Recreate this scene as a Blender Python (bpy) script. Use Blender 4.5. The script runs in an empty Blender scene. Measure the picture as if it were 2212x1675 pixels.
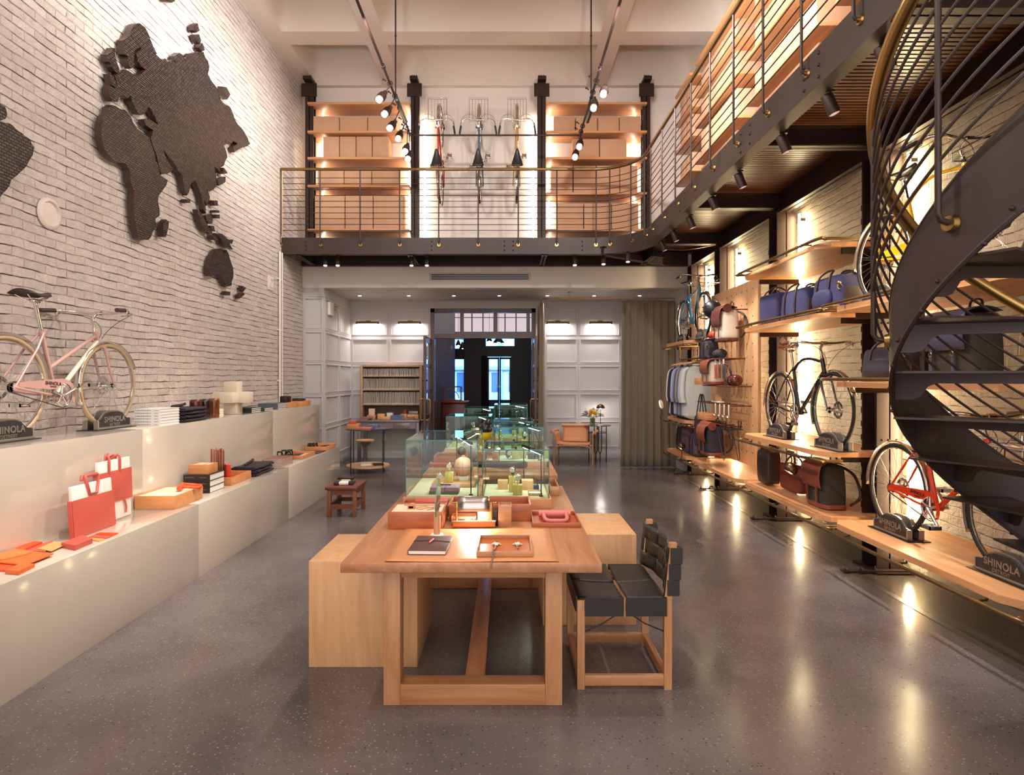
import bpy, bmesh, math, random
from mathutils import Vector, Matrix
R = math.radians
PI = math.pi
random.seed(7)
SC = bpy.context.scene
COL = SC.collection

# ---------------------------------------------------------------- camera, world, exposure
EYE = 1.65
FPX = 1300.0
VX, VY = 1095.0, 817.0
cam_d = bpy.data.cameras.new('camera')
cam = bpy.data.objects.new('camera', cam_d)
COL.objects.link(cam)
cam.location = (0, 0, EYE)
cam.rotation_euler = (PI/2, 0, 0)
cam_d.sensor_width = 36.0
cam_d.lens = 36.0*FPX/2212.0
cam_d.shift_x = (1106-VX)/2212.0
cam_d.shift_y = -(837.5-VY)/2212.0
cam_d.clip_start = 0.02
SC.camera = cam
SC.view_settings.view_transform = 'Standard'
SC.view_settings.look = 'None'
SC.view_settings.gamma = 1.0
SC.view_settings.use_curve_mapping = False
SC.view_settings.exposure = 0.55
w = bpy.data.worlds.new('world')
SC.world = w
w.use_nodes = True
w.node_tree.nodes['Background'].inputs[0].default_value = (1.0, .925, .89, 1)
w.node_tree.nodes['Background'].inputs[1].default_value = 1.75
try:
    cy = SC.cycles
    cy.use_denoising = True
    cy.max_bounces = 9; cy.diffuse_bounces = 4; cy.glossy_bounces = 4
    cy.transmission_bounces = 9; cy.transparent_max_bounces = 24
    cy.caustics_reflective = False; cy.caustics_refractive = False
    cy.sample_clamp_indirect = 4.0
    cy.use_light_tree = True
except Exception:
    pass

WARM = (1.0, .90, .82)
NEUT = (1.0, .94, .90)
def area(name, loc, size, power, col=WARM, look=(0, 0, -1), sy=None, spread=180):
    l = bpy.data.lights.new(name, 'AREA')
    l.energy = power; l.color = col; l.size = size
    l.spread = R(spread)
    if sy: l.shape = 'RECTANGLE'; l.size_y = sy
    o = bpy.data.objects.new(name, l); COL.objects.link(o)
    o.location = loc
    o.rotation_euler = Vector(look).to_track_quat('-Z', 'Y').to_euler()
    return o
def spot(name, loc, target, power, angle=50, blend=.6, col=WARM, size=.04):
    l = bpy.data.lights.new(name, 'SPOT')
    l.energy = power; l.color = col; l.spot_size = R(angle); l.spot_blend = blend
    l.shadow_soft_size = size
    o = bpy.data.objects.new(name, l); COL.objects.link(o)
    o.location = loc
    o.rotation_euler = (Vector(target)-Vector(loc)).to_track_quat('-Z', 'Y').to_euler()
    return o

# ---------------------------------------------------------------- main lights of the hall and added fill
TRX = (-1.48, 1.12)          # the two hung tracks
TRZ = 5.38
# left wall washers on the left track
for (yy, ty, tz, pw) in ((2.6, 3.3, 5.6, 130), (4.0, 4.7, 5.7, 210), (5.3, 6.0, 5.6, 330), (6.5, 7.2, 5.6, 280), (7.86, 8.4, 5.2, 170), (9.1, 9.4, 4.9, 90)):
    spot('track_beam', (TRX[0]-.12, yy, TRZ+.1), (-3.6, ty, tz), pw*.62, 96, 1.0, NEUT, .03)
# spots on tables, plinths and the floor
for (x, y, tx, ty, tz, pw, an) in (
        (TRX[0], 3.2, -.1, 3.4, .76, 90, 36), (TRX[1], 3.6, .1, 3.7, .76, 80, 34),
        (TRX[0], 4.4, -2.7, 4.1, .61, 480, 36), (TRX[0], 3.3, -2.8, 4.3, .7, 220, 30), (TRX[0], 6.3, -2.8, 6.2, .61, 250, 40),  # the middle spot is added to brighten the plinth by the bags
        (TRX[1], 4.9, 0.0, 4.6, .76, 120, 34), (TRX[1], 6.5, 0.1, 6.6, .76, 130, 40),
        (TRX[0], 8.0, -.4, 8.0, .76, 110, 40), (TRX[1], 8.1, 1.8, 7.0, 0, 120, 50),
        (TRX[0], 2.2, -1.7, 2.2, 0, 110, 60), (TRX[1], 2.2, 1.3, 2.4, 0, 130, 60),
        (TRX[1], 5.8, 2.9, 5.6, .9, 90, 60), (TRX[0], 7.0, -1.8, 6.5, 0, 90, 60)):
    spot('track_beam', (x, y, TRZ-.05), (tx, ty, tz), pw*.5*(2.0 if tx < -2 else 1), an, .8, WARM, .04)
# wide fill floods added at track height without fixtures, to lift walls and shelves
for (x, y, tx, ty, tz, pw) in ((TRX[1], 1.9, -3.6, 3.5, 1.0, 90), (TRX[1], 4.3, -3.6, 5.2, 1.2, 210), (TRX[1], 6.9, -3.6, 7.6, 1.6, 270), (TRX[0], 2.6, 3.4, 4.2, 1.4, 240), (TRX[0], 5.2, 3.4, 6.0, 1.6, 240), (TRX[0], 6.2, -2.2, 10.6, 4.8, 150), (TRX[1], 6.0, 1.6, 10.6, 4.6, 150), (TRX[1], 4.6, 0, 12.4, 1.8, 160), (TRX[1], 3.2, 2.9, 3.9, 5.4, 330), (TRX[1], 5.4, 2.9, 6.1, 5.3, 360), (TRX[1], 7.2, 2.9, 7.9, 5.3, 260)):
    spot('fill_flood', (x, y, TRZ-.08), (tx, ty, tz), pw, 112, 1.0, NEUT, .08)

# ---------------------------------------------------------------- pixel helpers (real positions measured off the photo)
def PD(px, py, d):
    return Vector(((px-VX)*d/FPX, d, EYE-(py-VY)*d/FPX))
def PX(px, py, X):
    return PD(px, py, FPX*X/(px-VX))
def PZ(px, py, z):
    return PD(px, py, FPX*(EYE-z)/(py-VY))

# ---------------------------------------------------------------- object helpers
def tag(o, label=None, cat=None, group=None, kind=None):
    if label: o['label'] = label
    if cat: o['category'] = cat
    if group: o['group'] = group
    if kind: o['kind'] = kind
    return o
def thing(name, label, cat, loc=(0, 0, 0), rz=0, group=None):
    o = bpy.data.objects.new(name, None)
    o.empty_display_size = .1
    COL.objects.link(o)
    o.location = loc; o.rotation_euler = (0, 0, rz)
    return tag(o, label, cat, group)
def wm(o):
    m = Matrix.Identity(4)
    while o is not None:
        m = Matrix.LocRotScale(o.location, o.rotation_euler, o.scale) @ m
        o = o.parent
    return m
def dup(root, loc=None, rz=None, label=None, group=None, name=None):
    r = root.copy(); COL.objects.link(r)
    if name: r.name = name
    if loc is not None: r.location = loc
    if rz is not None: r.rotation_euler = (0, 0, rz)
    if label: r['label'] = label
    if group: r['group'] = group
    for ch in [c for c in root.children]:
        c = ch.copy(); COL.objects.link(c); c.parent = r
        for g in [q for q in ch.children]:
            d = g.copy(); COL.objects.link(d); d.parent = c
    return r

class MB:
    def __init__(s): s.b = bmesh.new()
    def _add(s, verts, faces, M=None):
        vs = [s.b.verts.new(M @ Vector(v) if M else Vector(v)) for v in verts]
        out = []
        for f in faces:
            try: out.append(s.b.faces.new([vs[i] for i in f]))
            except ValueError: pass
        return vs, out
    def box(s, x0, y0, z0, x1, y1, z1, bev=0.0, M=None):
        if x0 > x1: x0, x1 = x1, x0
        if y0 > y1: y0, y1 = y1, y0
        if z0 > z1: z0, z1 = z1, z0
        V = [(x0,y0,z0),(x1,y0,z0),(x1,y1,z0),(x0,y1,z0),(x0,y0,z1),(x1,y0,z1),(x1,y1,z1),(x0,y1,z1)]
        Fc = [(0,3,2,1),(4,5,6,7),(0,1,5,4),(1,2,6,5),(2,3,7,6),(3,0,4,7)]
        vs, fs = s._add(V, Fc, M)
        if bev > 0:
            ed = list({e for f in fs for e in f.edges})
            bmesh.ops.bevel(s.b, geom=ed, offset=min(bev, .45*min(x1-x0, y1-y0, z1-z0)), segments=2, profile=.5, affect='EDGES')
        return s
    def cbox(s, c, sz, bev=0.0, rot=None):
        M = Matrix.Translation(Vector(c))
        if rot is not None: M = M @ (rot if isinstance(rot, Matrix) else Matrix.Rotation(rot, 4, 'Z'))
        h = [k/2 for k in sz]
        return s.box(-h[0], -h[1], -h[2], h[0], h[1], h[2], bev, M)
    def ring(s, c, u, v, r, n):
        return [s.b.verts.new(c+u*(r*math.cos(2*PI*i/n))+v*(r*math.sin(2*PI*i/n))) for i in range(n)]
    def tube(s, pts, r, n=8, closed=False, cap=True):
        pts = [Vector(p) for p in pts]
        m = len(pts)
        rs = r if isinstance(r, (list, tuple)) else [r]*m
        rings = []; prev = None
        for i, p in enumerate(pts):
            if closed: t = (pts[(i+1) % m]-pts[(i-1) % m])
            else: t = pts[min(i+1, m-1)]-pts[max(i-1, 0)]
            if t.length < 1e-9: t = Vector((0, 0, 1))
            t.normalize()
            if prev is None:
                u = t.orthogonal().normalized()
            else:
                u = prev-t*prev.dot(t)
                u = u.normalized() if u.length > 1e-6 else t.orthogonal().normalized()
            prev = u
            rings.append(s.ring(p, u, t.cross(u), rs[i], n))
        for i in range(m if closed else m-1):
            a, b = rings[i], rings[(i+1) % m]
            for k in range(n):
                try: s.b.faces.new((a[k], a[(k+1) % n], b[(k+1) % n], b[k])).smooth = True
                except ValueError: pass
        if cap and not closed:
            s.b.faces.new(list(reversed(rings[0]))); s.b.faces.new(rings[-1])
        return s
    def cyl(s, p0, p1, r0, r1=None, n=16):
        return s.tube([p0, p1], [r0, r0 if r1 is None else r1], n)
    def lathe(s, prof, c=(0, 0, 0), n=24, M=None, cap=True):
        T = Matrix.Translation(Vector(c)) @ (M if M is not None else Matrix.Identity(4))
        rings = [[s.b.verts.new(T @ Vector((max(r, 1e-4)*math.cos(2*PI*i/n), max(r, 1e-4)*math.sin(2*PI*i/n), z))) for i in range(n)] for r, z in prof]
        for a, b in zip(rings, rings[1:]):
            for k in range(n): s.b.faces.new((a[k], a[(k+1) % n], b[(k+1) % n], b[k])).smooth = True
        if cap:
            s.b.faces.new(list(reversed(rings[0]))); s.b.faces.new(rings[-1])
        return s
    def ball(s, c, r, n=16, sc=(1, 1, 1), rot=None):
        prof = [(r*math.sin(PI*i/10), -r*math.cos(PI*i/10)) for i in range(11)]
        M = Matrix.Diagonal((*sc, 1))
        if rot is not None: M = rot @ M
        return s.lathe(prof, c, n, M, False)
    def torus(s, c, R0, r, axis='X', n=40, m=8, a0=0, a1=2*PI):
        full = abs(a1-a0-2*PI) < 1e-6
        k = n if full else n+1
        P = []
        for i in range(k):
            a = a0+(a1-a0)*i/n
            ca, sa = R0*math.cos(a), R0*math.sin(a)
            if axis == 'X': P.append(Vector(c)+Vector((0, ca, sa)))
            elif axis == 'Y': P.append(Vector(c)+Vector((ca, 0, sa)))
            else: P.append(Vector(c)+Vector((ca, sa, 0)))
        return s.tube(P, r, m, closed=full)
    def prism(s, poly, M, t, bev=0.0):
        """poly 2D in local xy, extruded local z 0..t"""
        n = len(poly)
        a = [s.b.verts.new(M @ Vector((x, y, 0))) for x, y in poly]
        b = [s.b.verts.new(M @ Vector((x, y, t))) for x, y in poly]
        fs = [s.b.faces.new(list(reversed(a))), s.b.faces.new(b)]
        for i in range(n):
            fs.append(s.b.faces.new((a[i], a[(i+1) % n], b[(i+1) % n], b[i])))
        if bev:
            ed = [e for e in fs[1].edges]
            bmesh.ops.bevel(s.b, geom=ed, offset=bev, segments=2, affect='EDGES')
        return s
    def grid(s, fn, nu, nv, M=None, closed_u=False):
        g = [[s.b.verts.new((M @ Vector(fn(i/nu, j/nv))) if M else Vector(fn(i/nu, j/nv))) for j in range(nv+1)] for i in range(nu+(0 if closed_u else 1))]
        L = len(g)
        for i in range(nu):
            a, b = g[i], g[(i+1) % L]
            for j in range(nv):
                try: s.b.faces.new((a[j], b[j], b[j+1], a[j+1])).smooth = True
                except ValueError: pass
        return s
    def build(s, name, mat, parent=None, world=False, smooth=None, label=None, solid=0, sub=0):
        b = s.b
        bmesh.ops.recalc_face_normals(b, faces=b.faces)
        me = bpy.data.meshes.new(name)
        b.to_mesh(me); b.free()
        me.materials.append(mat)
        o = bpy.data.objects.new(name, me)
        COL.objects.link(o)
        if parent is not None:
            o.parent = parent
            if world: me.transform(wm(parent).inverted())
        elif world is not None and len(me.vertices):
            xs = [v.co for v in me.vertices]
            c = Vector(((min(v.x for v in xs)+max(v.x for v in xs))/2, (min(v.y for v in xs)+max(v.y for v in xs))/2, min(v.z for v in xs)))
            me.transform(Matrix.Translation(-c)); o.location = c
        if solid:
            md = o.modifiers.new('solid', 'SOLIDIFY'); md.thickness = solid; md.offset = 0
        if sub:
            md = o.modifiers.new('sub', 'SUBSURF'); md.levels = sub; md.render_levels = sub
        ang = 62 if smooth is None else smooth
        if ang:
            try: me.set_sharp_from_angle(angle=R(ang))
            except Exception: pass
        if label: o['label'] = label
        return o

def struct(name, mb, m, parent=None):
    o = mb.build(name, m, parent, world=True, smooth=30)
    if parent is None: o['kind'] = 'structure'
    return o
def one(name, mb, m, label, cat, group=None, **k):
    o = mb.build(name, m, None, **k)
    return tag(o, label, cat, group)

def bez(p0, p1, p2, p3, n=12):
    p0, p1, p2, p3 = map(Vector, (p0, p1, p2, p3))
    return [p0*(1-t)**3+p1*3*t*(1-t)**2+p2*3*t*t*(1-t)+p3*t**3 for t in [i/n for i in range(n+1)]]
def smoothpath(pts, n=5):
    pts = [Vector(p) for p in pts]; out = []
    for i in range(len(pts)-1):
        a = pts[max(i-1, 0)]; b = pts[i]; c = pts[i+1]; d = pts[min(i+2, len(pts)-1)]
        for k in range(n):
            t = k/n
            out.append(.5*((2*b)+(c-a)*t+(2*a-5*b+4*c-d)*t*t+(3*b-a-3*c+d)*t**3))
    out.append(pts[-1])
    return out
def FR(origin, u, v):
    """matrix: local x->u, y->v, z->u x v, origin"""
    u = Vector(u).normalized(); v = Vector(v).normalized(); w_ = u.cross(v)
    return Matrix(((u.x, v.x, w_.x, origin[0]), (u.y, v.y, w_.y, origin[1]), (u.z, v.z, w_.z, origin[2]), (0, 0, 0, 1)))
def text(name, body, size, M, mat, parent, world=True, depth=.002, bold=0.0, sx=1.0):
    cu = bpy.data.curves.new('t', 'FONT')
    cu.body = body; cu.size = size; cu.align_x = 'CENTER'; cu.align_y = 'CENTER'; cu.extrude = depth; cu.offset = bold
    cu.space_character = 1.08
    to = bpy.data.objects.new('t', cu); COL.objects.link(to)
    dg = bpy.context.evaluated_depsgraph_get()
    me = bpy.data.meshes.new_from_object(to.evaluated_get(dg))
    bpy.data.objects.remove(to); bpy.data.curves.remove(cu)
    me.transform(M @ Matrix.Diagonal((sx, 1, 1, 1)))
    me.materials.clear(); me.materials.append(mat)
    o = bpy.data.objects.new(name, me); COL.objects.link(o)
    if parent is not None:
        o.parent = parent
        if world: me.transform(wm(parent).inverted())
    return o

# ---------------------------------------------------------------- materials
MATS = {}
def lin(c):
    return tuple(((v/255)/12.92 if v/255 <= .04045 else ((v/255+.055)/1.055)**2.4) for v in c)+(1,)
def mat(name, rgb, rough=.5, metal=0.0, spec=None, coat=0, noise=0.0, nscale=8, bump=0.0, bscale=60, emis=None, estr=0, trans=0, ior=None, sheen=0, stretch=None, alpha=None):
    if name in MATS: return MATS[name]
    m = bpy.data.materials.new(name); m.use_nodes = True
    nt = m.node_tree; N = nt.nodes; L = nt.links
    p = N['Principled BSDF']
    c = lin(rgb)
    p.inputs['Base Color'].default_value = c
    p.inputs['Roughness'].default_value = rough
    p.inputs['Metallic'].default_value = metal
    if spec is not None: p.inputs['Specular IOR Level'].default_value = spec
    if coat: p.inputs['Coat Weight'].default_value = coat; p.inputs['Coat Roughness'].default_value = .08
    if trans: p.inputs['Transmission Weight'].default_value = trans
    if ior: p.inputs['IOR'].default_value = ior
    if sheen: p.inputs['Sheen Weight'].default_value = sheen
    if alpha is not None: p.inputs['Alpha'].default_value = alpha
    if emis is not None:
        p.inputs['Emission Color'].default_value = lin(emis); p.inputs['Emission Strength'].default_value = estr
    tc = N.new('ShaderNodeTexCoord'); mp = N.new('ShaderNodeMapping')
    L.new(tc.outputs['Object'], mp.inputs[0])
    if stretch: mp.inputs['Scale'].default_value = stretch
    if noise:
        nz = N.new('ShaderNodeTexNoise'); nz.inputs['Scale'].default_value = nscale; nz.inputs['Detail'].default_value = 5
        L.new(mp.outputs[0], nz.inputs['Vector'])
        mx = N.new('ShaderNodeMix'); mx.data_type = 'RGBA'
        mx.inputs[6].default_value = tuple(min(1, k*(1-noise)) for k in c[:3])+(1,)
        mx.inputs[7].default_value = tuple(min(1, k*(1+noise)) for k in c[:3])+(1,)
        L.new(nz.outputs[0], mx.inputs[0]); L.new(mx.outputs[2], p.inputs['Base Color'])
    if bump:
        n2 = N.new('ShaderNodeTexNoise'); n2.inputs['Scale'].default_value = bscale; n2.inputs['Detail'].default_value = 4
        L.new(mp.outputs[0], n2.inputs['Vector'])
        bm = N.new('ShaderNodeBump'); bm.inputs['Strength'].default_value = bump; bm.inputs['Distance'].default_value = .01
        L.new(n2.outputs[0], bm.inputs['Height']); L.new(bm.outputs[0], p.inputs['Normal'])
    MATS[name] = m
    return m
def wood(name, a, b, axis='X', scale=1.0, rough=.45, coat=.0):
    if name in MATS: return MATS[name]
    m = bpy.data.materials.new(name); m.use_nodes = True
    N = m.node_tree.nodes; L = m.node_tree.links; p = N['Principled BSDF']
    tc = N.new('ShaderNodeTexCoord'); mp = N.new('ShaderNodeMapping')
    L.new(tc.outputs['Object'], mp.inputs[0])
    k = {'X': (.8, 9, 9), 'Y': (9, .8, 9), 'Z': (9, 9, .8)}[axis]
    mp.inputs['Scale'].default_value = tuple(q*scale for q in k)
    n1 = N.new('ShaderNodeTexNoise'); n1.inputs['Scale'].default_value = 1.6; n1.inputs['Detail'].default_value = 6; n1.inputs['Distortion'].default_value = .6
    n2 = N.new('ShaderNodeTexNoise'); n2.inputs['Scale'].default_value = 14; n2.inputs['Detail'].default_value = 3
    L.new(mp.outputs[0], n1.inputs['Vector']); L.new(mp.outputs[0], n2.inputs['Vector'])
    ad = N.new('ShaderNodeMath'); ad.operation = 'MULTIPLY_ADD'; ad.inputs[1].default_value = .35
    L.new(n2.outputs[0], ad.inputs[0]); L.new(n1.outputs[0], ad.inputs[2])
    cr = N.new('ShaderNodeValToRGB')
    cr.color_ramp.elements[0].position = .42; cr.color_ramp.elements[0].color = lin(a)
    cr.color_ramp.elements[1].position = .88; cr.color_ramp.elements[1].color = lin(b)
    L.new(ad.outputs[0], cr.inputs[0]); L.new(cr.outputs[0], p.inputs['Base Color'])
    p.inputs['Roughness'].default_value = rough
    if coat: p.inputs['Coat Weight'].default_value = coat; p.inputs['Coat Roughness'].default_value = .2
    bm = N.new('ShaderNodeBump'); bm.inputs['Strength'].default_value = .08; bm.inputs['Distance'].default_value = .004
    L.new(n2.outputs[0], bm.inputs['Height']); L.new(bm.outputs[0], p.inputs['Normal'])
    MATS[name] = m
    return m
def emit(name, rgb, strength):
    if name in MATS: return MATS[name]
    m = bpy.data.materials.new(name); m.use_nodes = True
    N = m.node_tree.nodes; L = m.node_tree.links
    N.remove(N['Principled BSDF'])
    e = N.new('ShaderNodeEmission'); e.inputs[0].default_value = lin(rgb); e.inputs[1].default_value = strength
    L.new(e.outputs[0], N['Material Output'].inputs[0])
    MATS[name] = m
    return m
def glassm(name, tint=(235, 250, 245), rough=0.0):
    """thin pane: mostly clear with fresnel reflection, lets light through"""
    if name in MATS: return MATS[name]
    m = bpy.data.materials.new(name); m.use_nodes = True
    N = m.node_tree.nodes; L = m.node_tree.links
    N.remove(N['Principled BSDF'])
    t = N.new('ShaderNodeBsdfTransparent'); t.inputs[0].default_value = lin(tint)
    g = N.new('ShaderNodeBsdfGlossy'); g.inputs['Roughness'].default_value = rough
    f = N.new('ShaderNodeFresnel'); f.inputs[0].default_value = 1.5
    x = N.new('ShaderNodeMixShader')
    L.new(f.outputs[0], x.inputs[0]); L.new(t.outputs[0], x.inputs[1]); L.new(g.outputs[0], x.inputs[2])
    L.new(x.outputs[0], N['Material Output'].inputs[0])
    MATS[name] = m
    return m
def brick(name, c1, c2, cm, axes='YZ', h=.071, wd=.215, strength=.9, rough=.55):
    m = bpy.data.materials.new(name); m.use_nodes = True
    N = m.node_tree.nodes; L = m.node_tree.links; p = N['Principled BSDF']
    tc = N.new('ShaderNodeTexCoord'); sp = N.new('ShaderNodeSeparateXYZ'); cb = N.new('ShaderNodeCombineXYZ')
    L.new(tc.outputs['Object'], sp.inputs[0])
    L.new(sp.outputs['XYZ'.index(axes[0])], cb.inputs[0]); L.new(sp.outputs['XYZ'.index(axes[1])], cb.inputs[1])
    # uneven courses
    nz = N.new('ShaderNodeTexNoise'); nz.inputs['Scale'].default_value = 3.5; nz.inputs['Detail'].default_value = 4
    L.new(cb.outputs[0], nz.inputs['Vector'])
    ms = N.new('ShaderNodeVectorMath'); ms.operation = 'MULTIPLY_ADD'
    L.new(nz.outputs['Color'], ms.inputs[0]); ms.inputs[1].default_value = (.07, .045, 0); L.new(cb.outputs[0], ms.inputs[2])
    def BT(width, mortar, smooth):
        t = N.new('ShaderNodeTexBrick'); t.inputs['Scale'].default_value = 1.0
        t.inputs['Brick Width'].default_value = width; t.inputs['Row Height'].default_value = h
        t.inputs['Mortar Size'].default_value = mortar; t.inputs['Mortar Smooth'].default_value = smooth
        t.inputs['Color1'].default_value = lin(c1); t.inputs['Color2'].default_value = lin(c2); t.inputs['Mortar'].default_value = lin(c2)
        L.new(ms.outputs[0], t.inputs['Vector']); return t
    full = BT(wd, .006, .9); hor = BT(60.0, .0055, .55); body = BT(wd, 0, 0)
    n2 = N.new('ShaderNodeTexNoise'); n2.inputs['Scale'].default_value = 30; n2.inputs['Detail'].default_value = 8; n2.inputs['Roughness'].default_value = .62
    L.new(cb.outputs[0], n2.inputs['Vector'])
    st = N.new('ShaderNodeVectorMath'); st.operation = 'MULTIPLY'; st.inputs[1].default_value = (3.2, 11, 0); L.new(cb.outputs[0], st.inputs[0])
    n3 = N.new('ShaderNodeTexNoise'); n3.inputs['Scale'].default_value = 1.0; n3.inputs['Detail'].default_value = 4; n3.inputs['Roughness'].default_value = .6
    L.new(st.outputs[0], n3.inputs['Vector'])
    rp = N.new('ShaderNodeValToRGB'); rp.color_ramp.elements[0].position = .44; rp.color_ramp.elements[1].position = .60
    L.new(n3.outputs[0], rp.inputs[0])
    mu = N.new('ShaderNodeMath'); mu.operation = 'MULTIPLY'; L.new(hor.outputs['Fac'], mu.inputs[0]); L.new(rp.outputs[0], mu.inputs[1])
    # blotchy paint
    n5 = N.new('ShaderNodeTexNoise'); n5.inputs['Scale'].default_value = 14; n5.inputs['Detail'].default_value = 5; L.new(cb.outputs[0], n5.inputs['Vector'])
    mx0 = N.new('ShaderNodeMix'); mx0.data_type = 'RGBA'; mx0.blend_type = 'MULTIPLY'; mx0.inputs[0].default_value = .35
    L.new(body.outputs['Color'], mx0.inputs[6]); L.new(n5.outputs['Fac'], mx0.inputs[7])
    mx = N.new('ShaderNodeMix'); mx.data_type = 'RGBA'
    L.new(mu.outputs[0], mx.inputs[0]); L.new(mx0.outputs[2], mx.inputs[6]); mx.inputs[7].default_value = lin(cm)  # joint shadows put into the colour: patchy dark tone along horizontal courses
    L.new(mx.outputs[2], p.inputs['Base Color'])
    # height = noise - joints
    h1 = N.new('ShaderNodeMath'); h1.operation = 'MULTIPLY_ADD'; h1.inputs[1].default_value = -.45; L.new(full.outputs['Fac'], h1.inputs[0])
    h2 = N.new('ShaderNodeMath'); h2.operation = 'MULTIPLY_ADD'; h2.inputs[1].default_value = -1.0; L.new(mu.outputs[0], h2.inputs[0]); L.new(h1.outputs[0], h2.inputs[2])
    s2 = N.new('ShaderNodeMath'); s2.operation = 'MULTIPLY'; s2.inputs[1].default_value = 1.1
    L.new(n2.outputs[0], s2.inputs[0]); L.new(s2.outputs[0], h1.inputs[2])
    bm = N.new('ShaderNodeBump'); bm.inputs['Strength'].default_value = strength; bm.inputs['Distance'].default_value = .016
    L.new(h2.outputs[0], bm.inputs['Height']); L.new(bm.outputs[0], p.inputs['Normal'])
    p.inputs['Roughness'].default_value = rough
    MATS[name] = m
    return m
def concrete():
    m = bpy.data.materials.new('polished_concrete'); m.use_nodes = True
    N = m.node_tree.nodes; L = m.node_tree.links; p = N['Principled BSDF']
    tc = N.new('ShaderNodeTexCoord')
    n1 = N.new('ShaderNodeTexNoise'); n1.inputs['Scale'].default_value = 1.1; n1.inputs['Detail'].default_value = 6; n1.inputs['Roughness'].default_value = .55
    L.new(tc.outputs['Object'], n1.inputs['Vector'])
    cr = N.new('ShaderNodeValToRGB')
    cr.color_ramp.elements[0].position = .32; cr.color_ramp.elements[0].color = lin((86, 78, 78))
    cr.color_ramp.elements[1].position = .7; cr.color_ramp.elements[1].color = lin((120, 110, 110))
    L.new(n1.outputs[0], cr.inputs[0])
    vo = N.new('ShaderNodeTexVoronoi'); vo.inputs['Scale'].default_value = 62
    L.new(tc.outputs['Object'], vo.inputs['Vector'])
    lt = N.new('ShaderNodeMath'); lt.operation = 'LESS_THAN'; lt.inputs[1].default_value = .30
    L.new(vo.outputs['Distance'], lt.inputs[0])
    n2 = N.new('ShaderNodeTexNoise'); n2.inputs['Scale'].default_value = 5; L.new(tc.outputs['Object'], n2.inputs['Vector'])
    g = N.new('ShaderNodeMath'); g.operation = 'GREATER_THAN'; g.inputs[1].default_value = .5; L.new(n2.outputs[0], g.inputs[0])
    sepc = N.new('ShaderNodeSeparateColor'); L.new(vo.outputs['Color'], sepc.inputs[0])
    mu = N.new('ShaderNodeMath'); mu.operation = 'MULTIPLY'; L.new(lt.outputs[0], mu.inputs[0])
    g2 = N.new('ShaderNodeMath'); g2.operation = 'GREATER_THAN'; g2.inputs[1].default_value = .5; L.new(sepc.outputs[0], g2.inputs[0])
    L.new(g2.outputs[0], mu.inputs[1])
    mu2 = N.new('ShaderNodeMath'); mu2.operation = 'MULTIPLY'; mu2.inputs[1].default_value = .85; L.new(mu.outputs[0], mu2.inputs[0])
    st = N.new('ShaderNodeMix'); st.data_type = 'RGBA'; st.inputs[6].default_value = lin((46, 38, 38)); st.inputs[7].default_value = lin((158, 146, 138))
    L.new(sepc.outputs[1], st.inputs[0])
    mx = N.new('ShaderNodeMix'); mx.data_type = 'RGBA'
    L.new(mu2.outputs[0], mx.inputs[0]); L.new(cr.outputs[0], mx.inputs[6]); L.new(st.outputs[2], mx.inputs[7])
    L.new(mx.outputs[2], p.inputs['Base Color'])
    rr = N.new('ShaderNodeMapRange'); rr.inputs[3].default_value = .10; rr.inputs[4].default_value = .30
    L.new(n1.outputs[0], rr.inputs[0]); L.new(rr.outputs[0], p.inputs['Roughness'])
    bm = N.new('ShaderNodeBump'); bm.inputs['Strength'].default_value = .06; bm.inputs['Distance'].default_value = .01
    n4 = N.new('ShaderNodeTexNoise'); n4.inputs['Scale'].default_value = 4; n4.inputs['Detail'].default_value = 3
    L.new(tc.outputs['Object'], n4.inputs['Vector'])
    L.new(n4.outputs[0], bm.inputs['Height']); L.new(bm.outputs[0], p.inputs['Normal'])
    p.inputs['Specular IOR Level'].default_value = .5
    return m

M_paint = mat('white_paint', (226, 216, 208), .6, noise=.02, nscale=3)
M_ceil = mat('ceiling_plaster', (214, 202, 190), .75, noise=.03, nscale=2)
M_panel = mat('panel_paint', (196, 191, 190), .45)
M_brickL = brick('painted_brick', (232, 220, 212), (216, 203, 194), (84, 64, 56), strength=1.0)
M_steel = mat('patina_steel', (54, 38, 33), .5, .1, noise=.22, nscale=5)
M_steelD = mat('dark_steel', (52, 34, 30), .5, .35, noise=.2, nscale=6)
M_lac = mat('greige_lacquer', (200, 189, 174), .16, coat=.6)
M_oak = wood('oak_red', (158, 100, 64), (194, 138, 98), 'Y', 1.0, .38, .15)
M_oakX = wood('oak_cross', (160, 104, 66), (198, 144, 100), 'X', 1.0, .4, .1)
M_oakZ = wood('oak_upright', (172, 116, 74), (208, 156, 110), 'Z', 1.0, .42)
M_ply = wood('pale_oak_Z', (206, 152, 104), (226, 178, 130), 'Z', 1.3, .45)
M_plyX = wood('pale_oak_Y', (206, 154, 106), (226, 180, 132), 'Y', 1.3, .45)
M_shelf = wood('shelf_oak_X', (186, 128, 84), (216, 160, 114), 'X', 1.0, .45)
M_shelfY = wood('shelf_oak_Y', (192, 132, 84), (222, 164, 114), 'Y', 1.0, .4, .1)
M_box = mat('cardboard', (196, 154, 122), .8, noise=.05, nscale=5)
M_chrome = mat('chrome', (232, 228, 222), .12, 1.0)
M_brass = mat('brass', (176, 142, 88), .3, 1.0, noise=.15, nscale=10)
M_brassD = mat('aged_brass', (134, 106, 68), .34, .9, noise=.2, nscale=9)
M_blk = mat('black_satin', (24, 21, 22), .4)
M_rub = mat('black_rubber', (26, 24, 24), .7)
M_tan = mat('tan_leather', (206, 140, 92), .45, noise=.08, nscale=12, bump=.08, bscale=160)
M_brn = mat('brown_leather', (120, 62, 42), .45, noise=.12, nscale=14, bump=.1, bscale=160)
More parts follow.
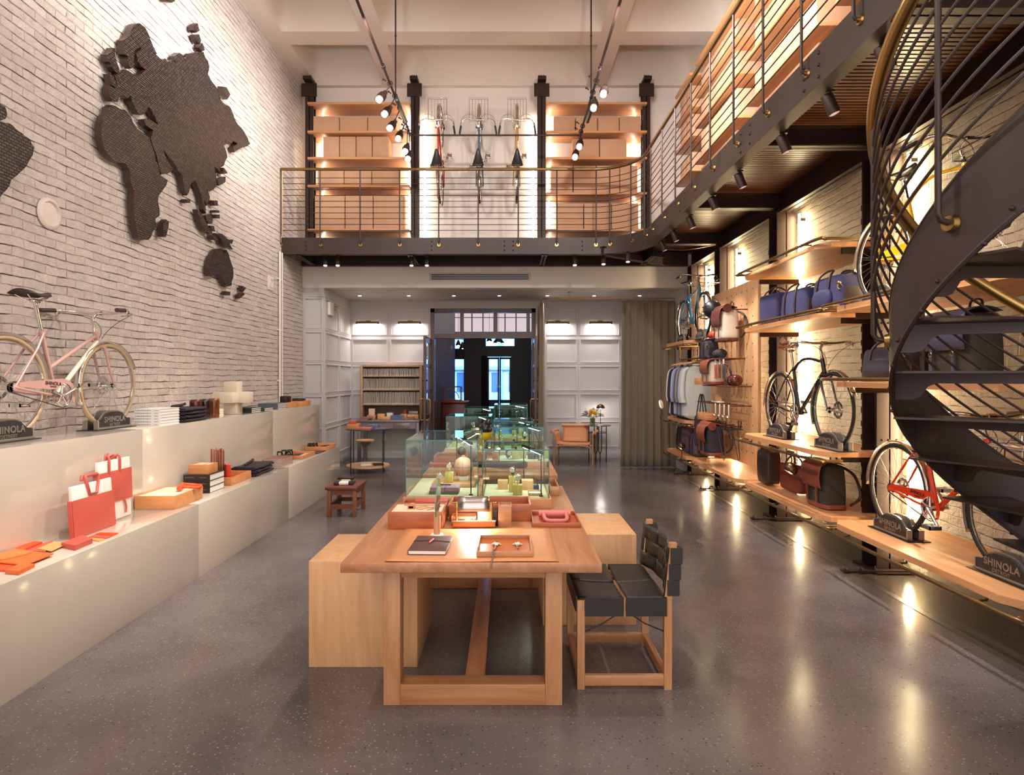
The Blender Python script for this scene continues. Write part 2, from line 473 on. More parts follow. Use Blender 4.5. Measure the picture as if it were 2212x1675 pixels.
M_dkbrn = mat('dark_leather', (52, 36, 32), .42, noise=.15, nscale=14, bump=.1, bscale=160)
M_glass = glassm('clear_glass')
M_gedge = mat('glass_edge', (48, 122, 108), .12, trans=.2)
M_white = mat('white_matte', (236, 232, 226), .6)
M_floor = concrete()
# ---------------------------------------------------------------- the room shell
XL, XR, YB, YA = -3.6, 3.45, 10.6, 12.4
ZC = 6.76
b = MB(); b.box(XL-.3, -2.5, -.12, 2.90, YA+.15, 0); struct('floor', b, M_floor)
b = MB(); b.box(2.95, -2.5, -.12, XR+.3, YA+.15, -.004)
M_floor2 = mat('concrete_shade_tone', (84, 76, 72), .22, noise=.2, nscale=3)  # same concrete as the floor, its shading put into a darker colour
struct('floor_border', b, M_floor2)
b = MB(); b.box(2.90, -2.5, -.10, 2.95, YA+.15, .003); struct('trim_1', b, mat('floor_strip', (112, 102, 98), .3, .5))
b = MB(); b.box(XL-.3, -2.5, 0, XL, YA, ZC+1); struct('wall_left', b, M_brickL)
b = MB(); b.box(XR, -2.5, -.1, XR+.3, YA, ZC+1)
M_brickR = brick('brick_warm_light_tone', (212, 196, 174), (198, 182, 160), (96, 76, 60), strength=.8)  # same paint as the left wall, warm light put into the colour
struct('wall_right', b, M_brickR)
# painted conduit at the far end of the brick
b = MB(); b.cyl((XL+.03, 9.46, 1.235), (XL+.03, 9.46, 3.64), .018); b.cyl((XL+.03, 9.56, 1.235), (XL+.03, 9.56, 3.64), .012)
for z in (1.6, 2.4, 3.2): b.box(XL, 9.42, z, XL+.03, 9.6, z+.02)
struct('trim_2', b, M_paint)
# wall above the alcove
b = MB(); b.box(XL, YB, 3.24, XR, YB+.2, ZC+1); struct('wall_back', b, M_paint)
# alcove
XA = -3.22
b = MB(); b.box(XL, YB+.001, 0, XA, YA, 3.24); b2 = b; struct('wall_alcove_left', b, M_panel)
b = MB(); b.box(3.12, YB+.001, 0, XR, YA, 3.24); struct('wall_alcove_right', b, M_panel)
DX0, DX1, DZ = -1.57, .59, 3.08
b = MB(); b.box(XA, YA, 0, DX0, YA+.15, 3.24); b.box(DX1, YA, 0, 3.12, YA+.15, 3.24); b.box(DX0, YA, DZ, DX1, YA+.15, 3.24)
struct('wall_alcove_back', b, M_panel)
b = MB(); b.box(XA, YB+.2, 3.24, 3.12, YA+.15, 3.36); struct('ceiling_alcove', b, M_panel)
# panelling
zr = [3.08, 2.49, 1.93, 1.355, .79, .20]
def panel_grid(b, us, zs, put, w_=.05):
    for i in range(len(us)-1):
        for j in range(len(zs)-1):
            u0, u1, z1, z0 = us[i]+w_, us[i+1]-w_, zs[j]-w_, zs[j+1]+w_
            t = .012
            put(b, u0-t, z0-t, u1+t, z0, 1.5); put(b, u0-t, z1, u1+t, z1+t, 1.5)
            put(b, u0-t, z0, u0, z1, 1.5); put(b, u1, z0, u1+t, z1, 1.5)
    for z in zs: put(b, us[0], z-w_+.012, us[-1], z-.002, 1); put(b, us[0], z+.002, us[-1], z+w_-.012, 1)
    for k, u in enumerate(us):
        for j in range(len(zs)-1):
            if k > 0: put(b, u-w_+.012, zs[j+1]+w_-.012, u-.002, zs[j]-w_+.012, 1)
            if k < len(us)-1: put(b, u+.002, zs[j+1]+w_-.012, u+w_-.012, zs[j]-w_+.012, 1)
b = MB()
fb = lambda b, u0, z0, u1, z1, k: b.box(u0, YA-.016*k, z0, u1, YA, z1)
panel_grid(b, [XA, -2.43, DX0], zr, fb); panel_grid(b, [.78, 1.47, 2.35, 3.12], zr, fb)
b.box(XA, YA-.02, 0, DX0, YA, .16, .003); b.box(DX1, YA-.02, 0, 3.12, YA, .16, .003)
fl = lambda b, u0, z0, u1, z1, k: b.box(XA, u0, z0, XA+.016*k, u1, z1)
panel_grid(b, [YB, 11.5, YA], zr, fl)
b.box(XA, YB, 0, XA+.02, YA, .16, .003)
ff = lambda b, u0, z0, u1, z1, k: b.box(u0, YB-.016*k, z0, u1, YB, z1)
panel_grid(b, [XL+.02, XA], zr, ff, .04)
b.box(XL, YB-.02, 0, XA+.02, YB, .16, .003)
o = struct('trim_3', b, M_panel)
# linear air grille in the bulkhead
t = thing('air_grille', 'long black slotted air grille in the white bulkhead', 'vent', (.09, YB, 3.38))
b = MB(); b.box(-1.37, YB-.012, 3.36, .42, YB, 3.50, .003); b.build('frame', M_panel, t, True)
b = MB()
for k in range(3): b.box(-1.33, YB-.016, 3.383+k*.036, .38, YB-.008, 3.403+k*.036)
b.build('slot', M_blk, t, True)
# small wall things on the brick
t = thing('wall_rosette', 'round white painted metal disc on the brick wall', 'wall disc', (XL, 4.72, 2.94))
b = MB(); b.lathe([(.005, 0), (.115, 0), (.125, .012), (.115, .026), (.095, .03), (.085, .012), (.004, .02)], (0, 0, 0), 32, Matrix.Rotation(PI/2, 4, 'Y'))
b.build('disc', mat('wall_white', (214, 202, 192), .5, bump=.3, bscale=30), t)
b = MB(); b.box(XL, 9.03, 2.98, XL+.02, 9.25, 3.2, .006); b.torus((XL+.02, 9.14, 3.09), .06, .012, 'X', 24, 6)
one('wall_plate', b, MATS['wall_white'], 'small square white cover plate with a ring at far end of brick wall', 'wall plate')

# ---------------------------------------------------------------- coffered ceiling
b = MB()
ribx = [(-3.6, -3.32), (-2.14, -1.83), (1.39, 1.73), (3.2, 3.45)]
riby = [(10.35, 10.6)]
yy = 10.35
ribs_y = [(10.5, 10.62)]
cy0 = 10.5
cells_y = []
while cy0 > -2.5:
    cells_y.append((cy0-1.27, cy0)); ribs_y.append((cy0-1.27-.36, cy0-1.27)); cy0 -= 1.63
for x0, x1 in ribx: b.box(x0, -2.5, ZC, x1, 10.62, ZC+.02)
cells_x = [(ribx[i][1], ribx[i+1][0]) for i in range(3)]
for y0, y1 in ribs_y:
    for x0, x1 in cells_x: b.box(x0, y0, ZC, x1, y1, ZC+.02)
def coffer(b, x0, x1, y0, y1):
    H = .62
    def f(u, v):
        # rounded vault: steep walls easing to a flat crown
        a = 2*u-1; c = 2*v-1
        m = max(abs(a)**1.0, abs(c)**1.0)
        q = (1-abs(a)**7)*(1-abs(c)**3.2)
        return (x0+(x1-x0)*(.5+.5*a), y0+(y1-y0)*(.5+.5*c), ZC+H*(q**.6))
    b.grid(f, 28, 20)
for x0, x1 in cells_x:
    for y0, y1 in cells_y: coffer(b, x0, x1, y0, y1)
o = b.build('ceiling', M_ceil, None, True, smooth=60); o['kind'] = 'structure'
b = MB(); b.box(XL-.3, -2.5, ZC+.75, XR+.3, YB+.2, ZC+.85); struct('ceiling_slab', b, M_ceil)

# ---------------------------------------------------------------- tiered display plinth on the left
LX, UX = -2.54, -2.955
def plinth(label, x0, x1, y0, y1, z0, z1, seams):
    t = thing('display_plinth', label, 'display plinth', ((x0+x1)/2, (y0+y1)/2, z0))
    ys = [y0]+seams+[y1]
    for a, c in zip(ys, ys[1:]):
        b = MB(); b.box(x0, a+.0015, z0, x1, c-.0015, z1, .0012); b.build('section', M_lac, t, True)
plinth('long low greige lacquer plinth along the left, front tier', UX+.001, LX, -1.5, 9.15, 0, .611, [2.95, 4.96, 7.0])
plinth('tall greige lacquer plinth against the white brick wall, back tier', XL+.001, UX, -1.5, 9.5, 0, 1.235, [4.88, 7.6])

b = MB(); b.box(-2.56, YA-.024, .37, -2.47, YA-.012, .50, .003); b.box(-2.53, YA-.027, .39, -2.50, YA-.023, .42); b.box(-2.53, YA-.027, .45, -2.50, YA-.023, .48)
one('wall_outlet', b, M_white, 'white power outlet on the panelling under the steel desk', 'outlet')
# ---------------------------------------------------------------- alcove downlights
for i, px in enumerate((768, 877, 977, 1078, 1185, 1289, 1390)):
    p = PZ(px, 634, 3.24)
    names = ['leftmost', 'second', 'third', 'fourth', 'fifth', 'sixth', 'seventh']
    t = thing('ceiling_downlight', 'small recessed downlight in the alcove ceiling, %s from the left' % names[i], 'downlight', (p.x, 11.62, 3.24), 0, 'alcove downlights')
    b = MB(); b.lathe([(.03, -.004), (.05, -.004), (.052, 0), (.03, 0)], (0, 0, 0), 20, None, False); b.build('trim_ring', M_white, t)
    b = MB(); b.cyl((0, 0, -.003), (0, 0, -.0005), .03); b.build('lamp', emit('lamp_glow', (255, 240, 220), 30), t)
    spot('downlight_beam', (p.x, 11.62, 3.22), (p.x, 11.62, 0), 26, 100, .9, NEUT, .03)
# ---------------------------------------------------------------- steel frame and mezzanine
ZM0, ZM1 = 3.64, 3.88
YW, XF = 9.6, 2.1
CR, CXc, CYc = .75, 1.35, 8.85      # curved corner
def edge_path(n=14, off=0.0):
    pts = [(XL+.01, YW-off)]
    for i in range(n+1):
        a = PI/2-(PI/2)*i/n
        pts.append((CXc+(CR-off)*math.cos(a), CYc+(CR-off)*math.sin(a)))
    pts.append((XF-off, 2.2))
    return pts
def path_at(off, s_):
    """point at arc length s_ along the edge, with tangent"""
    P = [Vector((x, y)) for x, y in edge_path(40, off)]
    for a, c in zip(P, P[1:]):
        L_ = (c-a).length
        if s_ <= L_: return a+(c-a)*(s_/L_), (c-a).normalized()
        s_ -= L_
    return P[-1], (P[-1]-P[-2]).normalized()
def ribbon(b, path, z0, z1, t):
    P = [Vector((x, y)) for x, y in path]
    rings = []
    for i, p in enumerate(P):
        d = (P[min(i+1, len(P)-1)]-P[max(i-1, 0)]).normalized(); nrm = Vector((-d.y, d.x))
        q = p+nrm*t
        rings.append([b.b.verts.new((p.x, p.y, z0)), b.b.verts.new((q.x, q.y, z0)), b.b.verts.new((q.x, q.y, z1)), b.b.verts.new((p.x, p.y, z1))])
    for a, c in zip(rings, rings[1:]):
        for k in range(4): b.b.faces.new((a[k], a[(k+1) % 4], c[(k+1) % 4], c[k])).smooth = True
    b.b.faces.new(rings[0]); b.b.faces.new(list(reversed(rings[-1])))
ep = edge_path()
mz = thing('mezzanine', 'dark steel mezzanine walkway along the back and right walls with a curved corner', 'mezzanine', (2.1, 9.6, 3.64))
b = MB(); ribbon(b, ep, ZM0, ZM1, .03)
# flanges
ribbon(b, edge_path(14, .0), ZM0-.012, ZM0, .12); ribbon(b, edge_path(14, 0), ZM1, ZM1+.012, .10)
b.build('fascia', M_steel, mz, True, label='brown patinated steel channel edge')
b = MB()
def bolt(b, x, y, z, ax):
    Mx = Matrix.Rotation(PI/2, 4, 'X') if ax == 'Y' else Matrix.Rotation(-PI/2, 4, 'Y')
    b.lathe([(.014, 0), (.012, .008), (.004, .012)], (x, y, z), 8, Mx)
for x in (-.04, .10, -1.2, -3.2, 1.2):
    for z in (3.69, 3.76, 3.83): bolt(b, x, YW, z, 'Y')
for y in (4.05, 4.25, 5.2, 5.4, 7.1, 7.3, 3.2):
    for z in (3.68, 3.76, 3.84): bolt(b, XF, y, z, 'X')
o = b.build('rivet', M_steelD, mz, True); o['kind'] = 'stuff'
# deck: ribbed underside
b = MB(); b.box(XL+.01, YW+.035, 3.86, XR-.01, YB-.01, 3.895)
b.box(XF+.035, 3.27, 3.86, XR-.01, YW+.02, 3.895)
b.b.verts.ensure_lookup_table()
pl = [(CXc+.76*math.cos(a), CYc+.76*math.sin(a)) for a in [PI/2*i/10 for i in range(11)]]+[(CXc, YW+.03), (2.13, YW+.03), (2.13, CYc)][1:]
poly = [(CXc+.74*math.cos(PI/2*i/10), CYc+.74*math.sin(PI/2*i/10)) for i in range(11)]+[(CXc+.0, YW+.03), (2.13, YW+.03), (2.13, CYc)]
o = b.build('deck', M_steelD, mz, True)
M_slat = wood('dark_slat', (64, 36, 22), (112, 68, 42), 'X', 1.0, .35)
b = MB()
y = 3.36
while y < YW:
    b.box(XF+.05, y, 3.83, XR-.25, y+.032, 3.859); y += .05
x = XL+.1
while x < 2.1:
    b.box(x, YW+.06, 3.83, x+.03, YB-.05, 3.859); x += .055
b.build('slat_soffit', M_slat, mz, True, smooth=0, label='ribbed brown underside')
def ibeam(b, x0, y0, x1, y1, z0, z1, w_=.12):
    d = Vector((x1-x0, y1-y0, 0)); L_ = d.length; a = math.atan2(d.y, d.x)
    M = Matrix.Translation((x0, y0, 0)) @ Matrix.Rotation(a, 4, 'Z')
    b.box(0, -.008, z0, L_, .008, z1, 0, M); b.box(0, -w_/2, z0, L_, w_/2, z0+.014, 0, M); b.box(0, -w_/2, z1-.014, L_, w_/2, z1, 0, M)
COLY = [3.35, 5.25, 7.15, 9.05, 10.42]
for y in COLY[:4]:
    b = MB(); ibeam(b, XF+.03, y, XR-.2, y, 3.655, 3.83)
    b.build('cross_beam', M_steelD, mz, True, smooth=0)
b = MB(); ibeam(b, XF+.03, 3.27, XR-.02, 3.27, 3.62, 3.86, .14); b.build('end_beam', M_steel, mz, True, smooth=0)
b = MB(); ibeam(b, 3.24, 3.3, 3.24, YB-.05, 3.59, 3.83, .12); b.build('wall_beam', M_steelD, mz, True, smooth=0)
b = MB(); ibeam(b, XL+.02, YB-.12, XR-.3, YB-.12, 3.60, 3.83, .1); b.build('wall_beam', M_steelD, mz, True, smooth=0)
for x in (-3.35, -1.55, .6, 2.35):
    b = MB(); ibeam(b, x, YW+.03, x, YB-.1, 3.60, 3.83, .09); b.build('cross_beam', M_steel, mz, True, smooth=0)
b = MB(); ibeam(b, 1.5, YW-.05, 2.7, YB-.15, 3.60, 3.74, .09); b.build('brace', M_steel, mz, True, smooth=0)
# guard rail: brass top rail, uprights with brass rosettes, thin wires
rl = thing('mezzanine_railing', 'bronze railing with thin horizontal rods following the curved mezzanine edge', 'railing', (2.1, 9.6, 3.88))
def p3(off, z, n=20): return [(x, y, z) for x, y in edge_path(n, off)]
hp = [(x, y, 4.966) for x, y in edge_path(20, .045)]
b = MB(); b.tube(hp, .024, 10); b.tube([(XL+.03, YW-.045, 4.966), (XL+.03, YW-.045, 4.9), (XL+.03, YW-.045, 3.9)], .012, 6)
b.build('handrail', M_brassD, rl, True, smooth=50)
b = MB()
for k in range(10):
    b.tube([(x, y, 4.00+k*.0925) for x, y in edge_path(20, .03)], .0055, 5)
b.build('rail_rods', M_steel, rl, True, smooth=60)
sl = .08
import itertools
posts = []
s_ = .12
tot = sum(((Vector(a)-Vector(c)).length for a, c in zip(edge_path(40), edge_path(40)[1:])))
# measured upright positions on the back run, then evenly down the right run
for px in (606, 692, 778, 863, 947, 1032, 1118, 1201, 1286):
    posts.append((px-VX)*YW/FPX-XL)
base = posts[-1]; arc0 = CXc-XL
for k, a in enumerate((22, 52, 80)):
    posts.append(arc0+CR*R(a))
run0 = arc0+CR*PI/2
yk = 8.62
while yk > 2.3:
    posts.append(run0+(CYc-yk)); yk -= .63
for s_ in posts:
    P, T = path_at(.03, s_); Pf, _ = path_at(0, s_)
    nrm = Vector((T.y, -T.x)).normalized()
    if (P+nrm*.01-Pf).length < (P-Pf).length: nrm = -nrm
    o3 = lambda k, z: (Pf.x+nrm.x*k, Pf.y+nrm.y*k, z)
    b = MB(); b.tube([o3(.045, 4.95), o3(.045, 3.84), o3(.045, 3.80), o3(.035, 3.78), o3(.0, 3.775)], .011, 8)
    up = b.build('upright', M_steel, rl, True, smooth=60)
    b = MB(); b.cyl(o3(.002, 3.775), o3(.014, 3.775), .033, .028, 14); b.cyl(o3(.014, 3.775), o3(.03, 3.775), .016, .014, 10)
    b.build('rosette', M_brass, up, True)

# columns
def col(name_lab, x0, x1, y0, y1, z0, z1, foot=True, bracket=False):
    t = thing('steel_column', name_lab, 'column', ((x0+x1)/2, (y0+y1)/2, z0), 0)
    b = MB(); b.box(x0, y0, z0, x1, y0+.014, z1); b.box(x0, y1-.014, z0, x1, y1, z1); b.box((x0+x1)/2-.006, y0, z0, (x0+x1)/2+.006, y1, z1)
    b.build('post', M_steelD, t, True, smooth=0)
    if foot:
        b = MB(); b.box(x0-.32, y0-.07, .008, x1+.0, y0-.01, .022); b.box(x0-.05, y0-.1, 0, x1+.04, y1+.06, .012)
        for k in (.29, .16, .04): b.lathe([(.014, 0), (.014, .012), (.006, .02), (.006, .035)], (x0-k, y0-.04, .02), 8)
        b.build('base_plate', M_steelD, t, True, smooth=0)
    b = MB()
    z = z0+.5
    while z < z1-.4:
        b.box(x0-.001, y1, z, x0+.045, y1+.012, z+.05); z += .12
    for z in (z0+1.05, z0+1.12, z0+2.05, z0+2.12, z0+2.9):
        for k in (.045, .10, .17): b.lathe([(.010, 0), (.008, .006), (.003, .009)], (x0+k if x1-x0 > .18 else x0+k*.6, y0, z), 8, Matrix.Rotation(PI/2, 4, 'X'))
    b.build('bracket', M_steelD, t, True, smooth=0)
    if bracket:
        b = MB(); b.box(x0-.06, y0-.02, z1-.30, x1+.06, y0, z1-.08); b.box(x0+.0, y0-.12, z1-.06, x1, y0+.1, z1)
        b.build('cap_plate', M_steelD, t, True, smooth=0)
    return t
for i, y in enumerate(COLY):
    lab = ['dark steel column behind the spiral stair, nearest of the right wall columns', 'dark steel column between the black and the orange bicycle shelves',
           'dark steel column between peg board and black bicycle shelf', 'dark steel column between shirt rack and peg board', 'dark steel column at the far right corner beside the curtain'][i]
    col(lab, 3.16, 3.38, y-.11, y+.11, 0, 3.59)
for i, (x0, x1) in enumerate(((-3.42, -3.28), (-1.63, -1.50), (.52, .66), (2.30, 2.43))):
    lab = ['leftmost upper steel column at the brick wall corner', 'upper steel column left of the hanging bicycles', 'upper steel column right of the hanging bicycles', 'upper steel column at the right end of the back shelves'][i]
    col(lab, x0, x1, 10.2, 10.34, ZM1, 6.72, False, True)

# LED strips (real lamps fixed on the wall behind the columns)
M_led = emit('led_strip', (255, 232, 180), 85)
M_ledc = emit('led_strip_cool', (255, 238, 210), 20)
def led(x, y, z0, z1, ax, m, lab):
    t = thing('led_strip_light', lab, 'light strip', (x, y, z0), 0)
    b = MB()
    if ax == 'X': x -= .055; b.box(x-.008, y-.012, z0, x+.008, y+.012, z1)
    else: y -= .05; b.box(x-.012, y-.008, z0, x+.012, y+.008, z1)
    b.build('diffuser', m, t, True)
    b = MB()
    for z in (z0+.05, (z0+z1)/2, z1-.08):
        if ax == 'X': b.box(x+.008, y-.006, z, x+.069, y+.006, z+.03)
        else: b.box(x-.006, y+.008, z, x+.006, y+.065, z+.03)
    b.build('standoff', M_steelD, t, True)
for i, y in enumerate(COLY[1:4]):
    led(XR-.014, y-.19, .12, 3.55, 'X', M_led, 'glowing vertical light strip on the right brick wall beside the %s column' % ['bicycle shelf', 'peg board', 'shirt rack'][i])
led(XR-.014, 10.2, .12, 3.55, 'X', M_led, 'glowing vertical light strip behind the blue bicycle')
for i, x in enumerate((-3.22, -1.70, -1.44, .46, .73, 2.24)):
    lab = ['left edge of the left box shelves', 'right edge of the left box shelves', 'left side of the hanging bicycles', 'right side of the hanging bicycles', 'left edge of the right box shelves', 'right edge of the right box shelves'][i]
    led(x, 10.585, 3.95, 6.25, 'Y', M_ledc, 'glowing vertical light strip at the '+lab)

# upper shelving of the back wall
def shelfboard(lab, x0, y0, x1, y1, z, m, grp, t=.038):
    b = MB(); b.box(x0, y0, z-t, x1, y1, z, .003)
    return one('wall_shelf', b, m, lab, 'shelf', grp)
def carton(x0, y0, z0, x1, y1, z1, lab, grp):
    b = MB(); b.box(x0, y0, z0, x1, y1, z1, .004)
    # lid seam: slightly larger lid
    o = one('cardboard_box', b, M_box, lab, 'box', grp)
    return o
sz = {'left': [6.30, 5.82, 5.374, 4.906, 4.164], 'right': [6.30, 5.82, 5.374, 4.78, 4.164]}
sx = {'left': (-3.36, -1.64), 'right': (.66, 2.36)}
ordn = ['top', 'second', 'third', 'fourth', 'lowest']
for side in ('left', 'right'):
    for i, z in enumerate(sz[side]):
        shelfboard('pale oak shelf, %s of the upper %s shelves on the back wall' % (ordn[i], side), sx[side][0], 10.13, sx[side][1], 10.57, z, M_shelf, 'upper back wall shelves')
BX = {('left', 1): ((674, 733, 794, 855), .27), ('left', 2): ((697, 733, 769, 804, 840), .37), ('left', 3): ((685, 743, 803, 863), .27), ('left', 4): ((679, 745, 806, 874), .58),
      ('right', 1): ((1196, 1243, 1291, 1338, 1385), .27), ('right', 2): ((1236, 1295, 1354), .33), ('right', 3): ((1190, 1238, 1288, 1339, 1378), .47), ('right', 4): ((1203, 1261, 1321, 1380), .45)}
cnt = ['first', 'second', 'third', 'fourth', 'fifth']
for (side, i), (pxs, h) in BX.items():
    for k in range(len(pxs)-1):
        x0 = (pxs[k]-VX)*10.2/FPX; x1 = (pxs[k+1]-VX)*10.2/FPX
        carton(x0+.008, 10.2, sz[side][i]+.001, x1-.008, 10.54, sz[side][i]+h, 'brown carton, %s from left on the %s of the upper %s back shelves' % (cnt[k], ordn[i], side), 'cartons on the %s upper back shelf row %s' % (side, ordn[i]))
# upper shelving of the right wall
bays = [('nearest', 2.2, 3.15), ('second', 3.45, 5.1), ('third', 5.38, 7.0), ('fourth', 7.28, 8.9), ('farthest', 9.15, 9.95)]
levels = [6.30, 5.82, 5.374, 4.84, 4.164]
rnd = random.Random(3)
for bi, (bn, y0, y1) in enumerate(bays):
    for i, z in enumerate(levels):
        shelfboard('pale oak shelf, %s shelf of the %s upper bay over the right mezzanine' % (ordn[i], bn), 2.78, y0, 3.34, y1, z, M_shelfY, 'upper right wall shelves')
        if i == 0 or bi == 0: continue
        n = rnd.choice((3, 4)) if y1-y0 > 1.2 else 2
        h = (levels[i-1]-z-.038)*rnd.choice((.62, .78, .86))
        a = y0+.1+rnd.random()*.05; c = y1-.1
        for k in range(n):
            ya = a+(c-a)*k/n; yb = a+(c-a)*(k+1)/n
            carton(2.84, ya+.008, z+.001, 3.25, yb-.008, z+h, 'brown carton, %s from the camera on the %s shelf of the %s upper right bay' % (cnt[k], ordn[i], bn), 'cartons on the upper right shelves')
for y in (5.24, 7.14, 9.03, 3.3):
    led(XR-.014, y, 3.95, 6.25, 'X', M_ledc, 'glowing vertical light strip behind the upper right shelves, %s' % {5.24: 'between the near and middle bays', 7.14: 'between the middle and far bays', 9.03: 'beside the last bay', 3.3: 'nearest the camera'}[y])
for i, y in enumerate((3.3, 5.24, 7.14, 9.03)):
    col('upper steel column against the right wall, %s from the camera' % cnt[i], 3.22, 3.36, y-.07, y+.07, ZM1, 6.72, False, False)

# small spotlights under the mezzanine edge
def downspot(x, y, z, tx, ty, tz, lab, pw=16, grp=None, beam=True, top=None):
    t = thing('spotlight', lab, 'spotlight', (x, y, z), 0, grp)
    d = (Vector((tx, ty, tz))-Vector((x, y, z-.09))).normalized()
    q = d.to_track_quat('Z', 'Y').to_matrix().to_4x4()
    c = Vector((x, y, z-.09))
    b = MB(); b.cyl((x, y, top or z), (x, y, z-.07), .012, None, 8); b.cyl((x, y, z), (x, y, z-.012), .03, None, 12)
    b.build('stem', M_blk, t, True)
    b = MB(); M = Matrix.Translation(c) @ q
    b.lathe([(.036, -.07), (.04, -.06), (.04, .075), (.032, .075), (.030, .05), (.002, .05)], (0, 0, 0), 16, M)
    b.build('housing', M_steelD, t, True)
    b = MB(); b.lathe([(.029, .052), (.029, .058)], (0, 0, 0), 14, M); b.build('lamp', emit('lamp_glow', (255, 240, 220), 30), t, True)
    if beam:
        a = c+d*.08
        spot('spotlight_beam', a, (tx, ty, tz), pw, 58, .7, NEUT, .03)
    return t
for i, y in enumerate((3.55, 4.15, 4.85, 5.75, 6.5, 7.3, 8.0, 8.6)):
    downspot(XF+.13, y, 3.63, 3.1, y-.15, 1.2, 'small dark spotlight under the right mezzanine edge, %s from the camera' % ['first', 'second', 'third', 'fourth', 'fifth', 'sixth', 'seventh', 'eighth'][i], 80, 'spotlights under the mezzanine edge', beam=True)
for i, (x, y) in enumerate(((1.9, 9.45), (1.55, 9.66), (1.1, 9.75), (-1.3, 9.78), (-1.55, 9.78), (-2.75, 9.78), (-2.95, 9.78))):
    downspot(x, y, 3.63, x*.9, 8.6, 0, 'small dark spotlight under the back walkway, %s from the right' % ['first', 'second', 'third', 'fourth', 'fifth', 'sixth', 'seventh'][i], 14, 'spotlights under the back walkway', beam=i in (1, 4, 6), top=3.83 if i else None)
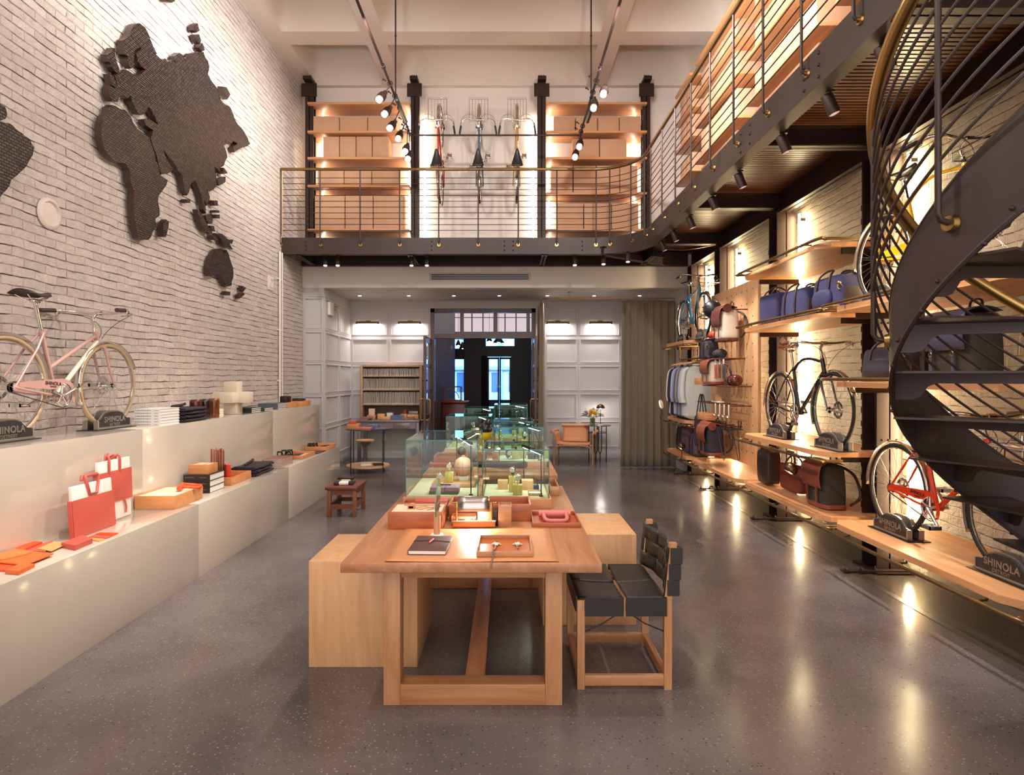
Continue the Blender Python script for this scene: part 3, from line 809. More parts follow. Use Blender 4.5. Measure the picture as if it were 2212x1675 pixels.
# ---------------------------------------------------------------- bicycles
M_spoke = mat('steel_spoke', (200, 196, 190), .3, 1.0)
M_tireB = mat('black_tyre', (30, 28, 28), .65)
M_tireC = mat('cream_tyre', (176, 152, 118), .6)
def polytube(b, pts, r, n=10, k=5): b.tube(smoothpath(pts, k), r, n)
def make_bike(label, paint, loc, rz, kind='diamond', saddle=None, grip=None, tire=None, rack=False, guard=True, accent=None, bar='swept', group=None, wb=1.04, letters=None, simple=False, rearlen=None, wheel_order=None):
    saddle = saddle or M_dkbrn; grip = grip or M_dkbrn; tire = tire or M_tireB
    t = thing('bicycle', label, 'bicycle', loc, rz, group)
    xr, xf, zr, RR = -wb/2, wb/2, .345, .345
    bb = Vector((xr+.43, 0, .285))
    st = Vector((xr+.30, 0, .74)); sd = (st-bb).normalized()
    ht = Vector((xf-.185, 0, .80)); hb = Vector((xf-.145, 0, .675))
    if kind == 'step': ht = Vector((xf-.155, 0, .77)); hb = Vector((xf-.125, 0, .68))
    seg = 6 if simple else 12
    # frame
    b = MB()
    b.cyl(bb+Vector((0, -.036, 0)), bb+Vector((0, .036, 0)), .022, None, 14)
    b.cyl(bb, st, .0155, None, seg)
    b.cyl(ht+(ht-hb).normalized()*.01, hb-(ht-hb).normalized()*.01, .019, None, seg)
    if kind == 'diamond': b.cyl(st-sd*.03, ht-Vector((0, 0, .02)), .0145, None, seg)
    elif kind == 'curved': b.tube(bez(st-sd*.035, st+Vector((.18, 0, .13)), ht+Vector((-.22, 0, .02)), ht-Vector((0, 0, .02)), 12), .0145, seg)
    else: b.cyl(bb+sd*.20, ht-Vector((0, 0, .03)), .0145, None, seg)
    for s in (-1, 1):
        dr = Vector((xr, s*.062, zr))
        b.tube([bb+Vector((-.02, s*.03, 0)), bb+Vector((-.14, s*.048, .01)), dr], [.011, .010, .008], 8)
        b.tube([st-sd*.02+Vector((0, s*.014, 0)), st+Vector((-.09, s*.045, -.13)), dr], [.008, .008, .007], 8)
        b.box(xr-.015, s*.062-.004, zr-.02, xr+.03, s*.062+.004, zr+.02, .002)
    b.build('frame', paint, t)
    b = MB(); b.cyl(bb+Vector((.02, 0, .01)), hb+Vector((-.01, 0, .02)), .0175, None, seg)
    b.build('down_tube', accent or paint, t)
    b = MB()
    sl = (hb-ht).normalized()
    cr = hb+sl*.03
    b.cyl(hb, cr, .017, None, 10); b.cyl(cr+Vector((0, -.05, 0)), cr+Vector((0, .05, 0)), .014, None, 10)
    for s in (-1, 1):
        b.tube(bez(cr+Vector((0, s*.05, .0)), cr+Vector((.05, s*.05, -.13)), Vector((xf-.07, s*.05, zr+.14)), Vector((xf, s*.052, zr)), 10), [.0125-.0005*i for i in range(11)], 8)
    b.build('fork', paint, t)
    # wheels
    for x in (xr, xf):
        b = MB(); b.torus((x, 0, zr), RR-.030, .0105, 'Y', 26 if simple else 44, 6)
        wl = b.build('wheel', M_chrome, t, smooth=60)
        b = MB(); b.torus((x, 0, zr), RR-.017, .0175, 'Y', 28 if simple else 48, 8)
        b.build('tyre', tire, wl, smooth=60)
        b = MB()
        ns = 14 if simple else 32
        for i in range(ns):
            a = 2*PI*i/ns; s = 1 if i % 2 else -1; c = a+(.55 if (i//2) % 2 else -.55)
            b.tube([(x+.02*math.cos(c), s*.028, zr+.02*math.sin(c)), (x+(RR-.038)*math.cos(a), 0, zr+(RR-.038)*math.sin(a))], .00125, 3, cap=False)
        b.build('spokes', M_spoke, wl, smooth=0)
        b = MB(); b.cyl((x, -.062, zr), (x, .062, zr), .009, None, 10); b.cyl((x, -.034, zr), (x, .034, zr), .017 if x > 0 else .034, None, 16)
        b.cyl((x, .031, zr), (x, .034, zr), .03, None, 16); b.cyl((x, -.034, zr), (x, -.031, zr), .03, None, 16)
        b.build('hub', M_chrome, wl)
        if not simple:
            b = MB(); b.lathe([(.055, 0), (.078, 0), (.078, .002), (.055, .002)], (x, .046, zr), 30, Matrix.Rotation(PI/2, 4, 'X'), False)
            for i in range(6):
                a = i*PI/3; b.tube([(x+.02*math.cos(a), .046, zr+.02*math.sin(a)), (x+.06*math.cos(a+.4), .046, zr+.06*math.sin(a+.4))], .004, 4)
            b.build('brake_disc', M_chrome, wl)
        # fender
        a0, a1 = (R(-20), R(185)) if x < 0 else (R(22), R(205))
        b = MB(); n = 26; P = []
        for i in range(n+1):
            a = a0+(a1-a0)*i/n
            row = [(x+(RR+.020-abs(q)*abs(q)*11)*math.cos(a), q, zr+(RR+.020-abs(q)*abs(q)*11)*math.sin(a)) for q in (-.026, -.015, 0, .015, .026)]
            P.append([b.b.verts.new(v) for v in row])
        for A, B in zip(P, P[1:]):
            for k in range(4): b.b.faces.new((A[k], A[k+1], B[k+1], B[k])).smooth = True
        b.build('fender', M_chrome, t, smooth=70, solid=.0015)
        if not simple:
            b = MB()
            for s in (-1, 1):
                a = a1-.35 if x < 0 else a1-.5
                b.tube([(x, s*.06, zr), (x+(RR+.016)*math.cos(a), s*.024, zr+(RR+.016)*math.sin(a))], .002, 4)
            b.build('fender_stay', M_chrome, t)
    # saddle
    sp = st+sd*.17 if kind != 'step' else st+sd*.20
    b = MB(); b.cyl(st, sp, .0135, None, 10); b.box(sp.x-.03, -.02, sp.z-.005, sp.x+.03, .02, sp.z+.02, .006)
    b.build('seatpost', M_chrome, t)
    b = MB()
    def sadf(u, v):
        L_ = -.14+.27*u
        wd = (.082*(1-u)**.9+.016)*(1 if u > .06 else .6+.4*u/.06)
        a = PI*v
        return (sp.x+L_, wd*math.cos(a), sp.z+.035+.028*math.sin(a)+.020*(u-.5)**2*4*.6+(.006 if u > .8 else 0))
    b.grid(sadf, 14, 10)
    b.build('saddle', saddle, t, smooth=70, solid=.006)
    b = MB()
    for s in (-1, 1): b.tube([(sp.x-.12, s*.045, sp.z+.04), (sp.x-.06, s*.022, sp.z+.012), (sp.x+.04, s*.022, sp.z+.012), (sp.x+.11, s*.008, sp.z+.045)], .0035, 5)
    b.build('saddle_rail', M_chrome, t)
    # stem and bars
    up = (ht-hb).normalized()
    s0 = ht+up*.01; s1 = ht+up*.13; s2 = s1+Vector((.075, 0, .03))
    b = MB(); b.cyl(s0, s1, .012, None, 10); b.cyl(s0, s0+up*.025, .019, .016, 12); b.tube([s1-up*.02, s1+Vector((.03, 0, .012)), s2], .013, 10); b.cyl(s2+Vector((0, -.025, 0)), s2+Vector((0, .025, 0)), .018, None, 12)
    b.build('stem', M_chrome, t)
    half = []
    if bar == 'swept': half = [(0, 0, 0), (.01, .09, .0), (.02, .17, .015), (-.02, .245, .02), (-.11, .275, .012), (-.2, .29, .004)]
    elif bar == 'flat': half = [(0, 0, 0), (0, .1, 0), (-.01, .2, .01), (-.05, .26, .012), (-.10, .29, .01), (-.16, .305, .004)]
    b = MB()
    rgt = [s2+Vector((p[0], -p[1], p[2])) for p in half]; lft = [s2+Vector(p) for p in half]
    pth = smoothpath(list(reversed(rgt))+lft[1:], 4)
    b.tube(pth, .0112, 8)
    hbo = b.build('handlebar', M_chrome, t, smooth=60)
    for side in (rgt, lft):
        b = MB(); e = side[-1]; f_ = side[-2]; d = (e-f_)
        b.tube([f_+d*-.15, e+d*.25], .0165, 10)
        b.build('grip', grip, hbo)
        b = MB(); g_ = side[-2]+Vector((.04, 0, 0)); b.cbox(g_+Vector((0, 0, -.012)), (.035, .025, .03), .005)
        b.tube([g_+Vector((0, 0, -.02)), g_+Vector((.02, 0, -.035)), e+Vector((.03, 0, -.045))], .005, 6)
        b.build('brake_lever', M_chrome, hbo)
        b = MB(); s = -1 if side is rgt else 1
        b.tube(bez(g_+Vector((.02, 0, -.015)), g_+Vector((.20, 0, .00)), s2+Vector((.17, s*.02, -.02)), hb+Vector((.03, s*.01, .04)), 14), .0022, 5)
        b.build('brake_cable', M_blk, t, smooth=60)
    # drivetrain
    yc = -.052
    b = MB(); b.torus((bb.x, yc, bb.z), .088, .0035, 'Y', 36, 5); b.torus((bb.x, yc, bb.z), .075, .004, 'Y', 36, 5)
    for i in range(5):
        a = 2*PI*i/5+.3; b.tube([(bb.x, yc, bb.z), (bb.x+.08*math.cos(a), yc, bb.z+.08*math.sin(a))], [.012, .006], 6)
    ca = R(-38 if kind != 'step' else 25)
    for s in (-1, 1):
        e = Vector((bb.x+s*-.165*math.cos(ca)*-1, s*-.085, bb.z+s*.165*math.sin(ca)))
        if s == 1: e = Vector((bb.x+.165*math.cos(ca), -.088, bb.z+.165*math.sin(ca))); o0 = Vector((bb.x, -.07, bb.z))
        else: e = Vector((bb.x-.165*math.cos(ca), .088, bb.z-.165*math.sin(ca))); o0 = Vector((bb.x, .07, bb.z))
        b.tube([o0, e], [.013, .010], 8)
        b.cyl(Vector((e.x, 0, e.z))+Vector((0, e.y*.9, 0)), Vector((e.x, e.y*1.5, e.z)), .006, None, 6)
    b.cyl((bb.x, -.075, bb.z), (bb.x, .075, bb.z), .012, None, 10)
    b.build('crankset', M_chrome, t)
    for s in (1, -1):
        ex = Vector((bb.x+s*.165*math.cos(ca), s*-.135, bb.z+s*.165*math.sin(ca)))
        b = MB(); b.cbox(ex, (.085, .065, .006), .001); b.box(ex.x-.045, ex.y-.04, ex.z-.012, ex.x-.037, ex.y+.04, ex.z+.012); b.box(ex.x+.037, ex.y-.04, ex.z-.012, ex.x+.045, ex.y+.04, ex.z+.012)
        b.box(ex.x-.045, ex.y-.04, ex.z-.012, ex.x+.045, ex.y-.032, ex.z+.012); b.box(ex.x-.045, ex.y+.032, ex.z-.012, ex.x+.045, ex.y+.04, ex.z+.012)
        b.build('pedal', M_chrome, t)
    b = MB()
    P = [(bb.x+.09*math.cos(a), yc, bb.z+.09*math.sin(a)) for a in [R(95)-R(190)*i/14 for i in range(15)]]+[(xr+.036*math.cos(a), yc, zr+.036*math.sin(a)) for a in [R(-95)-R(170)*i/8 for i in range(9)]]
    b.tube(P, .0042, 4, closed=True)
    b.build('chain', M_blk, t, smooth=0)
    if guard:
        b = MB()
        poly = [(xr+.03, zr+.035), (bb.x-.02, bb.z+.118)]+[(bb.x+.115*math.cos(a), bb.z+.115*math.sin(a)) for a in [R(85)-R(115)*i/8 for i in range(9)]]+[(bb.x+.085*math.cos(a), bb.z+.085*math.sin(a)) for a in [R(-25)+R(115)*i/8 for i in range(9)]]+[(bb.x-.07, bb.z+.045), (bb.x-.13, bb.z+.042), (xr+.03, zr+.005)]
        b.prism(poly, FR((0, yc-.012, 0), (1, 0, 0), (0, 0, 1)), .003)
        cg = b.build('chain_guard', paint, t, smooth=0)
        if letters:
            M = FR((bb.x-.105, yc-.0165, bb.z+.083), (1, 0, 0), (0, 0, 1)) @ Matrix.Rotation(R(-4), 4, 'Z')
            text('lettering', 'SHINOLA', .034, M, M_dkbrn, cg, False, .0008, .0006)
            M = FR((bb.x-.105, yc-.0165, bb.z+.060), (1, 0, 0), (0, 0, 1)) @ Matrix.Rotation(R(-4), 4, 'Z')
            text('lettering', 'DETROIT', .013, M, M_dkbrn, cg, False, .0008, 0)
    if rack:
        b = MB(); z = zr+RR+.10; x0, x1, w_ = xf-.10, xf+.26, .15
        b.tube([(x0, -w_, z), (x1, -w_, z), (x1, w_, z), (x0, w_, z)], .005, 6, closed=True)
        for q in (-.1, -.05, 0, .05, .1): b.tube([(x0, q, z), (x1, q, z)], .0035, 5)
        b.tube([(x0, -w_, z), (x0, -w_, z+.05), (x1, -w_, z+.05), (x1, w_, z+.05), (x0, w_, z+.05), (x0, w_, z)], .004, 5)
        for q in (-w_, w_): b.tube([(x1, q, z), (x1, q, z+.05)], .004, 5)
        for s in (-1, 1):
            b.tube([(xf, s*.06, zr), (xf+.07, s*.10, z)], .004, 5); b.tube([(xf, s*.06, zr), (xf-.03, s*.09, z)], .004, 5)
        b.build('front_rack', M_chrome, t, smooth=60)
    return t

def make_stand(label, loc, rz, side=-1, group='name plate wheel stands', small=False):
    """two crown shaped name plates clasping a wheel; local x along the wheel, plate faces -y"""
    t = thing('wheel_stand', label, 'bicycle stand', loc, rz, group)
    def crown(w_, h, ins):
        P = [(-w_, 0), (w_, 0), (w_, h*.50), (w_*.86, h*.52)]
        P += [(w_*.86-(w_*.86-w_*.42)*k/6, h*(.52+.40*(.5-.5*math.cos(PI*k/6)))) for k in range(1, 7)]
        P += [(w_*.30, h*.985), (0, h), (-w_*.30, h*.985)]
        P += [(-x, y) for x, y in reversed(P[3:10])]
        P += [(-w_, h*.50)]
        return P
    silver = mat('cast_silver', (168, 158, 150), .35, .8, noise=.1)
    face = mat('plate_face', (38, 34, 36), .45)
    b = MB(); b.box(-.245, -.085, 0, .245, .085, .006, .002); b.build('base_plate', M_blk, t)
    for s in (-1, 1):
        y = s*.036
        b = MB(); b.prism(crown(.2, .145, 0), FR((0, y-.007 if s < 0 else y+.007, .006), (1, 0, 0), (0, 0, 1)), .014 if s > 0 else -.014)
        b.box(-.205, min(y, y+s*.03), .004, .205, max(y, y+s*.03), .022, .004)
        for e in (-1, 1): b.box(e*.2-.006, y-s*.012, .004, e*.2+.006, y+s*.028, .078, .003)
        pl = b.build('name_plate', silver, t, smooth=20)
        b = MB(); M = FR((0, y+s*.0215, .016), (1, 0, 0), (0, 0, 1))
        b.prism([(x*.935, z*.86) for x, z in crown(.2, .145, 0)], M, .001)
        # recessed dark face
        fy = s
        pf = b.build('plate_face', face, pl, smooth=0)
        if s == side:
            u = (1, 0, 0) if side < 0 else (-1, 0, 0)
            text('lettering', 'SHINOLA', .062, FR((0, y+s*.0235, .078), u, (0, 0, 1)), silver, pl, False, .0015, .0012, .95)
            text('lettering', 'DETROIT', .032, FR((0, y+s*.0235, .036), u, (0, 0, 1)), silver, pl, False, .0015, 0, .95)
    return t

P_pink = mat('paint_pink', (196, 152, 144), .22, 0, coat=.5)
P_cream = mat('paint_cream', (226, 214, 186), .22, 0, coat=.5)
P_black = mat('paint_black', (24, 20, 20), .2, 0, coat=.6)
P_orange = mat('paint_orange', (226, 62, 24), .22, 0, coat=.5)
P_yellow = mat('paint_yellow', (242, 176, 12), .25, 0, coat=.4)
P_blue = mat('paint_sky_blue', (40, 150, 206), .25, 0, coat=.4)
P_red = mat('paint_red', (186, 60, 40), .3); P_navy = mat('paint_denim', (50, 78, 110), .3); P_must = mat('paint_mustard', (200, 142, 40), .3)

make_bike('dusty pink step-through bicycle on the tall plinth at left', P_pink, (-3.27, 4.43, 1.243), PI/2, 'step', M_dkbrn, M_dkbrn, M_tireC, False, True, P_cream, 'swept', None, 1.01, True)
make_stand('black name plate stand holding the rear wheel of the pink bicycle', (-3.27, 3.88, 1.2355), PI/2)
make_stand('black name plate stand holding the front wheel of the pink bicycle', (-3.27, 4.93, 1.2355), PI/2)
make_bike('black bicycle with arched top tube on the middle right shelf', P_black, (2.93, 5.93, 1.018), -PI/2, 'curved', M_brn, M_brn, M_tireB, False, False, None, 'flat', None, 1.05)
make_stand('black name plate stand under the front wheel of the black bicycle', (2.93, 5.41, 1.0105), -PI/2)
make_stand('black name plate stand under the rear wheel of the black bicycle', (2.93, 6.45, 1.0105), -PI/2)
make_bike('orange red bicycle on the low shelf behind the spiral stair', P_orange, (3.0, 4.10, .459), -PI/2, 'diamond', M_blk, M_blk, M_tireB, True, True, None, 'swept', None, 1.05, True)
make_stand('black name plate stand under the rear wheel of the orange bicycle', (3.0, 4.62, .4515), -PI/2)
make_stand('black name plate stand under the front wheel of the orange bicycle', (3.0, 3.58, .4515), -PI/2)
make_bike('bright yellow bicycle on the high shelf behind the spiral stair', P_yellow, (3.0, 4.28, 2.249), -PI/2, 'curved', M_blk, M_blk, M_tireB, True, True, None, 'swept', None, 1.05, False)
make_stand('black name plate stand under the rear wheel of the yellow bicycle', (3.0, 4.79, 2.2415), -PI/2)
make_stand('black name plate stand under the front wheel of the yellow bicycle', (3.0, 3.76, 2.2415), -PI/2)
make_bike('sky blue bicycle with a wire front rack on the far right high shelf', P_blue, (2.92, 9.44, 2.239), -PI/2, 'diamond', M_blk, M_blk, M_tireB, True, False, None, 'swept', None, 1.0, simple=False)
make_stand('black name plate stand under the front wheel of the sky blue bicycle', (2.92, 8.94, 2.2315), -PI/2)
make_stand('black name plate stand under the rear wheel of the sky blue bicycle', (2.92, 9.93, 2.2315), -PI/2)
# three hung on the back wall, nose up
for (px, P_, nm) in ((951, P_red, 'red'), (1036, P_navy, 'dark blue'), (1116, P_must, 'mustard yellow')):
    t = make_bike('%s bicycle hung nose up on the wall above the mezzanine' % nm, P_, (0, 0, 0), 0, 'diamond', M_blk, M_blk, M_tireB, True, False, None, 'swept', None, 1.0, simple=True)
    Rm = Matrix(((0, 1, 0), (0, 0, -1), (-1, 0, 0))).transposed()
    # local x -> +Z, local z -> -Y, local y -> -X
    Rm = Matrix(((0, -1, 0), (0, 0, -1), (1, 0, 0)))
    t.rotation_mode = 'XYZ'; t.rotation_euler = Rm.to_euler()
    x = (px-VX)*10.15/FPX
    t.location = (x, 10.565, 5.42)
    b = MB(); b.box(x-.03, 10.58, 6.02, x+.03, 10.6, 6.12); b.tube([(x, 10.58, 6.06), (x, 10.50, 6.05), (x, 10.46, 6.09)], .008, 6)
    one('bike_hook', b, M_blk, 'small black wall hook holding the %s hung bicycle' % nm, 'hook')
# ---------------------------------------------------------------- spiral stair
SX, SY, SR = 2.333, 2.386, .678
SZ0, SK, SH, SHH, SRH = 2.264, .555, .339, .844, .752
def zs(a): return SZ0+SK*(a-PI)
def sp_(a, r, dz): return (SX+r*math.cos(a), SY+r*math.sin(a), zs(a)+dz)
A0, A1 = R(-36), PI+(ZM1+.1-SZ0)/SK
stt = thing('spiral_stair', 'brown steel spiral stair with curved stringer at the right edge', 'staircase', (SX, SY, 0))
b = MB(); n = 110
rings = []
for i in range(n+1):
    a = A0+(A1-A0)*i/n
    row = []
    for r, dz in ((SR, -SH), (SR+.012, -SH), (SR+.012, 0), (SR, 0)):
        x, y, z = sp_(a, r, dz); row.append(b.b.verts.new((x, y, max(z, .002+(.001 if dz == 0 else 0)))))
    rings.append(row)
for p, q in zip(rings, rings[1:]):
    for k in range(4): b.b.faces.new((p[k], p[(k+1) % 4], q[(k+1) % 4], q[k])).smooth = True
for dz in (0, -SH):   # rolled edge flanges
    b.tube([sp_(A0+.6+(A1-A0-.6)*i/n, SR+.006, dz) for i in range(n+1)], .010, 6)
b.build('stringer', M_steel, stt, True, smooth=50)
b = MB(); b.cyl((SX, SY, 0), (SX, SY, ZM1+1.1), .06, None, 20); b.cyl((SX, SY, 0), (SX, SY, .02), .14, None, 24)
b.build('newel', M_steel, stt, True)
zt = .21
k = 0
while zt < ZM1-.02:
    am = PI+(zt-.02-(SZ0-SH))/SK
    a0, a1 = am-R(15), am+R(13)
    b = MB()
    P = [(SX+.05*math.cos(a0), SY+.05*math.sin(a0))]+[(SX+(SR-.003)*math.cos(a0+(a1-a0)*i/8), SY+(SR-.003)*math.sin(a0+(a1-a0)*i/8)) for i in range(9)]+[(SX+.05*math.cos(a1), SY+.05*math.sin(a1))]
    b.prism(P, Matrix.Translation((0, 0, zt-.01)), .01)
    # front lip that deepens into a bracket at the stringer
    u = Vector((math.cos(a0), math.sin(a0), 0)); v = Vector((0, 0, 1))
    prof = [(.06, -.01), (SR-.003, -.01), (SR-.003, -.13), (SR-.07, -.13), (SR-.10, -.118), (SR-.13, -.07), (SR-.16, -.055), (.06, -.055)]
    b.prism(prof, FR((SX, SY, zt), u, v), -.008)
    b.build('tread', M_steel, stt, True, smooth=0)
    zt += .21
# hand rail, rods and uprights
hb_ = [sp_(R(-10)+(A1-R(-10))*i/90, SRH, SHH) for i in range(91)]
b = MB(); b.tube(hb_, .029, 14); b.build('handrail', M_brass, stt, True, smooth=60)
b = MB()
for j in range(9):
    dz = .07+j*.083
    b.tube([sp_(R(0)+(A1-R(0))*i/90, SRH, dz) for i in range(91)], .0065, 6)
b.build('rail_rods', M_steel, stt, True, smooth=60)
for a in (R(20), R(62), R(104), R(150), R(192), R(234), R(276), R(318)):
    x, y, z = sp_(a, SRH, 0); c = (math.cos(a), math.sin(a))
    b = MB(); b.tube([sp_(a, SRH, SHH), (x, y, z-.12), (x-.012*c[0], y-.012*c[1], z-.145), (SX+(SR+.02)*c[0], SY+(SR+.02)*c[1], z-.155)], .0115, 8)
    up = b.build('upright', M_steel, stt, True, smooth=60)
    b = MB(); p0 = (SX+(SR+.012)*c[0], SY+(SR+.012)*c[1], z-.155); p1 = (SX+(SR+.032)*c[0], SY+(SR+.032)*c[1], z-.155)
    b.cyl(p0, p1, .034, .028, 16); b.build('rosette', M_brass, up, True)
b = MB()
zt = .21; k = 0
while zt < ZM1:
    am = PI+(zt-.02-(SZ0-SH))/SK
    for da in (-.16, .1):
        a = am+da; c = (math.cos(a), math.sin(a))
        b.ball((SX+(SR+.013)*c[0], SY+(SR+.013)*c[1], zt-.035+da*.4+.02), .009, 8)
    zt += .21
o = b.build('rivet', M_steelD, stt, True); o['kind'] = 'stuff'
# ---------------------------------------------------------------- world map pieces on the brick wall
def mapmat():
    m = bpy.data.materials.new('woven_map_face'); m.use_nodes = True
    N = m.node_tree.nodes; L = m.node_tree.links; p = N['Principled BSDF']
    tc = N.new('ShaderNodeTexCoord'); sp = N.new('ShaderNodeSeparateXYZ'); cb = N.new('ShaderNodeCombineXYZ')
    L.new(tc.outputs['Object'], sp.inputs[0]); L.new(sp.outputs[1], cb.inputs[0]); L.new(sp.outputs[2], cb.inputs[1])
    bt = N.new('ShaderNodeTexBrick'); bt.inputs['Scale'].default_value = 1
    bt.inputs['Brick Width'].default_value = .042; bt.inputs['Row Height'].default_value = .022
    bt.inputs['Mortar Size'].default_value = .0052; bt.inputs['Mortar Smooth'].default_value = .4
    bt.inputs['Color1'].default_value = lin((100, 84, 78)); bt.inputs['Color2'].default_value = lin((62, 48, 44)); bt.inputs['Mortar'].default_value = lin((12, 8, 8))
    L.new(cb.outputs[0], bt.inputs['Vector']); L.new(bt.outputs['Color'], p.inputs['Base Color'])
    iv = N.new('ShaderNodeMath'); iv.operation = 'SUBTRACT'; iv.inputs[0].default_value = 1; L.new(bt.outputs['Fac'], iv.inputs[1])
    bm = N.new('ShaderNodeBump'); bm.inputs['Strength'].default_value = .8; bm.inputs['Distance'].default_value = .01
    L.new(iv.outputs[0], bm.inputs['Height']); L.new(bm.outputs[0], p.inputs['Normal'])
    p.inputs['Roughness'].default_value = .38; p.inputs['Metallic'].default_value = .2
    return m
M_map = mapmat(); M_mapedge = mat('map_edge', (64, 42, 36), .35, 0)
XMAP = XL+.085
def A_(pts): return [(200+x/5.233, 30+y/5.233) for x, y in pts]
def B_(pts): return [(200+x/5.233, 330+y/5.233) for x, y in pts]
eur = A_([(340,300),(400,265),(430,190),(470,120),(530,105),(590,150),(615,200),(650,290),(700,400),(725,455),(690,440),(745,490),(780,520),(820,505),(840,545),(900,520),(940,560),(925,480),(975,440),(1010,460),(1040,520),(1060,490),(1110,520),(1100,450),(1180,435),(1210,460),(1250,430),(1270,490),(1300,530),(1318,600),(1300,680),(1330,740),(1375,800),(1410,850),(1432,900),(1430,955),(1490,1020),(1550,1050),(1590,1140),(1620,1220),(1680,1290),(1730,1370),(1780,1470),(1740,1500),(1690,1510),(1650,1530),(1600,1565),(1590,1500),(1640,1470),(1590,1440),(1560,1470),(1510,1420),(1478,1490),(1510,1560),(1522,1630)])\
    + B_([(1515,60),(1480,150),(1440,170),(1435,230),(1410,180),(1380,160),(1390,240),(1398,300),(1400,370),(1360,420),(1320,440),(1300,430),(1325,500),(1310,560),(1290,600),(1262,530),(1275,640),(1280,690),(1250,640),(1235,520),(1210,430),(1185,380),(1165,315),(1145,320),(1100,380),(1090,440),(1065,485),(1035,420),(1020,320),(1010,250),(960,200),(930,130),(905,90),(858,48)])\
    + A_([(815,1560),(805,1535),(818,1600)]) + B_([(868,112),(916,172),(900,205),(840,240),(780,245),(755,190),(735,90),(710,0)])\
    + A_([(655,1410),(685,1315),(640,1290),(600,1260),(575,1195),(640,1185),(700,1230),(738,1245),(665,1095),(630,1050),(595,1120),(555,1145),(520,1130),(490,1080),(440,990),(430,920),(400,960),(340,920),(290,945),(280,1000),(220,990),(188,920),(183,800),(230,830),(262,840),(275,780),(250,700),(310,650),(345,630),(400,640),(440,670),(500,700),(545,680),(600,630),(545,590),(510,540),(485,450),(550,400),(548,375),(480,410),(468,500),(470,590),(430,620),(405,560),(400,480),(355,455)])
afr = A_([(220,1030),(300,1070),(360,1090),(420,1150),(450,1220),(500,1300),(560,1340),(645,1400),(690,1540),(720,1670)]) + B_([(745,140),(770,260),(845,310),(830,370),(780,440),(740,490),(735,560),(755,640),(755,710),(705,750),(715,830),(685,880),(660,950),(630,985),(550,990),(515,960),(490,840),(465,700),(460,520),(470,440),(420,300),(415,190),(370,120),(300,110),(230,80),(160,0)]) + A_([(120,1500),(95,1400),(100,1300),(95,1250),(120,1170),(170,1130),(180,1060)])
pieces = [('black woven wall relief in the shape of Eurasia, the largest map piece', eur),
  ('black woven wall relief in the shape of Africa', afr),
  ('small map relief of Great Britain beside the top left of Eurasia', A_([(158,460),(200,440),(225,385),(250,390),(250,460),(270,540),(300,620),(290,680),(250,650),(215,600),(210,560),(170,540)])),
  ('small dark map relief strip below Great Britain', A_([(180,680),(230,690),(270,780),(262,840),(220,810)])),
  ('topmost small island relief above Siberia', A_([(1185,105),(1205,190),(1165,215),(1135,185),(1140,130)])),
  ('middle small island relief above Siberia', A_([(1200,230),(1225,300),(1205,345),(1170,300),(1150,240)])),
  ('lowest small island relief above Siberia', A_([(1240,330),(1265,410),(1230,430),(1200,380)])),
  ('tiny island relief off the far north coast of Eurasia', A_([(1460,820),(1510,830),(1555,910),(1520,970),(1460,920)])),
  ('small relief of a Japan like island, upper', B_([(1480,170),(1525,235),(1470,240)])),
  ('small relief of a Japan like island, lower', B_([(1405,310),(1500,270),(1500,330),(1430,372)])),
  ('relief of Madagascar right of southern Africa', B_([(800,800),(830,755),(860,790),(840,900),(825,955),(790,950),(795,870)])),
  ('tiny square relief of Sri Lanka below India', B_([(1055,525),(1100,530),(1100,570),(1065,570)])),
  ('long slanted relief of Sumatra', B_([(1180,640),(1230,680),(1290,800),(1350,900),(1340,920),(1270,880),(1220,780)])),
  ('relief of Borneo beside Sumatra', B_([(1275,710),(1340,690),(1355,750),(1350,805),(1310,800),(1285,760)])),
  ('upper tiny relief of the Philippines', B_([(1365,540),(1410,540),(1415,600),(1380,600)])),
  ('middle tiny relief of the Philippines', B_([(1385,650),(1430,655),(1430,680),(1390,675)])),
  ('lower tiny relief of the Philippines', B_([(1385,700),(1435,700),(1435,745),(1400,740)])),
  ('small dark relief just right of Sumatra tip', B_([(1325,825),(1370,830),(1380,890),(1345,880)])),
  ('small slanted relief of Java', B_([(1335,925),(1390,945),(1425,990),(1370,985)])),
  ('jagged relief of New Guinea above Australia', B_([(1380,910),(1460,915),(1530,980),(1590,985),(1575,1030),(1540,1020),(1585,1095),(1530,1070),(1480,1040),(1440,960)])),
  ('dark woven relief of Australia', B_([(1345,1180),(1400,1090),(1460,1085),(1490,1150),(1515,1100),(1550,1200),(1585,1300),(1590,1370),(1570,1500),(1530,1515),(1480,1450),(1435,1370),(1400,1390),(1325,1395),(1310,1300)])),
  ('tiny square relief of Tasmania below Australia', B_([(1505,1565),(1555,1575),(1550,1615),(1515,1610)])),
  ('upper small relief of New Zealand', B_([(1690,1505),(1735,1530),(1700,1575)])),
  ('lower small relief of New Zealand', B_([(1650,1610),(1700,1580),(1720,1600),(1660,1650)])),
  ('dark woven relief of South America at the left edge', [(0,262),(20,267),(40,284),(60,298),(73,318),(70,335),(57,358),(37,378),(23,388),(20,401),(0,425),(-60,440),(-110,420),(-120,320),(-60,270)]),
  ('small dark relief above South America at the left edge', [(0,224),(10,231),(15,247),(11,257),(0,261),(-30,262),(-30,230)]),
  ('small dark map relief at the top edge, above Eurasia', [(354,-14),(380,-12),(377,3),(370,6),(360,4)])]
import mathutils.geometry as mg
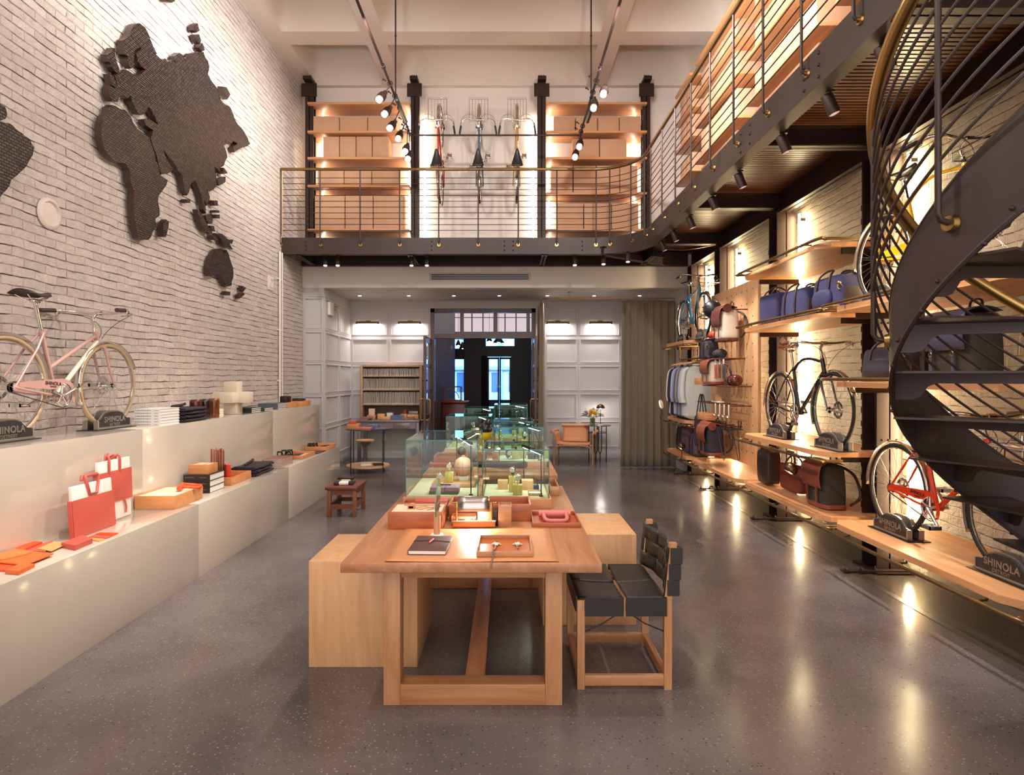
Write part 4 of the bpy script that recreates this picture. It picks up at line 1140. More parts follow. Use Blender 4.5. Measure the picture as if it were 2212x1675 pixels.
def coast(poly, seed):
    # small deterministic bays along every long edge
    q = random.Random(seed); out = []; n = len(poly)
    for i, (a, c) in enumerate(zip(poly, poly[1:]+poly[:1])):
        out.append(a); L_ = math.hypot(c[0]-a[0], c[1]-a[1]); k = int(L_/7)
        for j in range(1, k):
            t = j/k; o_ = q.uniform(-.9, .9)
            out.append((a[0]+(c[0]-a[0])*t-(c[1]-a[1])/L_*o_, a[1]+(c[1]-a[1])*t+(c[0]-a[0])/L_*o_))
    return out
for lab, poly in pieces:
    poly = coast(poly, len(poly))
    P = [PX(x, y, XMAP) for x, y in poly]
    P2 = [(p.y, p.z) for p in P]
    c = Vector((sum(p[0] for p in P2)/len(P2), sum(p[1] for p in P2)/len(P2)))
    root = thing('map_relief', lab, 'map piece', (XL, c.x, c.y), 0, None)
    tri = mg.tessellate_polygon([[Vector((0, a, b_)) for a, b_ in P2]])
    b = MB(); vs = [b.b.verts.new((XMAP, a, z)) for a, z in P2]
    for f in tri:
        try: b.b.faces.new([vs[i] for i in f])
        except ValueError: pass
    b.build('woven_face', M_map, root, True, smooth=0)
    b = MB(); n = len(P2)
    A = [b.b.verts.new((XMAP+.003, a, z)) for a, z in P2]; Bv = [b.b.verts.new((XL+.03, a, z)) for a, z in P2]
    for i in range(n):
        b.b.faces.new((A[i], A[(i+1) % n], Bv[(i+1) % n], Bv[i])).smooth = True
    b.build('rim', M_mapedge, root, True, smooth=40)
    b = MB(); b.box(XL, c.x-.01, c.y-.01, XL+.05, c.x+.01, c.y+.01); b.build('wall_mount', M_blk, root, True)
# ---------------------------------------------------------------- furniture of the middle row
def table(lab, x0, x1, y0, y1, zt=.76):
    t = thing('display_table', lab, 'table', ((x0+x1)/2, (y0+y1)/2, 0))
    n = 5; wd = (x1-x0)/n
    b = MB(); b.box(x0, y0, zt-.046, x1, y1, zt, .004); b.build('tabletop', M_oak, t, True)
    for yy in (y0+.145, y1-.25):
        for xa in (x0+.178, x1-.178-.085):
            b = MB(); b.box(xa, yy, 0, xa+.085, yy+.10, zt-.046, .003); b.build('leg', M_oakZ, t, True)
        b = MB(); b.box(x0+.263, yy+.001, .0, x1-.263, yy+.099, .105, .003); b.build('bottom_rail', M_oakX, t, True)
        b = MB(); b.box(x0+.263, yy+.01, zt-.12, x1-.263, yy+.09, zt-.046, .002); b.build('top_rail', M_oakX, t, True)
    xm = (x0+x1)/2
    b = MB(); b.box(xm-.045, y0+.245, .03, xm+.055, y1-.25, .102, .003); b.build('stretcher', M_oak, t, True)
    return t
table('large oak table nearest the camera with open square leg frame', -.80, .457, 2.885, 4.97)
table('second oak table in the middle row, behind the first glass cases', -.777, .466, 5.53, 7.62)
table('third oak table at the far end of the middle row', -.74, .44, 8.1, 9.6)
def block(lab, x0, y0, x1, y1, z1):
    b = MB(); b.box(x0, y0, 0, x1, y1, z1, .003)
    return one('plinth_block', b, M_ply, lab, 'wooden block')
block('pale oak cube plinth left of the near table', -1.13, 3.43, -.66-.0, 4.03, .605) if False else block('pale oak cube plinth left of the near table', -1.13, 3.43, -.51, 4.03, .605)
block('pale oak cube plinth right of the near table, behind the leather chair', .24, 4.01, .864, 4.64, .607)

# chair with black leather straps
ch = thing('dining_chair', 'oak framed chair with black woven leather seat and back beside the near table', 'chair', (.62, 3.46, 0))
M_strap = mat('black_strap_leather', (38, 33, 31), .42, noise=.25, nscale=9, bump=.12, bscale=120)
X0, X1, Y0, Y1 = .372, .872, 3.18, 3.74
for y in (Y0, Y1-.035):
    b = MB(); b.box(X0, y, 0, X0+.04, y+.035, .475, .003); b.build('leg', M_oakZ, ch, True)
    b = MB(); M = FR((X1-.02, y, 0), (1, 0, 0), (0, 0, 1))
    b.prism([(-.02, 0), (.02, 0), (.02, .47), (.048, .775), (.012, .775), (-.02, .47)], M, -.035, 0)
    b.build('leg', M_oakZ, ch, True, smooth=0)
    b = MB(); b.box(X0+.04, y+.004, .02, X1-.04, y+.031, .075, .002); b.build('side_stretcher', M_oakX, ch, True)
    b = MB(); b.box(X0+.04, y+.004, .42, X1-.04, y+.031, .46, .002); b.build('seat_rail', M_oakX, ch, True)
b = MB(); b.box(X1-.035, Y0+.035, .02, X1-.005, Y1-.035, .075, .002); b.build('floor_stretcher', M_oak, ch, True)
b = MB(); b.box(X0+.005, Y0+.035, .02, X0+.035, Y1-.035, .075, .002); b.build('floor_stretcher', M_oak, ch, True)
# seat: four wide straps that wrap the rails
xm, ym = (X0+X1)/2, (Y0+Y1)/2
for i, (xa, xb) in enumerate(((X0-.0, xm-.008), (xm+.008, X1-.03))):
    for j, (ya, yb) in enumerate(((Y0-.006, ym-.003), (ym+.003, Y1+.006))):
        b = MB()
        def f(u, v, xa=xa, xb=xb, ya=ya, yb=yb):
            x = xa+(xb-xa)*u; y = ya+(yb-ya)*v
            return (x, y, .487-.014*math.sin(PI*(x-X0)/(X1-X0))*math.sin(PI*(y-Y0)/(Y1-Y0))+(.003 if (i+j) % 2 else 0))
        b.grid(f, 8, 8)
        e = ya if j == 0 else yb
        xa2 = max(xa, X0+.042)
        b.box(xa2, e-.004, .395, xb, e+.004, .489)
        b.build('seat_strap', M_strap, ch, True, solid=.005)
b = MB(); b.box(X0-.006, Y0+.04, .40, X0-.0, Y1-.04, .488)
b.build('front_strap', M_strap, ch, True)
b = MB(); b.box(xm-.004, Y0-.0105, .39, xm+.001, Y0-.0085, .487); b.build('stitch', M_oakZ, ch, True, label='tan leather stitching')
# back: horizontal straps bowed backwards with vertical weave
for k, (z0, z1) in enumerate(((.50, .58), (.585, .665), (.67, .75))):
    b = MB()
    def f(u, v, z0=z0, z1=z1, k=k):
        y = Y0-.004+(Y1-Y0+.008)*u; z = z0+(z1-z0)*v
        return (X1-.02+.028*(z-.47)/.305-.028+.055*math.sin(PI*u)+.005*math.sin(PI*(6*u+k)), y, z)
    b.grid(f, 18, 3)
    for y in (Y0, Y1-.035): b.box(X1-.026+.028*(z0-.47)/.3, y-.004, z0, X1+.028+.028*(z1-.47)/.3, y+.039, z1)
    b.build('back_strap', M_strap, ch, True, solid=.004)
for k in range(3):
    b = MB(); ya = Y0+.07+k*.15
    def f(u, v, ya=ya, k=k):
        z = .505+.24*u; y = ya+.12*v; uu = (y-Y0)/(Y1-Y0)
        return (X1-.02+.028*(z-.47)/.305-.028+.055*math.sin(PI*uu)-.006*math.sin(PI*(3*u+k)), y, z)
    b.grid(f, 12, 4); b.build('back_strap', M_strap, ch, True, solid=.004)
b = MB()
for y in (Y0+.02,):
    b.tube([(X0+.04, y, .30), (X0+.14, y, .345), (xm-.05, y, .385), (xm-.04, y, .40)], .004, 6)
    b.tube([(X1-.03, y, .30), (X1-.14, y, .345), (xm+.05, y, .385), (xm+.04, y, .40)], .004, 6)
    b.ball((X1-.028, y-.005, .30), .011, 10)
b.build('tension_rod', M_blk, ch, True)

# ---------------------------------------------------------------- generic small goods
M_cream = mat('cream_felt', (226, 208, 176), .8)
M_redw = wood('red_wood_X', (150, 78, 46), (186, 106, 64), 'X', 2.0, .4, .1)
M_rlea = mat('red_leather', (196, 84, 74), .5, noise=.06, nscale=10, bump=.1, bscale=150)
M_dkg = mat('dark_cloth', (44, 40, 46), .8)
def open_box(name, lab, cat, x0, y0, x1, y1, z0, h, m, t=.010, inner=None, rz=0, fill=None):
    """box without lid; fill = height fraction of a raised floor"""
    cx_, cy_ = (x0+x1)/2, (y0+y1)/2
    r = thing(name, lab, cat, (cx_, cy_, z0), rz)
    a, c = (x1-x0)/2, (y1-y0)/2
    b = MB()
    b.box(-a, -c, 0, a, -c+t, h, .0015); b.box(-a, c-t, 0, a, c, h, .0015); b.box(-a, -c+t, 0, -a+t, c-t, h, .0015); b.box(a-t, -c+t, 0, a, c-t, h, .0015)
    b.build('side_walls', m, r)
    b = MB(); f = .006 if fill is None else h*fill
    b.box(-a+t, -c+t, .001, a-t, c-t, f); b.build('floor_panel', inner or m, r)
    return r
def solid_box(name, lab, cat, x0, y0, x1, y1, z0, z1, m, group=None, bev=.002, rz=0):
    c = ((x0+x1)/2, (y0+y1)/2, (z0+z1)/2)
    b = MB(); b.cbox(c, (x1-x0, y1-y0, z1-z0), bev, Matrix.Rotation(rz, 4, 'Z') if rz else None)
    return one(name, b, m, lab, cat, group)
def book(lab, x0, y0, x1, y1, z0, th, cover, spine='-Y', group=None, rz=0, pages=None):
    c = ((x0+x1)/2, (y0+y1)/2)
    r = thing('book', lab, 'book', (c[0], c[1], z0), rz, group)
    a, d = (x1-x0)/2, (y1-y0)/2; k = min(.003, th*.2)
    b = MB(); b.box(-a, -d, 0, a, d, k); b.box(-a, -d, th-k, a, d, th)
    if spine == '-Y': b.box(-a, -d, k, a, -d+k, th-k)
    elif spine == '-X': b.box(-a, -d, k, -a+k, d, th-k)
    elif spine == '+X': b.box(a-k, -d, k, a, d, th-k)
    b.build('cover', cover, r)
    b = MB(); g = .004; b.box(-a+g, -d+g, k, a-g, d-g, th-k); b.build('pages', pages or M_white, r)
    return r
def ulock(lab, c, rz, m, s=1.0):
    r = thing('bicycle_lock', lab, 'lock', c, rz)
    b = MB(); b.cyl((-.10*s, 0, .022*s), (.10*s, 0, .022*s), .022*s, None, 18); b.build('lock_bar', m, r)
    b = MB(); k = .07*s
    P = [(-k, 0, .026*s)]+smoothpath([(-k, -.03*s, .03*s), (-k*.98, -.11*s, .018*s), (-k*.7, -.15*s, .014*s), (0, -.158*s, .014*s), (k*.7, -.15*s, .014*s), (k*.98, -.11*s, .018*s), (k, -.03*s, .03*s)], 4)+[(k, 0, .026*s)]
    b.tube(P, .0125*s, 10); b.build('shackle', m, r)
    return r
def watch(lab, c, rz=0, strap=None, s=1.0, face=None, group=None):
    """watch closed round a C collar, standing on a thin pin"""
    r = thing('wristwatch', lab, 'watch', c, rz, group)
    b = MB(); b.cyl((0, 0, 0), (0, 0, .012*s), .003*s, None, 6)
    n = 26; P = []
    for i in range(n+1):
        a = 2*PI*i/n
        P.append([b.b.verts.new((w_, .026*s*math.sin(a), .042*s+.031*s*math.cos(a))) for w_ in (-.010*s, .010*s)])
    for A, B in zip(P, P[1:]): b.b.faces.new((A[0], A[1], B[1], B[0])).smooth = True
    b.build('strap', strap or M_chrome, r, solid=.0022*s)
    b = MB(); M = Matrix.Rotation(-PI/2, 4, 'X'); 
    b.lathe([(.0185*s, 0), (.0205*s, .003*s), (.0205*s, .007*s), (.018*s, .009*s)], (0, -.026*s, .052*s), 20, Matrix.Rotation(PI/2+.35, 4, 'X'))
    wc = b.build('watch_case', M_chrome, r)
    b = MB(); b.lathe([(.0165*s, .0092*s), (.0165*s, .0098*s)], (0, -.026*s, .052*s), 20, Matrix.Rotation(PI/2+.35, 4, 'X'))
    b.build('dial', face or M_cream, wc)
    return r

ZT = .76
# desk mat (slightly curled hide)
b = MB()
b.grid(lambda u, v: (-.59+.84*u, 2.905+.645*v, ZT+.003+.004*math.sin(7*u+2)*max(0, abs(2*v-1)-.8)*5*.5+.0015), 20, 14)
one('desk_mat', b, M_tan, 'large tan leather desk mat on the front of the near table', 'desk mat', solid=.003)
zm = ZT+.0075
nb = thing('notebook', 'dark brown notebook with an elastic band on the tan desk mat', 'notebook', (-.395, 3.14, zm), R(-2))
b = MB(); b.box(-.095, -.14, 0, .095, .14, .003, .001); b.box(-.095, -.14, .019, .095, .14, .022, .001); b.box(-.097, -.14, .001, -.093, .14, .021); b.build('cover', mat('aubergine_cover', (92, 58, 54), .5), nb)
b = MB(); b.box(-.092, -.137, .003, .092, .137, .019); b.build('pages', M_white, nb)
b = MB(); b.tube([(-.098, .03, .012), (-.096, .03, .0235), (0, .045, .0235), (.096, .02, .0235), (.098, .02, .012)], .0016, 5); b.build('elastic_band', M_blk, nb)
b = MB(); b.tube([(-.405, 3.115, zm+.029), (-.395, 3.165, zm+.029), (-.392, 3.185, zm+.029)], [.0065, .0065, .0075], 10)
one('pen', b, mat('red_plastic', (206, 52, 40), .3), 'short red pen lying on the brown notebook', 'pen')
tr = open_box('tray', 'shallow oak tray lined with orange leather on the desk mat', 'tray', -.15, 2.965, .128, 3.28, zm, .028, M_oakX, .008, mat('orange_leather', (188, 98, 44), .4, noise=.05, bump=.05, bscale=150))
for i, (x, lab) in enumerate(((-.055, 'left'), (.055, 'right'))):
    w_ = thing('wristwatch', 'silver wristwatch laid flat in the front tray, %s one' % lab, 'watch', (x, 3.15, zm+.007), 0)
    b = MB(); b.lathe([(.018, 0), (.021, .003), (.021, .008), (.018, .010)], (0, 0, 0), 20); b.cyl((-.026, 0, .005), (.026, 0, .005), .004, None, 8); b.build('watch_case', M_chrome, w_)
    b = MB(); b.lathe([(.016, .010), (.016, .0105)], (0, 0, 0), 20); b.build('dial', M_cream, w_)
    b = MB(); b.box(-.009, .02, .002, .009, .06, .006, .001); b.build('strap', M_chrome, w_)
    b = MB()
    if i == 0: pts = [(0, -.02, .005), (-.004, -.08, .006), (-.008, -.13, .008), (-.012, -.178, .029), (-.012, -.198, .027), (-.014, -.215, -.006), (-.018, -.25, -.006), (-.020, -.268, -.012), (-.020, -.278, -.035)]
    else: pts = [(0, -.02, .005), (0, -.05, .005), (.001, -.08, .004)]
    b.tube(smoothpath(pts, 3), .0045, 6); b.build('strap', mat('grey_cord', (120, 104, 98), .6), w_)
# round mirror on wooden post
mr = thing('table_mirror', 'round frameless mirror disc standing in a turned wooden post', 'mirror', (-.39, 3.36, zm))
b = MB(); b.lathe([(.036, 0), (.036, .010), (.034, .012)], (0, 0, 0), 28); b.build('base', M_white, mr)
b = MB(); b.lathe([(.019, .012), (.019, .130), (.017, .133)], (0, 0, 0), 20); b.build('post', M_oakZ, mr)
b = MB(); b.lathe([(.11, -.003), (.11, .003)], (0, .045, .20), 48, Matrix.Rotation(R(93), 4, 'Y')); b.build('glass_disc', mat('mirror_glass', (120, 190, 175), .05, 0, trans=.6, coat=.5), mr)
# box with cream lining and a leather cord thing
open_box('display_box', 'wooden box with cream top at left of the near table', 'box', -.70, 3.535, -.375, 3.80, ZT, .102, M_redw, .012, M_cream, 0, .93)
sl = thing('leather_strap_set', 'small tan leather pouch and loose cords on the cream topped box', 'strap', (-.58, 3.66, ZT+.095))
b = MB(); b.tube([(0, -.02, .012), (0, .02, .012)], [.022, .022], 14); b.box(-.02, -.02, 0, .02, .02, .025, .006); b.build('pouch', M_tan, sl)
b = MB(); b.tube(smoothpath([(.02, 0, .012), (.05, -.03, .004), (.10, .0, .006), (.15, .03, .004), (.17, .06, .004), (.10, .08, .004), (0, .07, .004), (-.06, .09, .004)], 5), .003, 5); b.tube(smoothpath([(.03, .01, .004), (.08, .04, .004), (.14, -.01, .004), (.10, -.05, .004)], 5), .0028, 5); b.build('cord', M_tan, sl)
open_box('display_box', 'low wooden tray box behind the cream topped box, holding a red clutch', 'box', -.69, 3.86, -.375, 4.08, ZT, .068, M_redw, .010)
cl = thing('clutch_bag', 'red leather clutch in the low box in front of the left glass case', 'clutch', (-.50, 3.97, ZT+.055))
b = MB(); b.cbox((0, 0, .010), (.22, .17, .020), .006); b.build('body', M_rlea, cl)
b = MB(); b.prism([(-.11, .085), (.11, .085), (.105, -.02), (0, -.045), (-.105, -.02)], Matrix.Translation((0, 0, .021)), .004); b.build('flap', M_rlea, cl)
open_box('display_box', 'long open reddish wooden box behind the metal lamp', 'box', -.36, 3.735, .15, 4.0, ZT, .105, M_redw, .012)
# metal shade lamp
lp = thing('desk_lamp', 'nickel and brass bench lamp with a curved hood and glowing bulb', 'lamp', (-.195, 3.57, ZT))
b = MB(); b.box(-.127, -.022, 0, .127, .03, .042, .003); b.build('base', mat('copper_base', (176, 112, 70), .35, .7, noise=.2), lp)
b = MB(); b.box(-.13, -.025, .042, .13, .033, .05, .002); b.ball((0, -.015, .055), .006, 8); b.build('base_plate', M_chrome, lp)
for s in (-1, 1):
    b = MB(); b.cyl((s*.105, 0, .05), (s*.105, 0, .155), .006, None, 10); b.cyl((s*.092, 0, .15), (s*.13, 0, .15), .004, None, 8); b.ball((s*.13, 0, .15), .007, 8); b.build('upright', M_brass, lp)
b = MB()
b.grid(lambda u, v: (-.092+.184*u, -.002+.055*math.sin(R(-105)+R(150)*v), .125+.062*math.cos(R(-105)+R(150)*v)), 4, 14)
b.build('hood', mat('nickel', (190, 176, 172), .28, 1.0, noise=.15), lp, solid=.0025)
b = MB(); b.cyl((-.06, .004, .118), (.06, .004, .118), .008, None, 12); b.build('bulb', emit('lamp_tube_glow', (255, 226, 180), 14), lp)
area('lamp_light', (-.195, 3.57, ZT+.105), .12, 2.0, WARM, (0, -.3, -1), .02)
# small boxes near the lamp
open_box('small_box', 'small dark wooden box of gold rings left of the striped boxes', 'box', -.335, 3.62, -.185, 3.72, ZT, .055, M_redw, .008, M_blk, 0, .6)
for k in range(5):
    b = MB(); b.torus((-.31+k*.026, 3.665+(k % 2)*.02, ZT+.038), .009, .0022, 'Z', 16, 6)
    one('ring', b, M_brass, 'gold ring in the small dark box, %s from left' % cnt[k], 'ring', 'gold rings in the small box')
open_box('small_box', 'striped wooden box right behind the metal lamp, left of the pair', 'box', -.175, 3.60, -.095, 3.70, ZT, .105, M_oakX, .008, M_blk, 0, .85)
open_box('small_box', 'striped wooden box right behind the metal lamp, right of the pair', 'box', -.052, 3.59, .028, 3.71, ZT, .125, M_oakX, .008, mat('pinkish_tray', (196, 150, 140), .5), 0, .9)
b = MB(); b.box(-.09, 3.62, ZT, -.056, 3.68, ZT+.09, .004); one('leather_roll', b, M_dkbrn, 'dark leather key case between the two striped boxes', 'key case')
open_box('tray', 'oak tray lined with red leather at right of the near table', 'tray', .152, 3.57, .44, 3.89, ZT, .03, M_redw, .008, mat('brick_leather', (176, 82, 52), .45))
ulock('pink leather wrapped U lock resting in the right tray', (.30, 3.795, ZT+.012), 0, mat('rose_leather', (212, 120, 112), .5, bump=.3, bscale=200))
open_box('display_box', 'small open wooden box at the right edge beside the glass case', 'box', .325, 4.53, .395, 4.93, ZT, .072, M_oakX, .008)

# ---------------------------------------------------------------- glass cases
def glasscase(lab, x0, y0, x1, y1, zb, zt, board=True, zt0=ZT, ledbar=True, pw=3.0):
    r = thing('glass_case', lab, 'display case', ((x0+x1)/2, (y0+y1)/2, zt0))
    if board:
        b = MB(); b.box(x0-.018, y0-.018, zt0, x1+.018, y1+.018, zb, .002); b.build('base_board', M_shelf, r, True)
    b = MB(); b.box(x0+.006, y0+.006, zb, x1-.006, y1-.006, zb+.004); b.build('lining', M_cream, r, True)
    for (a0, b0, a1, b1, nm) in ((x0, y0, x1, y0+.006, 'front'), (x0, y1-.006, x1, y1, 'back')):
        b = MB(); b.b.faces.new([b.b.verts.new(v) for v in ((a0, b0, zb+.004), (a1, b0, zb+.004), (a1, b0, zt), (a0, b0, zt))]); b.build('pane', M_glass, r, True, smooth=0)
    for a in (x0, x1):
        b = MB(); b.b.faces.new([b.b.verts.new(v) for v in ((a, y0, zb+.004), (a, y1, zb+.004), (a, y1, zt), (a, y0, zt))]); b.build('pane', M_glass, r, True, smooth=0)
    b = MB(); b.b.faces.new([b.b.verts.new(v) for v in ((x0, y0, zt), (x1, y0, zt), (x1, y1, zt), (x0, y1, zt))]); b.build('pane', M_glass, r, True, smooth=0)
    b = MB(); e = .0028
    for a in (x0, x1):
        for c in (y0, y1): b.box(a-e, c-e, zb+.002, a+e, c+e, zt)
        b.box(a-e, y0, zt-e*2.4, a+e, y1, zt+.001)
    for c in (y0, y1): b.box(x0, c-e, zt-e*2.4, x1, c+e, zt+.001)
    b.build('glass_edges', M_gedge, r, True, smooth=0)
    if ledbar:
        xa, xb = x1-.05, x1-.05-(y1-y0)*.2; ya, yb = y0+.05, y1-.06; z = zt-.03
        b = MB(); b.cyl((xa, ya, zb+.004), (xa, ya, z), .004, None, 8); b.cyl((xa, ya+.02, zb+.004), (xa, ya+.02, z-.02), .003, None, 8); b.cyl((xa, ya, zb+.004), (xa, ya, zb+.01), .014, None, 12); b.cyl((xb, yb, zb+.004), (xb, yb, z), .004, None, 8)
        d = Vector((xb-xa, yb-ya, 0)); a = math.atan2(d.y, d.x); M = Matrix.Translation((xa, ya, z)) @ Matrix.Rotation(a, 4, 'Z')
        b.box(-.02, -.011, -.008, d.length+.02, .011, .010, .002, M); b.build('lamp_bar', M_blk, r, True)
        b = MB(); b.box(0, -.008, -.0105, d.length, .008, -.0082, 0, M); b.build('lamp_strip', emit('case_led', (240, 255, 236), 34), r, True)
    return r
zc = .829
glasscase('large glass case at the front left of the near table with a leather ball', -.697, 4.15, -.201, 4.92, zc, 1.222)
glasscase('glass case at the front right of the near table with watches on posts', -.163, 4.10, .286, 4.64, zc, 1.162)
glasscase('glass case at the front right of the second table', -.077, 5.90, .368, 6.33, .833, 1.17)
glasscase('glass case behind the front right one on the second table', -.143, 6.64, .294, 7.25, .833, 1.17)
glasscase('wide glass case at the left of the second table', -.70, 6.95, -.18, 7.5, .833, 1.206)
glasscase('glass case at the right of the third table, tallest', -.17, 8.2, .28, 8.7, .833, 1.285)
glasscase('glass case at the left of the third table', -.62, 8.85, -.20, 9.4, .833, 1.205)
zf = zc+.0045
M_bam = wood('bamboo_block', (196, 168, 84), (222, 198, 112), 'Z', 4, .5)
def post(lab, cx_, cy_, w_, h, z=zf, m=None, grp=None):
    return solid_box('display_block', lab, 'display block', cx_-w_/2, cy_-w_/2, cx_+w_/2, cy_+w_/2, z, z+h, m or M_bam, grp)
# left case contents
solid_box('display_riser', 'flat wooden riser board in the large left glass case', 'riser', -.56, 4.48, -.24, 4.84, zf, zf+.03, M_shelf)
zr_ = zf+.0305
solid_box('display_block', 'small white cradle block under the leather ball', 'display block', -.365, 4.60, -.295, 4.66, zr_, zr_+.035, M_white)
bl = thing('leather_ball', 'pale tan leather ball with stitched seams in the left glass case', 'ball', (-.335, 4.63, zr_+.033))
M_ball = mat('blush_leather', (214, 158, 128), .45, noise=.05)
b = MB(); b.ball((0, 0, .074), .074, 30); b.build('sphere', M_ball, bl)
b = MB(); b.torus((0, 0, .074), .0745, .0012, 'Z', 40, 5); b.torus((0, 0, .074), .0745, .0012, 'X', 40, 5); b.torus((0, 0, .074), .0745, .0012, 'Y', 40, 5); b.build('seam', M_brn, bl)
b = MB(); b.lathe([(.014, .146), (.013, .156), (.004, .158)], (0, 0, 0), 12); b.build('valve_cap', M_tan, bl)
post('bamboo block under the upper watch in the left glass case', -.435, 4.55, .062, .075, zr_)
watch('silver watch on the taller block in the left glass case', (-.435, 4.55, zr_+.0755), 0, M_chrome)
post('low bamboo block under the front watch in the left glass case', -.50, 4.44, .055, .045)
watch('silver watch on the low block in the left glass case', (-.50, 4.44, zf+.0455), .3, M_chrome)
book('white and olive notebook, lower of two in left glass case', -.545, 4.22, -.345, 4.38, zf, .022, mat('olive_cover', (110, 104, 84), .6), '-Y')
nbk = book('lilac notebook with elastic, upper of two in the left glass case', -.54, 4.22, -.335, 4.38, zf+.0225, .024, mat('lilac_cover', (178, 130, 142), .6), '-Y')
b = MB(); b.box(.0, -.081, -.001, .004, .081, .0255); b.build('elastic_band', M_blk, nbk)
b = MB(); b.cyl((-.49, 4.32, zf+.052), (-.40, 4.31, zf+.052), .004, None, 8); one('pen', b, M_blk, 'black pen on the lilac notebook', 'pen')
# right case contents
post('bamboo block at the front under the lower watch in the right glass case', .075, 4.22, .065, .07)
watch('silver watch on the front block in the right glass case', (.075, 4.22, zf+.0705), .2, M_chrome)
post('taller bamboo block under the back watch in the right glass case', .045, 4.32, .065, .11)
watch('watch on the taller back block in the right glass case', (.045, 4.32, zf+.1105), -.3, M_dkbrn)
post('pale block left of the watches in the right glass case', -.03, 4.44, .075, .065, m=M_ply)
post('clear pale block right of the watches in the right glass case', .15, 4.42, .085, .07, m=M_ply)
open_box('tray', 'small cream tray in the right glass case', 'tray', .15, 4.17, .245, 4.30, zf, .018, M_ply, .005, M_white)
b = MB(); b.tube([(.225, 4.32, zf), (.215, 4.34, zf+.09)], .004, 8); one('pen', b, M_blk, 'black pen standing in the right glass case', 'pen')
solid_box('card_case', 'dark blue card case in the right glass case', 'card case', .18, 4.40, .235, 4.44, zf, zf+.03, mat('navy_leather', (40, 56, 96), .5))
# second table goods
z2 = .8375
post('bamboo block in the front right case of the second table, left', .09, 6.05, .075, .085, z2)
post('bamboo block in the front right case of the second table, right', .165, 6.10, .06, .08, z2)
watch('dark banded watch left of the blocks in the second table case', (.01, 6.05, z2), .4, M_blk, 1.25)
watch('watch on the left bamboo block of the second table case', (.09, 6.05, z2+.0855), 0, M_dkbrn, 1.1)
cm = thing('camera', 'small black and chrome camera in the front right case of the second table', 'camera', (.265, 6.06, z2), .3)
b = MB(); b.box(-.055, -.02, 0, .055, .02, .06, .006); b.build('body', M_blk, cm)
b = MB(); b.cyl((0, -.02, .03), (0, -.05, .03), .024, None, 18); b.cyl((.04, 0, .06), (.04, 0, .068), .008, None, 10); b.build('lens', M_chrome, cm)
open_box('display_box', 'open wooden box at the left front of the second table', 'box', -.73, 5.98, -.40, 6.32, ZT, .11, M_redw, .012, M_blk, 0, .5)
b = MB(); b.ball((-.455, 6.06, ZT+.155), .045, 18); b.box(-.47, 6.05, ZT+.056, -.44, 6.07, ZT+.12); one('bronze_ball', b, mat('bronze', (96, 74, 50), .3, .9), 'dark bronze ball in the open box of the second table', 'ball')
b = MB(); b.ball((-.385+.0, 6.45, ZT+.10), .10, 24); one('stone_ball', b, mat('grey_ball', (150, 146, 136), .5), 'large pale grey ball behind the open box', 'ball')
bt_ = thing('bat', 'wooden bat with orange wrapped grip lying across the second table', 'bat', (-.26, 5.70, ZT))
b = MB(); b.tube([(-.20, 0, .07), (0, 0, .07), (.2, 0, .07), (.43, 0, .07), (.455, 0, .07)], [.018, .024, .034, .037, .02], 18); b.build('barrel', mat('dark_bat', (56, 34, 28), .35), bt_)
b = MB(); b.tube([(-.47, 0, .07), (-.455, 0, .07), (-.44, 0, .07), (-.20, 0, .07)], [.027, .028, .018, .019], 14); b.build('grip', mat('orange_wrap', (178, 76, 40), .6, bump=.3, bscale=90), bt_)
for x in (-.2, .38):
    b = MB(); b.prism([(-.02, 0), (.02, 0), (.02, .045), (.008, .034), (-.008, .034), (-.02, .045)], FR((x-.012, 0, 0), (0, 1, 0), (0, 0, 1)), .024) if False else b.box(x-.012, -.03, 0, x+.012, .03, .034, .002); b.build('cradle', M_oakX, bt_)
hs = thing('bust_stand', 'dark helmet shape with yellow lower bowl on a stand between the cases', 'helmet', (-.23, 6.45, ZT))
b = MB(); b.cyl((0, 0, 0), (0, 0, .24), .012, None, 10); b.cyl((0, 0, 0), (0, 0, .012), .07, None, 20); b.build('stand', M_blk, hs)
b = MB(); b.lathe([(.012, .22), (.05, .235), (.07, .28), (.072, .31)], (0, 0, 0), 24); b.build('bowl', mat('yellow_glaze', (204, 186, 40), .3), hs)
b = MB(); b.ball((0, 0, .345), .072, 24, (1, 1, .95)); b.ball((.03, -.01, .415), .04, 16); b.build('dome', mat('black_gloss', (22, 24, 28), .15), hs)
sl2 = thing('ball_lamp', 'small silver ball lamp glowing underneath beside the dark helmet', 'lamp', (-.315, 6.40, ZT))
b = MB(); b.cyl((0, 0, 0), (0, 0, .30), .005, None, 8); b.cyl((0, 0, 0), (0, 0, .01), .045, None, 20); b.build('stand', M_blk, sl2)
b = MB(); b.lathe([(.045*math.cos(a), .32+.045*math.sin(a)) for a in [R(-20)+R(108)*i/10 for i in range(11)]], (0, 0, 0), 24); b.build('lamp_shade', M_chrome, sl2)
b = MB(); b.ball((0, 0, .312), .022, 14); b.build('bulb', emit('bulb_glow', (255, 220, 170), 40), sl2)
